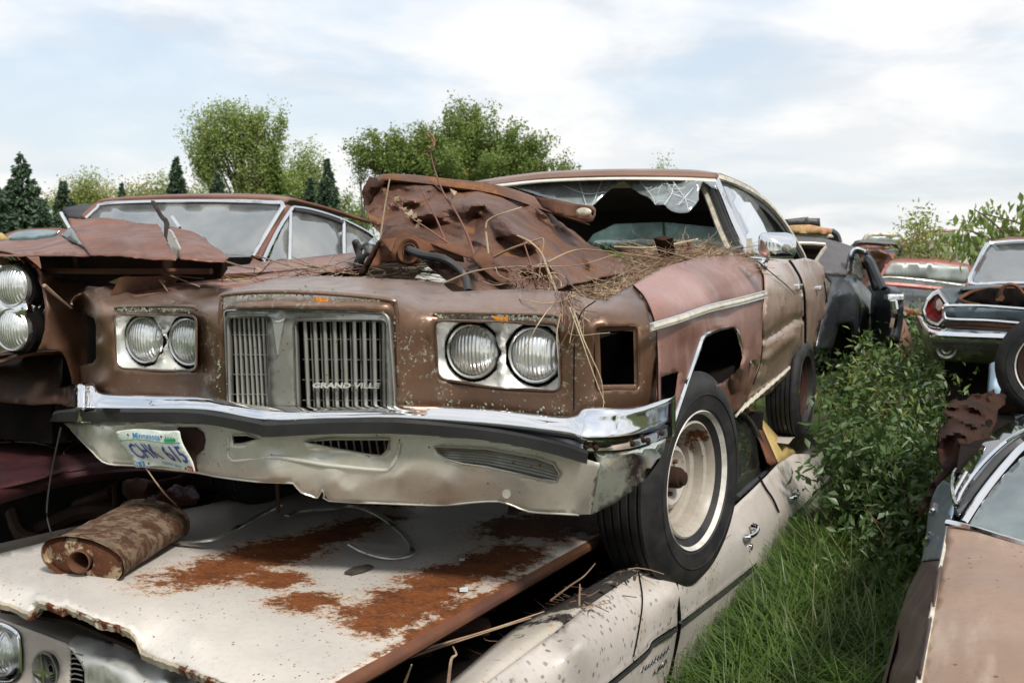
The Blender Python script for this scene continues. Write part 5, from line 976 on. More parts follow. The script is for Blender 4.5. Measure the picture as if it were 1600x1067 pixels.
ch.add('hinge_flange', relief(A, [p[:2] for p in fl], fl, 'y', [ell(925, 334, 1.8, 3.4, 10)], 5, disp=lambda v: fn(v, 12)*.01), MM['hood_rust'], hs, thick=.006)
ch.add('worn_patch', relief(A, ell(912, 331, 12, 6.5, 18), 1.585, 'y', [ell(925, 334, 1.8, 3.4, 8)][:0], 5), MM['trim_cream'], hs, thick=.002)
lf_ = [(566, 300), (570, 288), (578, 276), (586, 277), (592, 283), (600, 280), (606, 273), (604, 285), (596, 292), (590, 302), (580, 318), (576, 335), (570, 325)]
ch.add('torn_edge', relief(A, jag(lf_, 1.0, 4, 5), [(566, 300, 1.25), (578, 276, 1.4), (606, 273, 1.5), (590, 302, 1.4), (576, 335, 1.2), (585, 290, 1.25)], 'y', [], 5, disp=lambda v: fn(v, 14)*.04), MM['rusty_dark'], hs, thick=.003)
# front latch panel with its round hole
fpn = [(593, 374), (598, 364), (606, 356), (618, 351), (633, 349), (652, 356), (680, 367), (710, 380), (737, 392), (735, 402), (722, 399), (700, 391), (670, 379), (648, 368), (626, 361), (610, 366)]
fz = [(593, 374, .60), (606, 356, .75), (633, 349, .85), (652, 356, .80), (737, 392, .55), (735, 402, .50), (670, 379, .60), (626, 361, .62), (610, 366, .62)]
fb = ch.add('front_edge', relief(A, fpn, fz, 'y', [], 6, disp=lambda v: fn(v, 9)*.012), MM['rusty'], thick=.004)
fac = [(562, 430), (575, 404), (593, 374), (612, 366), (626, 361), (648, 368), (670, 379), (700, 391), (722, 399), (724, 410), (712, 408), (695, 398), (672, 392), (664, 402), (652, 412), (640, 414), (624, 411), (598, 411), (590, 416), (580, 418), (570, 428)]
fz2 = [(562, 430, .52), (593, 374, .60), (626, 361, .62), (670, 379, .60), (722, 399, .52), (712, 408, .55), (640, 414, .58), (598, 411, .56), (609, 395, .53), (640, 390, .56)]
ch.add('front_face', relief(A, fac, fz2, 'y', [ell(641, 393, 8, 9, 16)], 5, disp=lambda v: fn(v, 8)*.014), MM['rusty'], fb, thick=.004)
hcn = A.L(641, 393, 'y', .55); ch.add('hole_rim', lathe([(.046, .004), (.043, .012), (.036, .010), (.030, .004), (.026, .008), (.019, -.01), (.019, -.04)], hcn, (0, -1, .1), 28), MM['rusty'], fb)
hn = [(593, 375), (620, 371), (615, 381), (612, 394), (602, 384)]; ch.add('folded_corner', relief(A, hn, [(593, 375, .57), (620, 371, .55), (612, 394, .50), (602, 384, .53)], 'y', [], 5), MM['rusty'], fb, thick=.003)
sp_ = [(736, 402), (745, 390), (752, 384), (768, 395), (776, 408), (790, 425), (800, 446), (780, 440), (760, 425), (745, 412)]
ch.add('torn_brace', relief(A, sp_, [(736, 402, .62), (752, 384, .75), (776, 408, .66), (800, 446, .45), (760, 425, .52), (765, 405, .58)], 'y', [], 6, disp=lambda v: fn(v, 10)*.02), MM['rusty'], hs, thick=.004)
ch.add('brace', relief(A, [(560, 432), (566, 420), (592, 376), (600, 380), (584, 404), (570, 432)], [(560, 432, .48), (592, 376, .55), (600, 380, .62), (570, 432, .5)], 'y', [], 6), MM['rusty_dark'], fb, thick=.004)
single('hose', tube([A.L(*p) for p in ((636, 386, 'y', .60), (644, 392, 'y', .50), (662, 399, 'y', .45), (690, 404, 'y', .45), (712, 416, 'y', .46), (727, 434, 'y', .46), (732, 456, 'y', .42))], .014, 10, 5), MM['black'], 'black rubber hose hanging out of the round hole under the crumpled hood', 'hose', A)
single('hinge_bracket', join(*[relief(A, jag([(549, 378), (558, 375), (563, 384), (572, 378), (585, 382), (588, 394), (578, 398), (571, 404), (566, 420), (556, 424), (551, 412), (556, 400)], .6, 2, 6), .9, 'y', [ell(566, 393, 4, 5, 8)], 6, disp=lambda v: fn(v, 16)*.03)]), MM['black'], 'black bracket scrap left of the crumpled hood', 'bracket', A, thick=.01)
# rust flap standing in the debris
single('metal_tab', tube([A.L(1040, 412, 'y', 2.0), A.L(1042, 398, 'y', 2.02), A.L(1036, 372, 'y', 1.95)], .035, 4, 4, scale=[.7, 1.1, 1.3], ry=.012), MM['rusty_dark'], 'dark curled metal tab standing in the twigs at the right fender', 'scrap metal', A)
single('metal_tab', tube([A.L(1072, 400, 'y', 2.2), A.L(1078, 388, 'y', 2.2), A.L(1073, 372, 'y', 2.2)], .014, 4, 3, ry=.006), MM['rusty'], 'small rusty tab below the broken windscreen', 'scrap metal', A)
zf = lambda x, y: .04+.14*max(0, min(1, (y-.5)/1.6))+.05*max(0, min(1, (y-1.9)/.4))+.02*math.sin(x*9+y*4)
litt('twig_pile', A, ((.33, .80), (.75, 2.45), zf), 5200, ['straw', 'straw', 'twig', 'redtwig', 'deadleaf'], 'tangled dry twigs and straw filling the engine bay behind the headlights', 'twigs', 11, (.03, .17), (.0008, .0022), .18, .5, .45)
litt('leaf_debris', A, ((-.78, -.30), (.45, 2.0), lambda x, y: .165+.02*math.sin(y*5)), 300, ['twig', 'redtwig', 'straw', 'deadleaf'], 'dead stems and leaves lying along the far left fender', 'twigs', 12, (.06, .24), (.0012, .0028), .15, .4, .08)
MM['dirtfill'] = plain('packed_debris', (.05, .032, .02), (.11, .075, .045), 30, .95, bump=.8)
single('debris_bed', grid([[np.array([x, y, zf(x, y)-.01+.02*fn((x, y, 0), 9)]) for y in np.linspace(.5, 2.5, 40)] for x in np.linspace(.28, .88, 14)], flip=True), MM['dirtfill'], 'bed of rotted leaves under the twigs in the bronze car engine bay', 'debris', A, kind='stuff')
def stem(pts, lab, mat='redtwig', r=.004, sc=(1.2, .5), leaves=0, seed=0, grp='dead stems growing through the bronze car', cat='dead stem', fr=A):
    t = Thing('dead_stem', lab, cat, fr, fr.L(*pts[0]), grp); P = [fr.L(*p) for p in pts]; t.add('stem', tube(P, r, 6, 4, scale=list(sc)), MM[mat]); rg = random.Random(seed); Q = cr(P, 6)
    for k in range(leaves):
        i = rg.randint(len(Q)//2, len(Q)-1); c = Q[i]; d = np.array([rg.gauss(0, 1), rg.gauss(0, .5), rg.gauss(.2, 1)]); d /= np.linalg.norm(d); w = np.cross(d, (0, 1, .3)); s = rg.uniform(.012, .022)
        t.add('withered_leaf', ([c, c+d*s*.5+w*s*.5, c+d*s*1.3, c+d*s*.6-w*s*.4+np.array([0, .006, 0])], [(0, 1, 2), (0, 2, 3)]), MM['straw'], smooth=False, thick=.0008)
    return t
s_ = stem([(742, 412, 'y', .70), (735, 380, 'y', .72), (716, 338, 'y', .72), (692, 300, 'y', .72), (677, 258, 'y', .72), (672, 232, 'y', .72)], 'tallest reddish dead stem rising past the crumpled hood into the sky', r=.0045)
s_.add('twiglet', tube([A.L(717, 340, 'y', .72), A.L(735, 330, 'y', .72)][:0]+[A.L(692, 300, 'y', .72), A.L(672, 282, 'y', .72)], .0022, 5, 1), MM['redtwig']); s_.add('twiglet', tube([A.L(676, 260, 'y', .72), A.L(684, 250, 'y', .72)], .002, 5, 1), MM['redtwig']); s_.add('twiglet', tube([A.L(674, 246, 'y', .72), A.L(662, 240, 'y', .72)], .0018, 5, 1), MM['redtwig'])
rg = random.Random(3)
for k in range(9):
    c = A.L(677+rg.gauss(0, 3), 226+rg.gauss(0, 6), 'y', .71); s_.add('seed_head', lathe([(0, 0), (.004, .004), (.003, .014), (0, .02)], c, (rg.gauss(0, .5), rg.gauss(0, .5), 1), 6), MM['deadleaf'])
s_.add('withered_leaf', ([A.L(703, 295, 'y', .70), A.L(714, 300, 'y', .71), A.L(710, 306, 'y', .69), A.L(706, 312, 'y', .70)], [(0, 1, 2), (0, 2, 3)]), MM['straw'], smooth=False, thick=.001)
stem([(695, 376, 'y', .66), (683, 345, 'y', .66), (668, 315, 'y', .66), (657, 293, 'y', .66)], 'dark red dead stem left of the tallest one', r=.0035)
stem([(594, 372, 'y', .55), (601, 325, 'y', .55), (609, 279, 'y', .55)], 'pale straight straw leaning at the left end of the crumpled hood', 'straw', .0032, (1, .8))
stem([(708, 385, 'y', .64), (672, 360, 'y', .62), (640, 338, 'y', .62), (612, 310, 'y', .62)], 'leafy withered stem slanting left over the front latch panel', 'redtwig', .003, leaves=14, seed=4)
stem([(763, 396, 'y', .45), (759, 355, 'y', .45), (766, 342, 'y', .45), (790, 332, 'y', .45), (815, 324, 'y', .5)], 'pale bent vine arching over the middle of the crumpled hood', 'straw', .004, (1, .5))
stem([(771, 402, 'y', .42), (800, 388, 'y', .4), (835, 376, 'y', .4), (849, 374, 'y', .4), (846, 400, 'y', .38), (840, 450, 'y', .36)], 'brown stem bent sharply down before the crumpled hood', 'twig', .0035)
stem([(870, 458, 'y', .30), (855, 420, 'y', .30), (845, 395, 'y', .3), (828, 378, 'y', .3), (808, 368, 'y', .32)], 'pale thick dry stalk curving up left above the right headlights', 'straw', .0048, (1.1, .5))
stem([(840, 455, 'y', .34), (828, 410, 'y', .34), (818, 378, 'y', .34)], 'dark upright stalk beside the pale thick one', 'redtwig', .004)
stem([(692, 443, 'y', .28), (745, 423, 'y', .3), (820, 416, 'y', .34), (900, 415, 'y', .5), (960, 398, 'y', .8)], 'long thin vine arching across the front of the engine bay', 'twig', .0028)
stem([(855, 410, 'y', .4), (895, 392, 'y', .5), (930, 391, 'y', .7), (990, 398, 'y', 1.0), (1060, 408, 'y', 1.5)], 'long arching vine over the twig pile toward the mirror', 'twig', .003)
stem([(960, 386, 'y', 2.0), (1020, 387, 'y', 2.0), (1090, 374, 'y', 2.2)], 'straight pale stick lying below the broken windscreen', 'straw', .007, (1, .7))
# tuft spilling over the right header
rg = random.Random(8); tuft = Thing('dry_vine_tuft', 'tuft of dry vine tendrils spilling over the panel above the right headlights', 'dry vine', A, A.L(880, 458, 'y', .2))
for k in range(26):
    x0 = 880+rg.gauss(0, 10); pts = [(x0, 456, .20), (x0+rg.gauss(6, 8), 475+rg.gauss(0, 6), .06), (x0+rg.gauss(12, 14), 505+rg.gauss(0, 12), -.03), (x0+rg.gauss(20, 20), 530+rg.gauss(0, 18), -.04)][:rg.randint(2, 4)]
    tuft.add('tendril', tube([A.L(x, y, 'y', v) for x, y, v in pts], rg.uniform(.0008, .0018), 4, 4), MM[rg.choice(('straw', 'twig', 'redtwig'))])
for pts in ([(882, 458, .2), (898, 490, .0), (912, 530, -.05), (925, 560, -.05), (940, 596, -.04), (943, 636, -.03)], [(890, 480, .0), (905, 520, -.05), (922, 570, -.05), (945, 630, -.04)], [(868, 470, .1), (845, 500, -.05), (822, 540, -.06), (806, 575, -.06)], [(876, 490, 0), (870, 520, -.05), (872, 560, -.06)], [(900, 462, .15), (860, 474, .05), (815, 468, .05)], [(830, 450, .3), (812, 466, .1), (840, 480, -.0)]):
    tuft.add('tendril', tube([A.L(x, y, 'y', v) for x, y, v in pts], .0019, 4, 5, scale=[1.2, .5]), MM['straw'])
for k in range(34):      # curly tendrils in front of the crumpled hood
    x = rg.uniform(770, 880); y = rg.uniform(415, 448); r = rg.uniform(6, 22); a0 = rg.uniform(0, 6); tuft.add('tendril', tube([A.L(x+r*math.cos(a0+t)*(1+t*.2), y+r*.8*math.sin(a0+t), 'y', .30+rg.gauss(0, .04)) for t in np.linspace(0, rg.uniform(1.5, 3.5), 5)], .0013, 4, 4), MM[rg.choice(('straw', 'twig', 'redtwig'))])
for i, pts in enumerate(([(227, 414, .5), (265, 430, .3), (312, 448, .15)], [(338, 425, .5), (372, 441, .3)], [(250, 438, .2), (262, 455, .1)], [(340, 405, 1.0), (400, 420, .8), (440, 405, 1.2), (500, 418, .9), (560, 400, 1.5)], [(400, 399, 1.2), (480, 425, .7)], [(69, 446, -.3), (90, 464, -.2), (112, 482, .02)])):
    stem([(x, y, 'y', v) for x, y, v in pts], ['pale broken stick on the far left fender tip', 'thin orange stem behind the grille crown', 'short stem at the left fender seam', 'long bent vine over the far fender', 'crossing dry stem on the far fender', 'twisted dry vine strung from the left lamp pod to the bronze fender'][i], 'twig', .0035 if i != 5 else .005, grp='dry stems across the left fender')
# strings hanging below the bumper
single('wire', tube([A.L(228, 731, 'y', -.13), A.L(255, 768, 'y', -.1), A.L(284, 797, 'y', .1)], .0025, 5, 4), MM['twig'], 'thin stem hanging down from behind the licence plate', 'stem', A)
single('wire', tube([A.L(95, 668, 'y', -.1), A.L(80, 740, 'y', -.1), A.L(73, 800, 'y', -.1), A.L(80, 836, 'y', -.1), A.L(74, 850, 'y', -.1)], .0028, 5, 5), MM['black'], 'thin black wire dangling left of the bumper', 'wire', A)
single('bolt_rod', tube([A.L(433, 755, 'y', .0), A.L(435, 800, 'y', .05)], .006, 6, 1), MM['rusty_dark'], 'thin rusty rod hanging below the valance tear', 'rod', A)
# ---------------------------------------------------------------- rusty stacked-lamp car at the left
Cf = Fr((1450, 395), 17, 446, 3.6, (.80, 0, 0), lat=(-2500, 400))
baseC = (0, 1.6, -.75)
MM['brown_c'] = paint('left_car_brown', (.17, .085, .045), (.11, .052, .032), 2.5, .45, (.3, .5), dents=.4, seed=31, streak=((.10, .04, .025), (2, 2, 6), .5), coat=.2, extra=[((.9-0, .1-1.6, .15+.75), (.4, .8, .14), (.20, .075, .045))])
MM['rust_hood_c'] = paint('red_rusted_hood', (.175, .075, .047), (.115, .052, .036), 4, .1, (.4, .65), dents=.3, seed=33, streak=((.27, .14, .09), (2, 2, 2), .5), rust=(6, .62, .7), bump=.3)
cC = Thing('rusty_sedan', 'rusty brown car with stacked twin headlights and torn hood at the left edge', 'car', Cf, baseC)
pod = [(-60, 392), (-20, 392), (0, 396), (20, 401), (40, 425), (60, 452), (67, 470), (69, 500), (65, 522), (58, 538), (45, 548), (30, 552), (0, 556), (-60, 560)]
podc = [(-60, 392, .02), (0, 396, .0), (40, 425, .03), (67, 465, .10), (69, 500, .11), (58, 538, .08), (0, 556, .02), (-60, 560, .02), (17, 446, -.02), (18, 514, -.02), (17, 420, -.018), (17, 470, -.02), (40, 447, -.012), (41, 514, -.012), (18, 540, -.01), (48, 460, .02), (52, 505, .03), (46, 482, -.03), (20, 480, -.028), (0, 480, -.03), (56, 440, .05)]
pd = cC.add('headlight_pod', relief(Cf, pod, podc, 'y', [], 6, smooth_it=1), MM['chrome_bumper'], thick=.003)
for c in ((17, 447), (18.5, 515)): headlamp(cC, Cf.L(c[0], c[1], 'y', -.025), (0.05, -1, 0), .081, pd)
cC.add('pod_edge', tube([Cf.L(x, y, 'y', v) for x, y, v in ((-40, 389, .0), (0, 394, -.01), (22, 402, .0), (42, 426, .02), (60, 450, .07), (68, 470, .10), (70, 500, .11), (65, 524, .09), (56, 540, .06))], .007, 6, 4), MM['chrome'], pd)
cC.add('fender_brim', loft([[Cf.L(x, y, 'y', v) for x, y, v in ((-40, 386, .05), (0, 390, .05), (34, 399, .05), (57, 417, .10), (70, 440, .16))], [Cf.L(x, y, 'y', v) for x, y, v in ((-40, 389, -.03), (0, 393, -.03), (26, 401, -.02), (46, 425, .02), (65, 452, .09))]], 4, 2), MM['rust_hood_c'], thick=.004)
fs = [(34, 400), (57, 415), (69, 431), (84, 432), (100, 436), (135, 441), (175, 446), (200, 449), (200, 560), (160, 640), (118, 642), (112, 590), (104, 562), (96, 549), (70, 547), (58, 548), (64, 536), (70, 515), (71, 480), (66, 450), (52, 425)]
fsc = [(34, 400, .84), (57, 415, .92), (69, 431, .94), (52, 425, .88), (66, 450, .95), (71, 480, .975), (70, 515, .97), (58, 548, .94), (100, 436, .90), (175, 446, .93), (100, 470, .985), (150, 480, .985), (100, 520, 1.0), (150, 540, 1.0), (96, 549, 1.0), (112, 590, .99), (160, 640, .95), (118, 642, .95), (200, 500, .98)]
fC = cC.add('front_fender', relief(Cf, fs, fsc, 'x', [], 8, disp=lambda v: fn(v, 3, 1, 2)*.012), MM['brown_c'], thick=.003)
cC.add('arch_flange', loft([[Cf.L(x, y, 'y', v) for x, y, v in ((-40, 572, .0), (0, 563, .0), (20, 556, .02), (51, 548, .05), (80, 546, .12), (101, 546, .2))], [Cf.L(x, y, 'y', v) for x, y, v in ((-40, 578, -.01), (0, 569, -.01), (20, 562, .01), (51, 554, .04), (80, 552, .11), (101, 552, .19))], [Cf.L(x, y, 'y', v) for x, y, v in ((-40, 576, .15), (0, 569, .15), (20, 562, .15), (51, 556, .2), (80, 554, .25), (101, 553, .3))]], 4, 2), MM['brown_c'], fC, thick=.003)
MM['dk_brown'] = paint('dark_brown_lower_panel', (.050, .024, .016), (.03, .02, .015), 3, .1, (.45, .7), seed=35, dents=.4, spec=.15)  # dark brown base colour of the left car's lower panel
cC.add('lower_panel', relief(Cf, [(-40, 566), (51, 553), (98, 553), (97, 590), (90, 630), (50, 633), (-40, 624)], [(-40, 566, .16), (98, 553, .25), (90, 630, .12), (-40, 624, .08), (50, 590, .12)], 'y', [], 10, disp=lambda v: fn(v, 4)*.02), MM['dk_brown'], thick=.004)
# torn hood
h0 = jag([(-40, 371), (0, 376), (56, 375), (80, 371), (94, 368), (112, 381), (131, 387), (142, 395), (141, 400), (100, 399), (0, 400), (-40, 400)], .4, 1, 8)
hh = cC.add('hood', relief(Cf, h0, [(-40, 371, .6), (94, 368, .5), (56, 375, .5), (0, 376, .55), (131, 387, .1), (0, 392, .0), (100, 392, .0), (140, 400, -.05), (0, 400, -.06), (-40, 400, -.06)], 'y', [], 6), MM['rust_hood_c'], thick=.004)
h1_ = jag([(106, 341), (131, 343), (156, 340), (175, 342), (191, 343), (199, 346), (220, 349), (247, 350), (254, 364), (261, 377), (270, 392), (276, 402), (274, 406), (240, 405), (190, 400), (141, 398), (134, 388), (120, 368), (112, 354)], .7, 2, 7)
bnd = ridges([([(199, 346), (205, 372), (222, 398)], .03, 8), ([(120, 372), (190, 376), (262, 379)], -.05, 14), ([(112, 350), (190, 350), (250, 356)], .04, 12)])
R1 = RBF([(106, 341, .40), (191, 343, .42), (247, 350, .42), (120, 368, .22), (200, 372, .20), (261, 377, .20), (141, 398, -.06), (190, 400, -.07), (276, 403, -.05), (200, 388, .0)])
cC.add('hood_flap', relief(Cf, h1_, lambda x, y: R1(x, y)+bnd(x, y), 'y', [], 6, disp=lambda v: fn(v, 6)*.015), MM['rust_hood_c'], hh, thick=.004)
h2_ = jag([(264, 353), (280, 357), (300, 362), (321, 371), (326, 380), (340, 388), (358, 402), (350, 409), (320, 408), (282, 404), (275, 385), (268, 366)], .6, 4, 7)
cC.add('hood_flap', relief(Cf, h2_, [(264, 353, .42), (300, 362, .45), (321, 371, .45), (275, 385, .15), (282, 404, -.04), (320, 408, .0), (358, 402, .15), (310, 388, .12)], 'y', [], 6, disp=lambda v: fn(v, 6)*.02), MM['rust_hood_c'], hh, thick=.004)
cC.add('bent_chrome_trim', prism([Cf.L(x, y, 'y', .1) for x, y in ((263, 358), (268, 363), (280, 388), (281, 402), (276, 404), (270, 390), (261, 374))], (0, .01, 0)), MM['bent_trim'], hh, smooth=False)
cC.add('under_hood', relief(Cf, [(60, 396), (200, 401), (300, 405), (352, 408), (356, 420), (345, 436), (240, 446), (169, 450), (69, 440)], .22, 'y', [], 14), MM['rusty_dark'])
cC.add('grille_rail', tube([Cf.L(66, 423, 'y', .12), Cf.L(150, 424, 'y', .12), Cf.L(240, 424, 'y', .12), Cf.L(330, 424, 'y', .12)], .012, 6, 4), MM['rust_hood_c'])
cC.add('inner_brace', relief(Cf, [(169, 441), (185, 434), (196, 431), (225, 433), (260, 440), (240, 446), (190, 446)], .15, 'y', [], 8), MM['mustard'], thick=.004)
cC.add('hinge_strap', loft([[Cf.L(x, y, 'y', v) for x, y, v in ((236, 313, 1.3), (248, 336, .95), (256, 348, .7), (255, 377, .35))], [Cf.L(x, y, 'y', v) for x, y, v in ((242, 314, 1.3), (254, 335, .95), (263, 346, .7), (262, 380, .35))]], 5, 1), MM['rusty_dark'], thick=.012)
sv = lambda pts, d: [Cf.L(x, y, 'y', v) for x, y, v in pts]
# windscreen, roof, side
Gy = lambda x, y: float(np.interp(y, [317, 402], [1.9, 1.42]))
wsc = [(126, 356), (136, 340), (150, 328), (162, 321), (236, 317), (337, 316), (420, 319), (441, 322), (428, 346), (394, 401), (340, 402), (250, 404), (120, 384)]
MM['glass_c'] = glass('streaked_reflection_glass', (.72, .75, .74), .24, dirt=.34, dcol=(.40, .40, .38), st=(1, 1, .35))  # greyish reflection partly put into the colour of the streaked film
cC.add('windscreen', relief(Cf, wsc, Gy, 'y', [], 14), MM['glass_c'], thick=.004)
cC.add('screen_trim', sweep([Cf.L(x, y, 'y', Gy(x, y)-.01) for x, y in cr([(133, 342), (150, 326), (164, 319), (236, 315), (337, 314), (420, 317), (442, 320), (430, 343), (395, 402)], 5)], circ(.013, 6), up=(0, -1, 0.1)), MM['chrome'])
cC.add('screen_seal', sweep([Cf.L(x, y, 'y', Gy(x, y)+.005) for x, y in cr([(140, 340), (152, 329), (166, 322), (236, 318.5), (337, 317.5), (418, 320.5), (436, 323)], 5)], circ(.010, 6), up=(0, -1, 0.1)), MM['black'])
h_ = [(130, 342, 1.75), (152, 324, 1.85), (162, 318, 1.9), (236, 313.5, 1.9), (337, 312, 1.9), (420, 315, 1.92), (447, 319, 1.95)]
m_ = [(140, 334, 2.1), (160, 318, 2.3), (180, 314, 2.4), (245, 309.5, 2.5), (337, 307, 2.5), (425, 309.5, 2.4), (460, 316, 2.2)]
m2 = [(170, 332, 2.9), (190, 322, 3.0), (215, 317, 3.0), (270, 313, 3.1), (360, 311, 3.1), (455, 316, 2.9), (520, 331, 2.5)]
m3 = [(220, 345, 3.5), (240, 335, 3.6), (260, 328, 3.6), (320, 324, 3.6), (400, 324, 3.6), (510, 334, 3.3), (578, 350, 2.85)]
cC.add('roof', loft([sv(h_, 0), sv(m_, 0), sv(m2, 0), sv(m3, 0)], 5, 4, flip=True), MM['rust_hood_c'], thick=.02)
cC.add('pillar', loft([sv([(443, 320, 1.92), (430, 345, 1.78), (396, 402, 1.42)], 0), sv([(449, 320, 1.95), (436, 346, 1.75), (403, 403, 1.40)], 0), sv([(457, 323, 1.98), (441, 348, 1.80), (410, 404, 1.42)], 0)], 5, 3), MM['rust_hood_c'], thick=.006)
xx = lambda y: float(np.interp(y, [320, 412], [.66, .92]))
tub = lambda pts, r, m, n, o=0: cC.add(n, tube([Cf.L(x, y, 'x', xx(y)+o) for x, y in pts], r, 6, 3), MM[m])
tub([(411, 408), (425, 378), (440, 350), (457, 325)], .010, 'chrome', 'window_trim'); tub([(457, 324), (480, 327), (510, 335), (540, 346), (570, 361), (583, 370)], .011, 'chrome', 'window_trim')
tub([(460, 329), (482, 332), (512, 340), (541, 351)], .010, 'black', 'window_seal')
tub([(454, 332), (453, 370), (452, 409)], .009, 'chrome', 'vent_window_bar'); tub([(537, 348), (537, 380), (538, 411)], .011, 'chrome', 'window_bar'); tub([(411, 411), (480, 412), (587, 414)], .010, 'chrome', 'belt_trim')
for pts in ([(418, 410), (435, 372), (453, 334), (452, 410)], [(457, 332), (500, 338), (534, 350), (535, 412), (455, 411)], [(541, 352), (570, 364), (588, 376), (588, 414), (542, 412)]):
    cC.add('side_glass', relief(Cf, pts, lambda x, y: xx(y)-.01, 'x', [], 14), MM['glass_c'], thick=.004)
cC.add('doors', relief(Cf, [(396, 404), (411, 410), (480, 413), (590, 415), (600, 440), (560, 470), (400, 470), (380, 430)], [(396, 404, .92), (590, 415, .92), (600, 440, .97), (400, 470, .98), (480, 440, .98)], 'x', [], 12), MM['rust_hood_c'], thick=.004)
cC.add('wiper', tube([Cf.L(269, 339, 'y', 1.5), Cf.L(281, 356, 'y', 1.35)], .008, 5, 1), MM['chrome'])
cC.add('broken_quarter_glass', relief(Cf, [(93, 369), (106, 358), (112, 356), (121, 372), (133, 386), (118, 384), (108, 380)], .5, 'y', [], 8), MM['shatter'], thick=.003)
cC.add('interior', join(box((0, 2.4, -.25), (1.5, 1.6, .7))), MM['cloth'], smooth=False); cC.add('steering_wheel', lathe([(.185, .012), (.195, 0), (.185, -.012), (.175, 0), (.185, .012)], Cf.L(372, 386, 'y', 1.75), (0, -.85, .5), 26), MM['cloth'])
cC.add('cowl', box((0, 1.05, -.02), (1.6, .9, .1)), MM['rusty_dark'], smooth=False); cC.add('body_core', join(box((-.1, 1.5, -.38), (1.7, 2.6, .5))), MM['dark'], smooth=False); cC.add('left_side', box((-.93, 2.2, -.25), (.06, 4.3, .5)), MM['brown_c'], bevel=.02, smooth=False)
# ---------------------------------------------------------------- maroon wreck under it
MM['maroon'] = paint('dirty_maroon_paint', (.070, .022, .024), (.045, .018, .020), 3, .3, (.35, .6), seed=41, dents=.3, fleck=(30, .1, (.12, .1, .08)))
MM['lilac'] = paint('peeling_lilac_primer', (.30, .27, .36), (.09, .035, .03), 9, .1, (.5, .7), seed=42, rust=(9, .5, .56), rcol=((.09, .03, .022), (.05, .02, .018)))
MM['teal'] = paint('teal_paint', (.03, .14, .12), (.02, .09, .08), 4, .3, (.4, .6), seed=43)
cD = Thing('maroon_wreck', 'dark maroon wreck with an empty engine bay, under the car with stacked headlights', 'car', WF, (-1.9, 4.6, .1))
wyr = lambda pts, v, step=10, ax='y', d=None: relief(WF, pts, v, ax, [], step, disp=d)
top_ = [(-60, 780), (0, 762), (49, 751), (97, 737), (150, 729), (207, 724), (290, 726), (420, 735), (420, 640), (60, 630), (-60, 640)]
cD.add('fender_top', wyr(top_, [(-60, 780, .93), (0, 762, .93), (97, 737, .93), (207, 724, .92), (420, 735, .85), (420, 640, .8), (60, 630, .95), (100, 680, .95)], 12, 'z'), MM['maroon'], thick=.006)
cD.add('fender_side', loft([[wz(x, y, .93) for x, y in ((-60, 780), (0, 762), (97, 737), (207, 724), (300, 727))], [wz(x, y, .93)+np.array([0, -.02, -.025]) for x, y in ((-60, 780), (0, 762), (97, 737), (207, 724), (300, 727))], [wz(x, y, .93)+np.array([0, .03, -.06]) for x, y in ((-60, 780), (0, 762), (97, 737), (207, 724), (300, 727))]], 4, 3), MM['maroon'])
cD.add('torn_fender', wyr(jag([(190, 752), (212, 745), (240, 752), (262, 750), (285, 742), (305, 737), (328, 738), (335, 775), (322, 795), (262, 790), (205, 788), (192, 772)], 1, 2, 8), [(190, 752, 3.9), (262, 750, 3.75), (305, 737, 3.8), (335, 775, 3.9), (262, 790, 3.85), (205, 788, 4.0), (225, 765, 3.7)], 6, 'y', lambda v: fn(v, 6, 2)*.08), MM['maroon'], thick=.004)
cD.add('peeled_panel', wyr(jag([(228, 762), (245, 756), (258, 768), (272, 757), (288, 762), (300, 758), (312, 775), (305, 792), (240, 792), (230, 778)], 1.2, 3, 7), [(228, 762, 3.72), (272, 757, 3.7), (300, 758, 3.72), (305, 792, 3.8), (240, 792, 3.85)], 5, 'y', lambda v: fn(v, 9, 1)*.05), MM['lilac'], thick=.004)
cD.add('cavity', join(box((-1.9, 5.2, .42), (2.6, 1.0, .95)), box((-1.9, 4.3, .06), (2.8, 1.6, .1))), MM['dark'], smooth=False)
rg = random.Random(2)
for k, (pts, r) in enumerate((([(120, 790, 4.5), (170, 770, 4.4), (235, 720, 4.6)], .03), ([(60, 830, 4.4), (130, 800, 4.4), (200, 800, 4.3)], .04), ([(150, 850, 4.2), (180, 800, 4.2), (182, 760, 4.3)], .02), ([(20, 800, 4.4), (40, 840, 4.3), (110, 850, 4.2)], .035))):
    cD.add('suspension_arm', tube([wy(x, y, v) for x, y, v in pts], r, 8, 4), MM['rusty_dark'])
cD.add('teal_panel', wyr([(-20, 652), (30, 650), (66, 660), (60, 690), (30, 700), (-20, 708)], [(-20, 652, 5.0), (30, 650, 5.0), (66, 660, 5.0), (30, 700, 4.7), (-20, 708, 4.6)], 8), MM['teal'], thick=.004)
zD = lambda x, y: .955
litt('leaf_litter', WF, ((-2.5, -1.2), (4.05, 5.2), zD), 900, ['twig', 'redtwig', 'straw', 'deadleaf'], 'leaf litter and dry twigs covering the maroon fender at the left', 'leaf litter', 23, (.05, .3), (.0015, .004), .4, .3, .3)
MM['greywood'] = plain('weathered_grey_wood', (.30, .29, .27), (.16, .15, .14), 12, .8)
single('wood_piece', relief(WF, jag([(40, 735), (52, 722), (68, 716), (78, 722), (86, 730), (70, 735), (52, 740)], .8, 5, 6), [(40, 735, 3.9), (68, 716, 3.95), (86, 730, 3.9), (52, 740, 3.88)], 'y', [], 6, disp=lambda v: fn(v, 14)*.03), MM['greywood'], 'pale weathered fragment lying on the maroon fender', 'fragment', thick=.02)
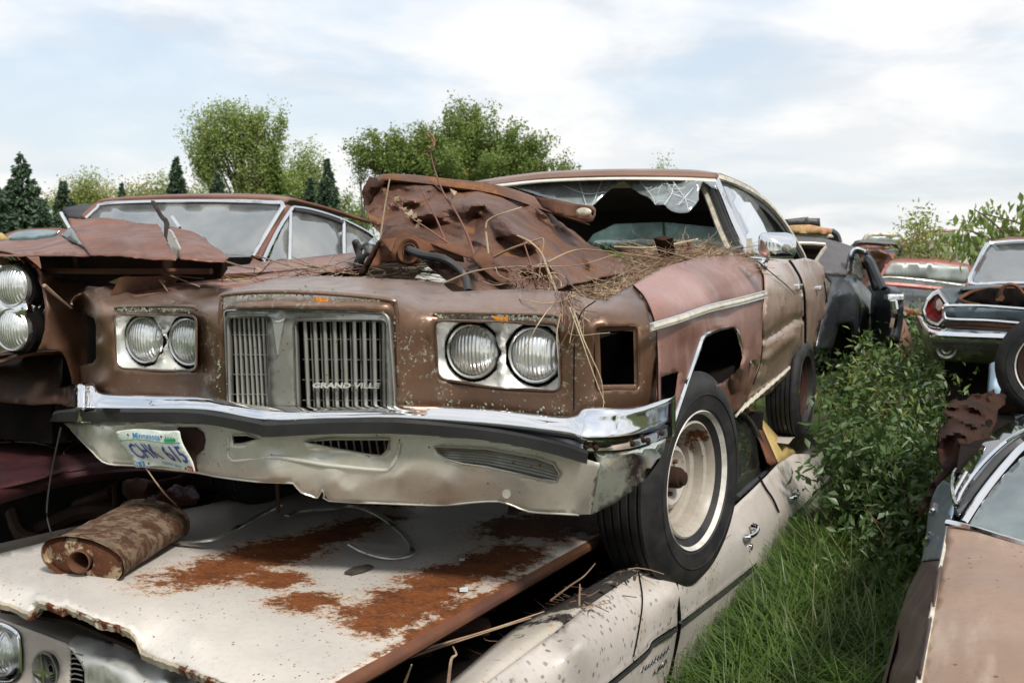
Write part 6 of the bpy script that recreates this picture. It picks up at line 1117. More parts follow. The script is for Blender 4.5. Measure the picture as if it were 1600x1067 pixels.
single('lamp_housing', join(prism([wy(x, y, 3.75) for x, y in ((-20, 742), (10, 737), (18, 742), (17, 750), (-20, 760))], (0, .12, .0)), tube([wy(-20, 742, 3.74), wy(10, 737, 3.74), wy(18, 742, 3.74)], .004, 5, 1)), MM['bent_trim'], 'small bright metal housing at the left edge on the maroon fender', 'housing', smooth=False, bevel=.004)
# far left: car with blue windscreen, trunk lid
cE = Thing('parked_wreck', 'low wreck with a bluish windscreen behind the torn rusty hood at far left', 'car', WF, (-6.2, 11, .6))
cE.add('roof', wyr([(-20, 366), (8, 366), (25, 360), (50, 357), (94, 356), (108, 359), (112, 372), (90, 376), (-20, 385)], [(-20, 366, 11), (50, 357, 11.3), (108, 359, 11.2), (90, 376, 11), (-20, 385, 11)], 9), MM['rust_hood_c'], thick=.03)
cE.add('windscreen', wyr(cr([(11, 371), (28, 362), (60, 359), (92, 361), (88, 367), (80, 374), (55, 377), (15, 377)], 4, True), 10.9, 9), glass('bluish_glass', (.5, .65, .72), .35, dirt=.3, dcol=(.35, .5, .55)), thick=.01)
cE.add('body', box((-6.0, 11.8, 1.2), (2.4, 2.2, 1.1)), MM['rust_hood_c'], bevel=.2, smooth=False)
cE.add('pillar_trim', tube([wy(94, 332, 10.6), wy(98, 340, 10.6), wy(108, 357, 10.6)], .025, 6, 3), MM['chrome'])
single('scrap_lid', relief(WF, [(99, 325), (118, 321), (157, 317), (163, 322), (150, 332), (133, 343), (122, 340), (104, 340)], [(99, 325, 9.5), (157, 317, 9.3), (133, 343, 9), (104, 340, 9.4)], 'y', [], 8), MM['black'], 'black trunk lid standing behind the left windscreen', 'trunk lid', thick=.06)
single('panel_scrap', relief(WF, [(-20, 362), (0, 364), (14, 376), (0, 378), (-20, 380)], 6.0, 'y', [], 8), MM['mustard'], 'mustard coloured scrap panel at the far left edge', 'scrap metal', thick=.03)
# ---------------------------------------------------------------- tan hood car at the right edge
Ef = Fr((1540, 450), 1481, 818, 2.9, (-.7, 1.5, 0)); baseE = (0, 2.2, -.95)
MM['tan'] = paint('faded_tan_hood', (.31, .205, .145), (.25, .165, .115), 2.5, .15, (.42, .62), seed=51, streak=((.44, .34, .26), (9, 1.2, 1), .95), dents=.12, spots=(26, .13, .5), fleck=(60, .12, (.17, .11, .08)))
MM['blue'+'_body'] = paint('light_blue_paint', (.17, .24, .30), (.13, .18, .23), 2, .25, (.3, .5), seed=52, dents=.2, rust=(5, .66, .72))
MM['maroon_f'] = paint('maroon_fender', (.075, .038, .034), (.05, .028, .025), 2, .35, (.35, .55), seed=53, dents=.2)
cH = Thing('tan_sedan', 'car with a faded tan hood and light blue cowl at the right edge', 'car', Ef, baseE)
ez = lambda pts: [(x, y) for x, y in pts]
hd_ = cH.add('hood', relief(Ef, [(1481, 818), (1510, 826), (1540, 835), (1570, 844), (1620, 858), (1700, 885), (1700, 1110), (1428, 1110), (1436, 1067), (1447, 1005), (1456, 960), (1466, 905), (1475, 860)], [(1481, 818, .0), (1540, 835, .012), (1620, 858, .02), (1700, 1110, .02), (1436, 1067, -.012), (1456, 960, -.012), (1475, 860, -.01), (1560, 980, .015), (1520, 900, .012)], 'z', [], 12), MM['tan'], thick=.004)
cH.add('hood_edge', tube([Ef.L(x, y, 'z', -.012) for x, y in ((1482, 818), (1475, 860), (1466, 905), (1456, 960), (1447, 1005), (1428, 1110))], .006, 6, 4), MM['trim_cream'], hd_)
cH.add('cowl_trim', sweep([Ef.L(x, y, 'z', .012) for x, y in ((1479, 816), (1510, 823), (1540, 832), (1570, 841.5), (1630, 859))], circ(.010, 6), up=(0, 0, 1), n=3), MM['chrome'])
cH.add('blue_fender', relief(Ef, [(1474, 750), (1464, 760), (1456, 778), (1450, 805), (1447, 835), (1440, 876), (1472, 873), (1477, 845), (1482, 818), (1488, 800), (1490, 775), (1484, 757)], [(1474, 750, -.03), (1464, 760, -.08), (1456, 778, -.14), (1450, 805, -.18), (1447, 835, -.20), (1440, 876, -.22), (1472, 873, -.02), (1477, 845, -.015), (1482, 818, -.01), (1490, 775, -.0), (1465, 850, -.05), (1470, 800, -.04), (1458, 850, -.09)], 'z', [], 5), MM['blue_body'], thick=.004)
cH.add('maroon_fender', relief(Ef, [(1440, 878), (1472, 875), (1465, 905), (1456, 955), (1447, 1000), (1434, 1067), (1426, 1110), (1380, 1110), (1389, 1060), (1394, 1020), (1402, 975), (1418, 922)], [(1440, 878, -.22), (1472, 875, -.022), (1456, 955, -.02), (1434, 1067, -.02), (1426, 1110, -.02), (1380, 1110, -.30), (1394, 1020, -.28), (1418, 922, -.24), (1452, 890, -.05), (1436, 950, -.05), (1415, 1050, -.06), (1425, 960, -.10), (1400, 1067, -.14)], 'z', [], 8), MM['maroon_f'], thick=.004)
ws = [(1512, 822), (1530, 793), (1552, 762), (1578, 732), (1604, 708), (1650, 690), (1700, 690), (1700, 880), (1600, 851), (1560, 838)]
Ey = lambda x, y: float(np.interp(y, [690, 850], [2.15, 1.55]))
MM['glass_e'] = glass('greenish_windscreen', (.30, .36, .33), .22, dirt=.30, dcol=(.35, .42, .40), st=(1, 1, .4))
cH.add('windscreen', relief(Ef, ws, Ey, 'y', [], 14), MM['glass_e'], thick=.005)
cH.add('windscreen_pillar', sweep([Ef.L(x, y, 'y', Ey(x, y)) for x, y in cr([(1506, 817), (1528, 783), (1550, 753), (1575, 723), (1600, 697), (1640, 672)], 4)], circ(.013, 8, .009), up=(0, -1, .2)), MM['chrome'])
cH.add('pillar_gasket', sweep([Ef.L(x, y, 'y', Ey(x, y)+.05) for x, y in cr([(1496, 805), (1518, 771), (1543, 738), (1568, 710), (1596, 688), (1640, 660)], 4)], circ(.016, 6), up=(0, -1, .2)), MM['black'])
for off, pts in ((.10, [(1491, 800), (1502, 770), (1522, 740), (1548, 711), (1580, 684), (1620, 662)]), (.14, [(1488, 793), (1492, 770), (1510, 738)])):
    cH.add('drip_rail', sweep([Ef.L(x, y, 'y', Ey(x, y)+off) for x, y in cr(pts, 4)], circ(.007, 6), up=(0, -1, .2)), MM['chrome'])
cH.add('side_glass', relief(Ef, [(1484, 800), (1488, 765), (1502, 735), (1528, 702), (1556, 672), (1600, 648), (1640, 640), (1640, 670), (1600, 690), (1560, 722), (1520, 770), (1498, 806)], [(1484, 800, 1.75), (1488, 765, 2.1), (1528, 702, 2.5), (1600, 648, 3.0), (1600, 690, 2.4), (1520, 770, 1.9), (1498, 806, 1.7)], 'y', [], 12), MM['dark_glass'], thick=.005)
cH.add('roof', loft([[Ef.L(x, y, 'y', v) for x, y, v in ((1596, 690, 2.3), (1640, 665, 2.3), (1720, 660, 2.3))], [Ef.L(x, y, 'y', v) for x, y, v in ((1590, 662, 3.0), (1640, 640, 3.0), (1720, 640, 3.0))], [Ef.L(x, y, 'y', v) for x, y, v in ((1585, 650, 4.0), (1640, 640, 4.0), (1720, 640, 4.0))]], 3, 3), MM['blue_body'], thick=.02)
cH.add('quarter_trim', tube([Ef.L(x, y, 'z', .02) for x, y in ((1494, 733), (1489, 742), (1487, 760), (1490, 780), (1495, 790))], .007, 6, 4), MM['chrome'])
cH.add('interior', join(box((.2, 3.0, -.2), (1.6, 2.2, .3))), MM['cloth'], smooth=False); cH.add('body_core', join(box((.25, 1.2, -.45), (1.7, 4.6, .6)), box((.25, 3.6, -.35), (1.9, 2.4, .7))), MM['dark'], smooth=False)
for x, y in ((1458, 796), (1450, 842)): cH.add('fender_badge', tube([Ef.L(x-5, y+8, 'z', -.12), Ef.L(x, y, 'z', -.10), Ef.L(x+5, y-9, 'z', -.08)], .010, 6, 3), MM['chrome'])
cH.add('hood_far_side', loft([[np.array([x, y, .006-.03*(x > .8)]) for x in (-.34, .2, .75, .93)] for y in (-.5, .4, 1.5)], 3, 3, flip=True), MM['tan'])
cH.add('front_panel', loft([[np.array([x, -.5-.02*k+.05*(abs(x-.1) > .9), z]) for x in (-.80, -.4, .1, .6, 1.0)] for k, z in enumerate((-.005, -.12, -.35, -.5))], 3, 2), MM['maroon_f'])
cH.add('near_fender_side', loft([[np.array([x, y, z]) for y in (-.5, .1, .7, 1.5)] for x, z in ((-.80, -.22), (-.83, -.35), (-.80, -.6))], 3, 2), MM['maroon_f'])
wheel(cH, (-.70, .35, -.62), (-1, 0, 0), .34, .2, band=None)
# rusty scrap, blue panel, tyre
sc = jag([(1475, 640), (1490, 624), (1505, 626), (1518, 618), (1535, 616), (1553, 609), (1557, 616), (1573, 612), (1570, 633), (1560, 638), (1560, 650), (1552, 668), (1548, 682), (1536, 700), (1530, 714), (1518, 721), (1506, 716), (1496, 735), (1484, 742), (1472, 752), (1458, 772), (1446, 800), (1437, 810), (1436, 798), (1448, 770), (1462, 745), (1475, 735), (1466, 716), (1463, 697), (1467, 673), (1479, 657)], 1.6, 7, 6)
single('rusty_scrap', relief(WF, sc, [(1479, 637, 4.7), (1553, 609, 5.0), (1573, 612, 5.1), (1518, 721, 4.3), (1496, 735, 4.2), (1437, 810, 3.9), (1463, 697, 4.4), (1520, 660, 4.5), (1500, 690, 4.25)], 'y', [jag(ell(1545, 661, 6, 7, 10), 1, 2, 5), jag(ell(1505, 698, 5, 4, 8), .6, 3, 5)], 5, disp=lambda v: abs(fn(v, 4, 4, 2))*.22+abs(fn(v, 13, 1, 2))*.035), MM['rusty_dark'], 'torn dark rusty sheet metal hanging over the bushes at right', 'scrap metal', thick=.005)
bl = Thing('blue_panel', 'pale blue car panel behind the torn rusty scrap', 'car panel', WF, wy(1570, 640, 5.6))
bl.add('panel', relief(WF, [(1551, 566), (1567, 563), (1640, 563), (1640, 660), (1593, 668), (1558, 680), (1545, 660), (1546, 612)], [(1551, 566, 5.6), (1640, 563, 5.7), (1593, 668, 5.3), (1546, 612, 5.5)], 'y', [], 12), MM['blue_body'], thick=.03)
bl.add('dark_gap', relief(WF, [(1566, 610), (1640, 615), (1640, 646), (1560, 648)], 5.35, 'y', [], 14), MM['rusty_dark'], thick=.02)
tw = Thing('loose_wheel', 'whitewalled wheel cut off by the right edge below the old tail fin', 'wheel', WF, wy(1632, 572, 5.1))
wheel(tw, wy(1650, 571, 5.1), (-.52, -.85, 0), .285, .17, .165, (.178, .190), rimmat='rusty_dark')
# ---------------------------------------------------------------- car seen from behind with a diamond tail lamp
Ff = Fr((1470, 392), 1467, 480, 6.3, (-.85, .0, .8)); baseF = (0, 1.5, 0)
MM['blueblack'] = paint('dull_blue_black_paint', (.085, .11, .12), (.05, .06, .065), 2.5, .3, (.25, .45), seed=61, rust=(4, .60, .68), rcol=((.16, .06, .035), (.10, .04, .025)), dents=.3)
MM['paleblue'] = paint('pale_blue_tail_panel', (.22, .30, .35), (.17, .22, .26), 3, .3, (.3, .5), seed=62, rust=(6, .60, .66))
cF = Thing('finned_sedan', 'old dark blue car seen from behind with a diamond tail lamp and wide bumper', 'car', Ff, baseF)
fy = lambda pts, v, s=6, **k: relief(Ff, pts, v, 'y', [], s, **k)
cF.add('tail_panel', fy([(1478, 478), (1500, 477), (1560, 481), (1660, 487), (1660, 512), (1600, 506), (1540, 502), (1488, 500), (1476, 492)], [(1478, 478, .0), (1660, 487, .0), (1660, 512, .05), (1488, 500, .05), (1560, 492, .06)], 8), MM['paleblue'], thick=.02)
for pts in ([(1482, 474), (1475, 480), (1475, 493), (1484, 499), (1540, 501), (1600, 506), (1680, 514)], [(1478, 478), (1530, 478), (1600, 483), (1680, 489)]): cF.add('tail_trim', tube([Ff.L(x, y, 'y', -.03) for x, y in pts], .012, 6, 4), MM['chrome'])
cF.add('rear_quarter', fy([(1444, 481), (1450, 468), (1460, 457), (1467, 451), (1490, 449), (1520, 446), (1516, 456), (1500, 466), (1530, 478), (1484, 477), (1476, 484), (1478, 500), (1466, 512), (1452, 508), (1443, 495)], [(1444, 481, .05), (1467, 451, .1), (1520, 446, .8), (1500, 466, .3), (1530, 478, .05), (1478, 500, .05), (1466, 512, .05), (1443, 495, .08)], 6), MM['blueblack'], thick=.01)
cF.add('deck', loft([[Ff.L(x, y, 'y', v) for x, y, v in ((1500, 452, .35), (1540, 450, .5), (1600, 450, .6), (1680, 452, .6))], [Ff.L(x, y, 'y', v) for x, y, v in ((1512, 446, .8), (1545, 444, .9), (1600, 445, 1.0), (1680, 446, 1.0))]], 4, 2), MM['blueblack'], thick=.01)
cF.add('trunk_cavity', fy([(1499, 469), (1506, 462), (1518, 456), (1545, 450), (1600, 452), (1680, 455), (1680, 486), (1600, 482), (1530, 477)], .35, 12), MM['dark'], thick=.05)
cF.add('trunk_edge', tube([Ff.L(x, y, 'y', v) for x, y, v in ((1530, 476.5, .0), (1510, 473, .08), (1499, 468, .2), (1508, 461, .3), (1525, 454, .35), (1560, 450, .4), (1640, 452, .4))], .012, 6, 4), MM['rusty'])
cF.add('latch_loop', tube([Ff.L(x, y, 'y', .1) for x, y in ((1562, 470), (1564, 454), (1574, 445), (1588, 447), (1598, 458), (1606, 462))], .028, 6, 4, ry=.014), MM['rusty'])
tl = [(1440, 484), (1446, 468), (1457, 456), (1467, 451), (1475, 461), (1483, 473), (1476, 482), (1479, 498), (1466, 511), (1453, 507), (1444, 499)]
T1 = [Ff.L(x, y, 'y', .02) for x, y in tl]; cm = np.mean(T1, 0)
tlm = cF.add('tail_lamp', grid([T1, [p+(cm-p)*.10+np.array([0, -.05, 0]) for p in T1], [p+(cm-p)*.24+np.array([0, -.05, 0]) for p in T1], [p+(cm-p)*.30+np.array([0, .02, 0]) for p in T1]], closed_v=True), MM['chrome'], sharp=30)
MM['redlens'] = plain('red_lens', (.20, .008, .006), (.10, .005, .004), 10, .15); MM['reverse'] = plain('cracked_clear_lens', (.30, .26, .24), (.16, .10, .09), 14, .2)
cF.add('red_lens', grid([[cm+(p-cm)*k+np.array([0, -.03*(1-k), 0]) for p in T1] for k in (.72, .5, .25, .01)], closed_v=True), MM['redlens'], tlm)
cF.add('reversing_lens', prism([Ff.L(x, y, 'y', -.03) for x, y in ((1463, 470), (1468, 466), (1473, 474), (1472, 482), (1466, 486), (1462, 480))], (0, .02, 0)), MM['reverse'], tlm, smooth=False)
bm = [[Ff.L(x, y, 'y', v) for x, y, v in r] for r in (
    ((1434, 494, .1), (1442, 496, .0), (1446, 506, -.08), (1458, 513, -.12), (1500, 516, -.12), (1579, 519, -.12), (1700, 526, -.12)),
    ((1434, 496, .1), (1440, 503, -.02), (1447, 513, -.12), (1459, 520, -.2), (1500, 523, -.2), (1579, 526, -.2), (1700, 532, -.2)),
    ((1434, 499, .1), (1440, 511, -.02), (1448, 523, -.12), (1461, 529, -.18), (1500, 530, -.18), (1579, 533, -.18), (1700, 540, -.18)),
    ((1437, 515, .15), (1444, 530, .05), (1453, 542, -.05), (1464, 546, -.12), (1500, 550, -.12), (1579, 552, -.12), (1700, 556, -.12)),
    ((1450, 551, .2), (1454, 555, .1), (1460, 558, .05), (1470, 561, .0), (1500, 563, -.0), (1567, 567, .0), (1700, 570, .0)))]
MM['green_tint_chrome'] = chrome('green_reflection_tint_chrome', (.45, .47, .43), (.15, .3), dull=((.10, .11, .08), .35, .55), rust=(7, .62, .7))  # dark green reflection put into the tint and dull patches, plus rust
bF = cF.add('bumper', loft(bm[:3], 4, 4), MM['chrome_bumper'], thick=.01); cF.add('bumper_skirt', loft(bm[2:], 4, 4), MM['green_tint_chrome'], bF, thick=.01)
cF.add('exhaust_ring', join(lathe([(.055, 0), (.06, .012), (.045, .008)], Ff.L(1479, 545, 'y', -.14), (0, -1, 0), 20), lathe([(.028, 0), (.032, .01), (.02, .004)], Ff.L(1479, 545, 'y', -.14), (0, -1, 0), 16)), MM['green_tint_chrome'], bF)
cF.add('bumper_gap', fy([(1466, 512), (1488, 501), (1540, 503), (1600, 507), (1700, 516), (1700, 526), (1579, 520), (1470, 517)], [(1466, 512, .06), (1488, 501, .08), (1700, 516, .08), (1700, 526, .0), (1470, 517, .0)], 8), MM['rusty_dark'], thick=.01)
gw = [(1519, 441), (1528, 412), (1542, 387), (1556, 382), (1600, 379), (1680, 378), (1680, 444), (1560, 443)]
cF.add('rear_window', relief(Ff, gw, lambda x, y: float(np.interp(y, [378, 444], [1.6, 1.0])), 'y', [], 12), glass('smoky_rear_glass', (.35, .38, .38), .32, dirt=.45, dcol=(.25, .26, .26), st=(1, 1, .3)), thick=.005)
cF.add('window_trim', tube([Ff.L(x, y, 'y', float(np.interp(y, [378, 444], [1.58, .98]))) for x, y in ((1600, 443), (1560, 443), (1517, 443), (1527, 412), (1541, 385), (1556, 380), (1600, 377), (1680, 376))], .018, 6, 3), MM['chrome'])
cF.add('roof', loft([[Ff.L(x, y, 'y', v) for x, y, v in ((1514, 443, 1.0), (1538, 387, 1.5), (1550, 379, 1.62), (1600, 376, 1.62), (1700, 376, 1.62))], [Ff.L(x, y, 'y', v) for x, y, v in ((1512, 443, 1.2), (1536, 386, 1.9), (1572, 371, 2.3), (1600, 370, 2.3), (1700, 370, 2.3))], [Ff.L(x, y, 'y', v) for x, y, v in ((1518, 440, 2.6), (1545, 388, 3.0), (1580, 374, 3.3), (1620, 372, 3.3), (1700, 372, 3.3))]], 4, 3), MM['rust_hood_c'], thick=.02)
cF.add('body_core', join(box((.15, 1.9, .42), (1.9, 3.4, .5)), box((.15, .9, .35), (1.7, 1.4, .3))), MM['dark'], smooth=False)
# ---------------------------------------------------------------- black coupe with its door open
cG = Thing('black_coupe', 'black two door car with its door hanging open, behind the bronze car', 'car', WF, (5.2, 9, .6))
MM['blackp'] = paint('dusty_black_paint', (.030, .034, .038), (.022, .024, .027), 2, .2, (.22, .42), seed=71, dents=.5, coat=.4, fleck=(20, .1, (.2, .2, .2)))
MM['vinyl'] = plain('grey_vinyl_roof', (.085, .078, .078), (.06, .055, .055), 5, .6)
gy = lambda pts, v, s=6, **k: relief(WF, pts, v, 'y', [], s, **k)
cG.add('roof', gy([(1215, 372), (1240, 369), (1287, 372), (1317, 380), (1337, 387), (1350, 392), (1337, 391), (1330, 397), (1327, 410), (1324, 428), (1300, 426), (1285, 424), (1270, 410), (1215, 410)], [(1240, 369, 9.5), (1287, 372, 9.6), (1350, 392, 9.3), (1324, 428, 8.3), (1285, 424, 8.2), (1215, 400, 8.6), (1300, 395, 8.8)], 7), MM['vinyl'], thick=.03)
cG.add('quarter_window', gy([(1246, 381), (1288, 383), (1284, 392), (1274, 408), (1262, 404)], 8.35, 6), MM['dark'], thick=.03)
cG.add('window_trim', tube([wy(x, y, 8.3) for x, y in ((1246, 380), (1289, 382), (1285, 392), (1274, 409))], .016, 6, 2), MM['trim_cream'])
cG.add('body', gy([(1285, 424), (1300, 426), (1332, 432), (1346, 441), (1359, 455), (1368, 470), (1368, 540), (1350, 548), (1334, 545), (1334, 515), (1326, 504), (1312, 506), (1305, 530), (1300, 548), (1275, 545), (1290, 480), (1300, 440)], [(1285, 424, 8.2), (1332, 432, 8.4), (1359, 455, 8.8), (1368, 540, 8.9), (1312, 460, 7.9), (1330, 480, 8.1), (1300, 548, 8.0), (1326, 504, 8.1), (1345, 520, 8.4)], 7, disp=lambda v: fn(v, 1.5, 2, 2)*.25), MM['blackp'], thick=.02)
cG.add('wheelhouse', gy([(1298, 560), (1303, 525), (1312, 504), (1326, 502), (1336, 515), (1336, 560)], 8.5, 8), MM['dark'], thick=.02)
cG.add('window_frame', tube([wy(x, y, 8.5) for x, y in ((1325, 429), (1328, 408), (1332, 394), (1339, 390), (1354, 396), (1364, 418), (1378, 450))], .028, 6, 4), MM['blackp']); cG.add('window_trim', tube([wy(x, y, 8.42) for x, y in ((1325, 429), (1328, 407), (1332, 393), (1339, 389), (1352, 393))], .016, 6, 4), MM['chrome'])
cG.add('side_glass', gy([(1328, 428), (1334, 398), (1340, 398), (1346, 410), (1352, 432), (1345, 440), (1335, 434)], 8.55, 6), MM['glass'], thick=.01)
dg = cG.add('open_door', gy([(1362, 452), (1372, 447), (1385, 448), (1392, 458), (1396, 480), (1395, 505), (1391, 527), (1380, 541), (1367, 541), (1361, 520), (1360, 480)], [(1362, 452, 8.6), (1392, 458, 8.0), (1395, 505, 8.0), (1380, 541, 8.1), (1361, 520, 8.6)], 6), MM['blackp'], thick=.08)
cG.add('door_frame', join(tube([wy(x, y, v) for x, y, v in ((1368, 452, 8.5), (1360, 425, 8.45), (1354, 404, 8.4), (1362, 410, 8.3), (1371, 430, 8.2), (1381, 451, 8.1))], .03, 6, 4)), MM['blackp'], dg)
cG.add('door_handle', box(wy(1397, 465, 7.95), (.14, .1, .06)), MM['chrome'], dg, bevel=.015, smooth=False); cG.add('trim_ring', tube([wy(x, y, 7.9) for x, y in ((1396, 470), (1398, 490), (1394, 512))], .03, 6, 3), MM['chrome'], dg)
cG.add('body_core', join(box((3.1, 9.9, 1.0), (.4, 1.4, .8))), MM['dark'], smooth=False)
# red roofed car, car on top, black lid, tan box, far ones
MM['redroof'] = paint('faded_red_roof', (.30, .10, .08), (.24, .08, .065), 3, .2, (.4, .55), seed=81)
MM['glass_f'] = glass('hazy_far_glass', (.55, .62, .58), .08, rough=.35, dirt=1.0, dcol=(.38, .42, .40), st=(1, 1, .3))
cI = Thing('red_roof_car', 'dark car with a faded red roof and hazy windscreen beyond the open door', 'car', WF, (7.5, 13.5, .4))
iy = lambda pts, v, s=7, **k: relief(WF, pts, v, 'y', [], s, **k)
cI.add('roof', iy([(1374, 432), (1380, 420), (1392, 407), (1405, 404), (1457, 404), (1496, 409), (1518, 414), (1522, 426), (1512, 446), (1509, 443), (1516, 427), (1512, 417), (1457, 411), (1395, 410), (1378, 431)], [(1374, 432, 13), (1392, 407, 13.8), (1457, 404, 14), (1518, 414, 13.8), (1512, 446, 13)], 6), MM['redroof'], thick=.05)
cI.add('windscreen', iy([(1378, 431), (1395, 410), (1457, 411), (1512, 417), (1516, 427), (1510, 443), (1457, 437)], 13.3, 10), MM['glass_f'], thick=.02)
cI.add('wiper_cowl', tube([wy(x, y, 13) for x, y in ((1377, 434), (1400, 434), (1457, 440), (1502, 446))], .018, 6, 3), MM['alu'])
cI.add('hood', iy([(1374, 435), (1400, 436), (1457, 441), (1505, 447), (1505, 470), (1470, 475), (1445, 492), (1400, 490), (1380, 480)], [(1374, 435, 12.9), (1505, 447, 12.9), (1445, 492, 11.8), (1400, 490, 11.8)], 9), MM['blackp'], thick=.04)
cI.add('hood_trim', tube([wy(x, y, 12.5) for x, y in ((1378, 444), (1420, 447), (1470, 452))], .035, 6, 3), MM['redroof']); MM['redbump'] = plain('red_paint', (.20, .025, .02), (.11, .02, .015), 5, .5)
cI.add('bumper', iy([(1398, 476), (1420, 480), (1446, 482), (1446, 493), (1420, 495), (1400, 488)], 11.6, 8), MM['redbump'], thick=.1)
cI.add('body', box((6.2, 14.6, .95), (1.3, 1.6, .8)), MM['blackp'], bevel=.1, smooth=False)
cJ = Thing('brown_roof_car', 'car whose brown roof shows just above the faded red roof', 'car', WF, (8, 17, .4))
cJ.add('roof', iy([(1404, 404), (1408, 399), (1425, 396), (1460, 397), (1492, 401), (1498, 408), (1450, 406)], [(1404, 404, 17), (1425, 396, 18), (1492, 401, 18), (1498, 408, 17)], 6), MM['rust_hood_c'], thick=.1)
cJ.add('body', box((7.74, 18.6, 1.1), (1.0, 1.2, .8)), MM['rust_hood_c'], bevel=.1, smooth=False)
cK = Thing('stacked_car', 'pale windowed car perched on top of a pile, its grille missing', 'car', WF, (7.3, 17.6, .3))
MM['pinkrust'] = paint('pinkish_rusty_paint', (.30, .16, .12), (.20, .09, .065), 4, .1, (.4, .6), rust=(4, .5, .62), seed=91)
cK.add('roof', iy([(1348, 377), (1354, 367), (1362, 364), (1385, 363.5), (1409, 365), (1416, 371), (1421, 380), (1414, 380), (1408, 370), (1360, 369), (1353, 377)], 17.8, 5), MM['trim_cream'], thick=.1)
cK.add('windscreen', iy([(1353, 378), (1360, 369), (1407, 370), (1414, 380), (1385, 380)], 17.7, 7), MM['glass_f'], thick=.02)
cK.add('hood', iy([(1336, 384), (1350, 378), (1414, 380), (1420, 384), (1408, 388), (1345, 390)], [(1336, 384, 17), (1414, 380, 17.6), (1345, 390, 16.8)], 6), MM['pinkrust'], thick=.05)
cK.add('front_frame', join(tube([wy(x, y, 16.6) for x, y in ((1336, 402), (1336, 386), (1343, 379), (1380, 381), (1405, 384), (1407, 400))], .05, 6, 3)), MM['black'])
cK.add('front_panel', iy(jag([(1338, 392), (1406, 396), (1404, 402), (1396, 410), (1388, 425), (1375, 425), (1360, 415), (1345, 405)], 1.5, 4, 6), 16.7, 6, disp=lambda v: fn(v, 2)*.4), MM['pinkrust'], thick=.05)
cK.add('body', box((7.1, 19.0, 1.2), (.95, 1.2, .8)), MM['pinkrust'], bevel=.1, smooth=False)
cK.add('engine_cavity', iy([(1340, 400), (1400, 404), (1388, 430), (1350, 420)], 17.0, 8), MM['dark'], thick=.05)
cL = Thing('lid_wreck', 'wreck showing only its pale trunk edge behind the black coupe roof', 'car', WF, (3.9, 12.5, .5))
cL.add('trunk_edge', iy([(1236, 365), (1299, 366), (1303, 370), (1296, 372), (1240, 370)], 12.3, 6), MM['trim_cream'], thick=.1); cL.add('rear_gap', iy([(1236, 370), (1300, 371), (1310, 378), (1240, 380)], 12.4, 8), MM['dark'], thick=.1)
cL.add('fender', tube([wy(x, y, 12.5) for x, y in ((1298, 362), (1306, 368), (1310, 380))], .05, 6, 3), MM['blackp']); cL.add('body', box((4.1, 13.6, 1.2), (.6, 1.4, .9)), MM['blackp'], bevel=.1, smooth=False)
MM['tanbox'] = plain('tan_foam', (.45, .31, .14), (.33, .14, .08), 7, .8)
single('seat_cushion', relief(WF, [(1235, 364), (1234, 356), (1240, 352), (1265, 351), (1300, 358), (1299, 366)], 12.2, 'y', [], 6), MM['tanbox'], 'tan cushion lying on the pale trunk edge', 'cushion', thick=.4)
single('scrap_lid', relief(WF, [(1228, 352), (1227, 343), (1245, 341), (1262, 339), (1264, 341), (1281, 341), (1282, 354), (1265, 351), (1240, 352), (1232, 357)], 12.6, 'y', [], 6), MM['black'], 'black lid standing on the tan cushion', 'lid', thick=.1)
for pts, lb in (([(1393, 520), (1412, 500), (1419, 512), (1405, 530)], 'tilted pinkish board leaning above the bushes beside the open door'), ([(1404, 532), (1418, 514), (1430, 540), (1420, 556), (1408, 550)], 'second pinkish board sunk into the bushes below the first'), ([(1396, 500), (1404, 497), (1408, 505), (1398, 514)], 'small pinkish board fragment touching the open door')):
    single('board', prism([wy(x, y, 8.0) for x, y in pts], (.02, .08, .02)), plain('pink_board', (.33, .17, .13), (.25, .12, .09), 4, .7) if 'pink_board' not in bpy.data.materials else bpy.data.materials['pink_board'], lb, 'board', smooth=False, group='pinkish boards in the bushes')
for i, (x, y, w_, c, d, lb) in enumerate(((1480, 378, 26, 'pinkrust', 24, 'far pinkish car half hidden by yellow green leaves'), (1500, 384, 30, 'trim_cream', 22, 'far cream car among the leaves right of the pinkish one'), (1450, 392, 40, 'blueblack', 26, 'far dark car low behind the brown roof'))):
    t = Thing('far_car', lb, 'car', WF, wy(x, y+14, d)); s = d/FPX; c0 = wy(x, y, d)
    t.add('body', box(c0+np.array([0, 1.0, -.25]), (w_*s*1.5, 2.0, .6)), MM[c], bevel=.12, smooth=False); t.add('cabin', loft([[c0+np.array([a*w_*s, b, z]) for a, b in ((-.5, 0), (-.3, -.25), (.3, -.25), (.5, 0))] for z in (.0, .22)], 3, 1), MM['glass_f']); t.add('roof', box(c0+np.array([0, .5, .26]), (w_*s*.8, 1.2, .08)), MM[c], bevel=.03, smooth=False)
single('mirror_scrap', relief(WF, cr([(1436, 373), (1437, 366), (1441, 363), (1446, 365), (1446, 371), (1442, 369), (1439, 372)], 3, True), 15, 'y', [], 4), MM['black'], 'small black hook of scrap above the yellow green bush', 'scrap metal', thick=.05)
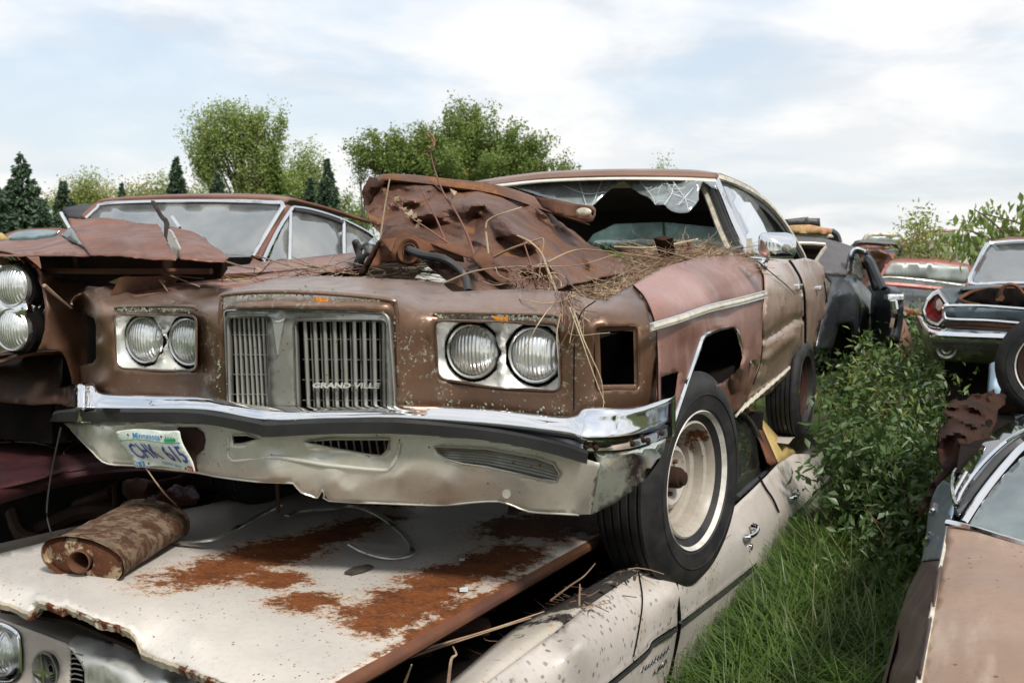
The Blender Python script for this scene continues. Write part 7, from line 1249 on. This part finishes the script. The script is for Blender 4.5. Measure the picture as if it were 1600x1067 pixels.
# ---------------------------------------------------------------- vegetation
RGN = np.random.RandomState(7)
def leaves(P, size, up=.3, elong=2.0, fold=.25, rng=RGN, dirs=None):
    """one folded four-sided leaf (two triangles) at each point"""
    n = len(P); d = rng.normal(size=(n, 3)) if dirs is None else dirs+rng.normal(size=(n, 3))*.35; d[:, 2] -= up*.3; d /= np.linalg.norm(d, axis=1)[:, None]
    w = np.cross(d, rng.normal(size=(n, 3))+np.array([0, 0, 2.*up])); w /= np.linalg.norm(w, axis=1)[:, None]+1e-9; nn = np.cross(w, d)
    s = (size*rng.uniform(.6, 1.3, n))[:, None]
    a = P; b = P+d*s*.45+w*s/elong*.55+nn*s*fold*.3; c = P+d*s-nn*s*.12; e = P+d*s*.45-w*s/elong*.55+nn*s*fold*.3
    V = np.stack([a, b, c, e], 1).reshape(-1, 3); k = np.arange(n)[:, None]*4
    return V, np.concatenate([k+np.array([[0, 1, 2]]), k+np.array([[0, 2, 3]])], 0)
MM['leaf_shrub'] = leafmat('shrub_leaves', (.060, .115, .032), (.095, .155, .045), (.075, .12, .05), trans=.3, rough=.4)
MM['leaf_pale'] = leafmat('silvery_leaves', (.17, .23, .14), (.10, .16, .07), trans=.25, rough=.5)
MM['grass'] = leafmat('grass_blades', (.055, .115, .014), (.115, .19, .028), (.10, .15, .03), sc=3.0, trans=.35, rough=.45)
MM['grass_dry'] = plain('dry_grass', (.25, .22, .11), (.16, .14, .07), 5, .8)
MM['cotton'] = leafmat('cottonwood_leaves', (.235, .30, .085), (.33, .39, .14), (.19, .26, .07), sc=.6, trans=.4)
MM['oakish'] = leafmat('deep_green_leaves', (.15, .215, .055), (.23, .30, .085), (.21, .24, .06), sc=.4, trans=.4)
MM['yellowleaf'] = leafmat('yellow_leaves', (.36, .26, .03), (.22, .22, .04), trans=.4)
MM['yellowgreen'] = leafmat('yellow_green_leaves', (.34, .35, .12), (.24, .28, .09), (.36, .29, .12), sc=.5, trans=.4)
MM['spruce'] = leafmat('spruce_needles', (.045, .085, .045), (.075, .125, .065), (.035, .065, .035), sc=.8, trans=.15, rough=.6)
MM['bark'] = plain('grey_brown_bark', (.10, .075, .055), (.06, .045, .035), 6, .9)
# corridor between the white car and the tan one: u across (0..1), y away
def corr(u, y):
    xl = float(np.interp(y, [2.6, 3.2, 4, 5, 6, 7, 9, 12], [.42, .66, 1.05, 1.58, 2.12, 2.7, 4.0, 5.6])); xr = float(np.interp(y, [2.6, 3, 4, 5, 6, 7, 9, 12], [1.35, 1.45, 1.80, 2.2, 2.7, 3.2, 4.3, 6.3])); return xl+(xr-xl)*u
def blades(pts, h, w, rng, lean=.5):
    n = len(pts); a = rng.uniform(0, 6.283, n); L_ = h*rng.uniform(.5, 1.25, n); ln = np.abs(rng.normal(lean, .28, n)); dx, dy = np.cos(a), np.sin(a)
    side = np.stack([-dy, dx, np.zeros(n)], 1)*(w*rng.uniform(.6, 1.3, n))[:, None]; V = []
    for t, k in ((0, 1), (.35, .95), (.7, .65), (1, .04)):
        b = (ln*t**2.0)*L_; z = L_*(t-.28*np.minimum(ln, 1.3)*t**2.5); c = pts+np.stack([dx*b, dy*b, z], 1); V += [c-side*k, c+side*k]
    V = np.stack(V, 1).reshape(-1, 3); k = np.arange(n)[:, None]*8
    return V, np.concatenate([k+np.array([[i, i+1, i+3, i+2]]) for i in (0, 2, 4)], 0)
def gpts(n, y0, y1, rng, pw=1.):
    y = y0+(y1-y0)*rng.uniform(0, 1, n)**pw; u = rng.uniform(-.0, 1.15, n); return np.array([[corr(a, b), b, 0.] for a, b in zip(u, y)])
P = gpts(17000, 2.9, 5.6, RGN, .9); V, F_ = blades(P, .40, .0052, RGN, .95)
single('grass', (V, F_), MM['grass'], 'long bright green grass in the strip between the white car and the tan hood', 'grass', kind='stuff', sharp=0)
P = gpts(2500, 5.0, 9, RGN); V, F_ = blades(P, .45, .006, RGN, .6); single('grass', (V, F_), MM['grass'], 'grass growing farther back under the shrubs', 'grass', kind='stuff', sharp=0)
P = gpts(220, 3.4, 8, RGN); V, F_ = blades(P, .6, .0022, RGN, .4); single('dry_grass', (V, F_), MM['grass_dry'], 'scattered dry grass stalks in the green strip', 'dry grass', kind='stuff', sharp=0)
P = np.stack([RGN.uniform(-7, 9, 16000), 1+14*RGN.uniform(0, 1, 16000)**1.2, np.zeros(16000)], 1); k = (np.abs(P[:, 0]) > .3) | (P[:, 1] > 2.4); V, F_ = blades(P[k], .22, .006, RGN, .8)
single('grass', (V, F_), MM['grass'], 'short rough grass all over the yard', 'grass', kind='stuff', sharp=0)
def shrub(c, r, h, n, label, seed, leaf=.06, mat='leaf_shrub', pale=.12, stems=9, name='shrub', cat='shrub', grp='leafy shrubs between the wrecks', red='redtwig'):
    rng = np.random.RandomState(seed); c = np.array(c, float); t = Thing(name, label, cat, WF, c, grp); pts = []; tips = []; gs = []
    for k in range(stems):
        a = rng.uniform(0, 6.28); rr = r*rng.uniform(.2, 1)**.6; tip = c+np.array([math.cos(a)*rr, math.sin(a)*rr, h*rng.uniform(.6, 1.05)]); mid = (c+tip)/2+np.array([math.cos(a)*rr*-.15, math.sin(a)*rr*-.15, h*.12])
        gs.append(tube([c+rng.normal(size=3)*.03*np.array([1, 1, 0]), mid, tip], .006, 4, 4, scale=[1.2, .4])); Q = cr([c, mid, tip], 12)
        m = n//stems; i = (len(Q)*(rng.uniform(.12, 1, m))).astype(int).clip(0, len(Q)-1); sp = .045+.16*r*(1-i/len(Q))[:, None]+.05
        pts.append(Q[i]+rng.normal(size=(m, 3))*sp)
    pts = np.vstack(pts); pts = pts[pts[:, 2] > c[2]+.02]
    for g in gs: t.add('stem', g, MM[red])
    k = rng.uniform(size=len(pts)) < pale
    nr = (rng.uniform(size=len(pts)) < .35) & ~k; V, F_ = leaves(pts[~k & ~nr], leaf, rng=rng, up=.8); t.add('foliage', (V, F_), MM[mat], kind='stuff', sharp=0)
    V, F_ = leaves(pts[nr]+np.array([0, 0, .05]), leaf*1.25, rng=rng, up=.1, elong=4.5); t.add('narrow_foliage', (V, F_), MM['cotton' if seed % 2 else mat], kind='stuff', sharp=0)
    if k.any(): V, F_ = leaves(pts[k], leaf, rng=rng, up=.8); t.add('foliage', (V, F_), MM['leaf_pale'], kind='stuff', sharp=0)
    return t
SH = [((1400, 5.1), .34, .82, 1900, 'broad leaved shrub with pale undersides in the middle of the green strip', .075), ((1405, 6.2), .36, .88, 1400, 'leafy shrub just right of the white car rear fender', .068), ((1448, 4.7), .32, .60, 1100, 'shrub below the torn rusty scrap beside the blue fender', .07),
      ((1392, 7.6), .42, 1.0, 1500, 'tall shrub behind the rear end of the white car', .07), ((1432, 6.6), .55, .95, 1800, 'dense dark shrub left of the pale blue panel', .07), ((1345, 8.8), .4, 1.15, 1400, 'shrub under the open black door', .07), ((1405, 8.4), .65, 1.15, 1700, 'shrub around the pinkish boards', .075), ((1485, 7.6), .6, .95, 1300, 'dark shrub in the shade under the wide bumper', .07), ((1368, 5.2), .22, .42, 600, 'lowest weedy shrub at the back edge of the bright grass', .06), ((1425, 10.5), .9, 1.2, 1500, 'farther shrub in front of the red bumper', .09), ((1400, 4.3), .25, .38, 600, 'small weed clump in front of the pale leaved shrub', .055)]
for i, ((px, y), r, h, n, lb, ls) in enumerate(SH): shrub(((px-800)/FPX*y, y, 0), r, h, int(n*1.35), lb, 100+i, ls*.78)
# upright weed growing before the dark hood of the red roofed car
shrub((5.35, 9.6, 1.0), .22, .62, 160, 'thin bright green weed standing before the red bumper', 140, .07, 'cotton', 0, 4)
shrub((4.95*1.0, 12.0, 1.9), .2, .35, 150, 'small leafy sprig sticking up above the black lid', 141, .06, 'cotton', 0, 4)
t_ = shrub((6.2, 14.5, 1.2), .55, 1.05, 900, 'yellow green bush between the far cars', 142, .09, 'yellowgreen', 0, 8)
t_ = shrub((7.1, 13.6, 1.1), .8, 1.05, 1100, 'leafy bush behind the red roof at right', 143, .09, 'oakish', 0, 9)
# vine branches with hanging leaves at the upper right
vt_ = Thing('vine', 'overhanging vine branches with drooping leaves above the right hand rear window', 'vine', WF, wy(1560, 400, 8.4), None); rng = np.random.RandomState(5); lp = []; ld = []
for pts in ([(1600, 392), (1570, 365), (1545, 342), (1522, 327)], [(1640, 380), (1600, 352), (1560, 340), (1530, 333)], [(1580, 390), (1550, 375), (1520, 362), (1498, 360)], [(1640, 350), (1610, 338), (1592, 330), (1600, 322)], [(1560, 398), (1530, 390), (1500, 378), (1475, 380)], [(1620, 372), (1590, 362), (1560, 358)], [(1540, 398), (1520, 380), (1512, 368)]):
    Q = cr([wy(x, y, 8.4+rng.normal()*.2) for x, y in pts], 10); vt_.add('branch', tube([wy(x, y, 8.4) for x, y in pts], .012, 5, 4, scale=[1, .4]), MM['bark'])
    for k in range(62):
        i = rng.randint(2, len(Q)); lp.append(Q[i]+rng.normal(size=3)*np.array([.07, .09, .06])); ld.append((rng.normal()*.3, rng.normal()*.3, -1))
V, F_ = leaves(np.array(lp), .085, dirs=np.array(ld), elong=2.2, rng=rng); vt_.add('foliage', (V, F_), MM['oakish'], kind='stuff', sharp=0)
# trees
def broad(px, pyb, D, lobes, mat, label, n=9000, leaf=.17, seed=0, trunk=.25, yel=0, grp='leafy trees on the skyline', spread=.5, twigs=26):
    rng = np.random.RandomState(seed); s = D/FPX; base = np.array([(px-800)*s, D, 0.]); t = Thing('broadleaf_tree', label, 'tree', WF, base, grp); pts = []; cs = []
    W_ = np.array([l[2]*l[3] for l in lobes], float); W_ /= W_.sum()
    for (lx, ly, rx, ry), w in zip(lobes, W_):
        m = max(5, int(110*w*len(lobes)**.5)); 
        for _ in range(m):
            a = rng.normal(size=3); a /= np.linalg.norm(a); rr = rng.uniform(.1, 1)**.5; c = wy(lx, ly, D)+np.array([a[0]*rx*s, a[1]*rx*s*.8, a[2]*ry*s])*rr; c[1] = D+a[1]*rx*s*.8*rr; cs.append(c)
    cs = np.array(cs); per = int(n*2.0)//len(cs); leaf = leaf*.8; cx0 = cs[:, 0].mean(); zb = cs[:, 2].min()
    for c in cs:
        d = rng.normal(size=3); d[2] = abs(d[2])*.8; d /= np.linalg.norm(d); ctr = np.array([cx0, D, zb]); d = (c-ctr)/(np.linalg.norm(c-ctr)+.01)*.8+d*.35; d[2] += .25; q = rng.normal(size=(per, 3)).clip(-1.5, 1.5)*spread*.42*rng.uniform(.6, 1.1); q += d*rng.uniform(-1, 1, (per, 1))*spread*rng.uniform(1.0, 2.2); pts.append(c+q)
    pts = np.vstack(pts); tr = base+np.array([0, 0, 0]); top = cs[:, 2].max(); cx_ = cs[:, 0].mean()
    tk = [tr, np.array([tr[0]+.1, D, top*.3]), np.array([(tr[0]+cx_)/2, D, top*.55]), np.array([cx_, D, top*.85])]; t.add('trunk', tube(tk, trunk, 8, 5, scale=[1.3, 1, .7, .25]), MM['bark'])
    for k in rng.choice(len(cs), min(twigs, len(cs)), False):
        z0 = rng.uniform(.22, .6)*top; b0 = np.array([np.interp(z0, [0, top*.3, top*.55, top*.85], [q[0] for q in tk]), D, z0]); t.add('limb', tube([b0, (b0+cs[k])/2+np.array([0, 0, .08*top]), cs[k]], trunk*.32, 5, 4, scale=[1, .3]), MM['bark'])
    V, F_ = leaves(pts, leaf, rng=rng, up=.4, elong=1.5); o = t.add('crown', (V, F_), MM[mat], kind='stuff', sharp=0)
    if yel:
        yc = cs[rng.choice(len(cs), yel)]; q = np.vstack([c+rng.normal(size=(60, 3))*.4 for c in yc]); V, F_ = leaves(q, leaf, rng=rng, elong=1.5); t.add('crown', (V, F_), MM['yellowleaf'], kind='stuff', sharp=0)
    return t
def spruce(px, topy, D, halfw, label, seed=0, n=42, basey=400, mat='spruce', grp='spruces on the skyline'):
    rng = np.random.RandomState(seed); s = D/FPX; x0 = (px-800)*s; top = wy(px, topy, D)[2]; t = Thing('spruce_tree', label, 'spruce', WF, (x0, D, 0), grp); R0 = halfw*s*1.6
    t.add('trunk', tube([(x0, D, 0), (x0, D, top*.6), (x0, D, top)], .16, 6, 4, scale=[1.2, .6, .1]), MM['bark']); pts = []; dirs = []
    z = top-.05; szs = []
    while z > .5:
        f = (top-z)/(top-.3); R = R0*(f**1.0)+.03; nb = int(8+13*f)
        for k in range(nb):
            a = rng.uniform(0, 6.283); L_ = R*rng.uniform(.7, 1.12); m = int(12+L_*50); q = rng.uniform(.08, 1, m)**.8
            zz_ = z-.22*L_*q+.10*L_*q**3+rng.normal(size=m)*.05; wd = .16*L_*(1-q*.75)
            lat = rng.normal(size=m)*wd; szs.append(np.full(m, .13+.20*f**.5)); pts.append(np.stack([x0+np.cos(a)*L_*q-np.sin(a)*lat, D+np.sin(a)*L_*q+np.cos(a)*lat, zz_], 1)); dirs.append(np.tile([np.cos(a)*.9, np.sin(a)*.9, -.35], (m, 1)))
        z -= .16+.13*f+rng.uniform(0, .1)
    V, F_ = leaves(np.vstack(pts), np.concatenate(szs), dirs=np.vstack(dirs), elong=2.0, rng=rng, fold=.5); t.add('crown', (V, F_), MM[mat], kind='stuff', sharp=0); return t
spruce(-8, 258, 40, 46, 'tall spruce cut by the left edge of the view', 1); spruce(42, 241, 42, 52, 'tall dark spruce second from the left edge', 2)
spruce(72, 322, 36, 40, 'lower spruce in front between the tall left pair and the black lid', 9); spruce(106, 284, 48, 30, 'mid sized spruce before the yellow green tree', 3); spruce(196, 287, 60, 16, 'small lone spruce tip left of the rusty roof', 4)
spruce(282, 246, 50, 27, 'dark pointed spruce just left of the big cottonwood', 5); spruce(345, 272, 50, 34, 'dark spruce below the left side of the cottonwood', 6); spruce(515, 249, 50, 27, 'slim spruce at the right end of the left tree group', 7); spruce(488, 280, 52, 22, 'shorter spruce beside the slim one', 8)
spruce(434, 232, 55, 30, 'lighter green conical tree right of the cottonwood trunk', 10, mat='oakish')
broad(385, 400, 56, [(368, 215, 52, 30), (328, 240, 30, 22), (412, 250, 26, 30), (350, 195, 30, 16), (400, 204, 30, 18), (330, 272, 26, 18), (400, 290, 40, 20), (440, 290, 36, 18), (312, 208, 14, 10), (436, 205, 12, 16)], 'cotton', 'big wind blown cottonwood rising highest in the left tree group', 15000, .17, 11, yel=2)
broad(478, 400, 60, [(480, 262, 26, 24), (470, 290, 26, 18), (495, 285, 16, 18)], 'cotton', 'small airy tree between the cottonwood and the slim spruce', 2600, .17, 12, .14)
broad(730, 400, 52, [(725, 222, 64, 34), (722, 194, 34, 14), (660, 238, 44, 24), (790, 238, 44, 26), (602, 242, 38, 24), (830, 246, 30, 20), (730, 262, 110, 26), (605, 262, 36, 18), (862, 266, 26, 12)], 'oakish', 'broad dense tree behind the crumpled hood', 26000, .18, 13, yel=6, trunk=.35)
broad(570, 400, 52, [(566, 262, 14, 12), (560, 245, 10, 8)], 'oakish', 'thin outlying tree at the left foot of the broad tree', 500, .15, 14, .08, twigs=4)
for i, (px, ty, w, m, lb) in enumerate(((118, 290, 26, 'yellowgreen', 'yellow green tree behind the mid sized spruce'), (160, 292, 26, 'yellowgreen', 'sparse pale tree behind the black lid'), (235, 290, 24, 'yellowgreen', 'sparse yellowish tree left of the pointed spruce'), (262, 284, 16, 'cotton', 'thin pale green tree touching the pointed spruce'), (140, 282, 18, 'cotton', 'wispy tree top above the black lid'), (212, 300, 20, 'yellowgreen', 'low yellowish tree between the lone spruce tip and the roof'), (305, 305, 18, 'yellowgreen', 'low golden tree between two dark spruces'), (550, 335, 20, 'oakish', 'low green tree just left of the crumpled hood'), (565, 325, 12, 'cotton', 'pale bush top beside the crumpled hood'))):
    broad(px, 400, 75, [(px, ty+14, w*.9, 14), (px-5, ty+30, w, 18), (px+6, ty+50, w, 16)], m, lb, 1300, .22, 30+i, .1, grp='low pale trees on the skyline', spread=.6, twigs=8)
broad(1036, 400, 60, [(1036, 269, 9, 6), (1036, 290, 14, 14)], 'cotton', 'tree whose top just shows above the bronze roof', 500, .16, 50, .1, twigs=5)
broad(430, 400, 62, [(340, 318, 50, 14), (430, 312, 60, 18), (500, 320, 50, 16), (560, 345, 30, 12)], 'oakish', 'low dark green belt under the left tree group', 5200, .2, 60, .12)
broad(60, 400, 62, [(20, 360, 50, 18), (90, 350, 50, 16)], 'oakish', 'low green belt between the left spruces', 2600, .2, 61, .12)
broad(640, 400, 80, [(120, 318, 60, 12), (200, 316, 60, 12), (270, 318, 40, 12)], 'yellowgreen', 'distant yellow green belt behind the lone spruce tip', 3600, .24, 62, .12)
# far treeline
P = []
for k in range(22000):
    an = RGN.uniform(0, 6.283); x = an*60; h = 3.8+2.2*fn((x*.04, 0, 0), 1, 3)+1.0*fn((x*.3, 0, 0), 1, 5); h = h if math.sin(an) > 0 else h*4; rr = 300+RGN.uniform(-8, 8); P.append((rr*math.cos(an), rr*math.sin(an), RGN.uniform(0, max(1, h))))
V, F_ = leaves(np.array(P), 2.2, elong=1.3); single('treeline', (V, F_), MM['oakish'], 'far off wood along the horizon', 'wood', kind='stuff', sharp=0)

# trees behind the photographer, seen only as reflections in chrome and glass
for i, (x, y, r, h) in enumerate(((-9, -17, 3.5, 8), (3, -21, 4, 9), (13, -15, 3.2, 7), (-19, -9, 3, 7))):
    rng = np.random.RandomState(200+i); t = Thing('broadleaf_tree', ['tree behind the photographer, left of centre', 'tallest tree behind the photographer', 'tree behind the photographer toward the right', 'tree behind the photographer at far left'][i], 'tree', WF, (x, y, 0), 'trees behind the photographer')
    cs = np.array([[x, y, h*.6]])+rng.normal(size=(60, 3))*np.array([r*.5, r*.5, h*.17]); q = np.vstack([c+rng.normal(size=(60, 3))*.45 for c in cs])
    V, F_ = leaves(q, .38, rng=rng, elong=1.4); t.add('crown', (V, F_), MM['oakish'], kind='stuff', sharp=0); t.add('trunk', tube([(x, y, 0), (x+.1, y, h*.3), (x, y, h*.7)], .22, 8, 4, scale=[1.2, .3]), MM['bark'])
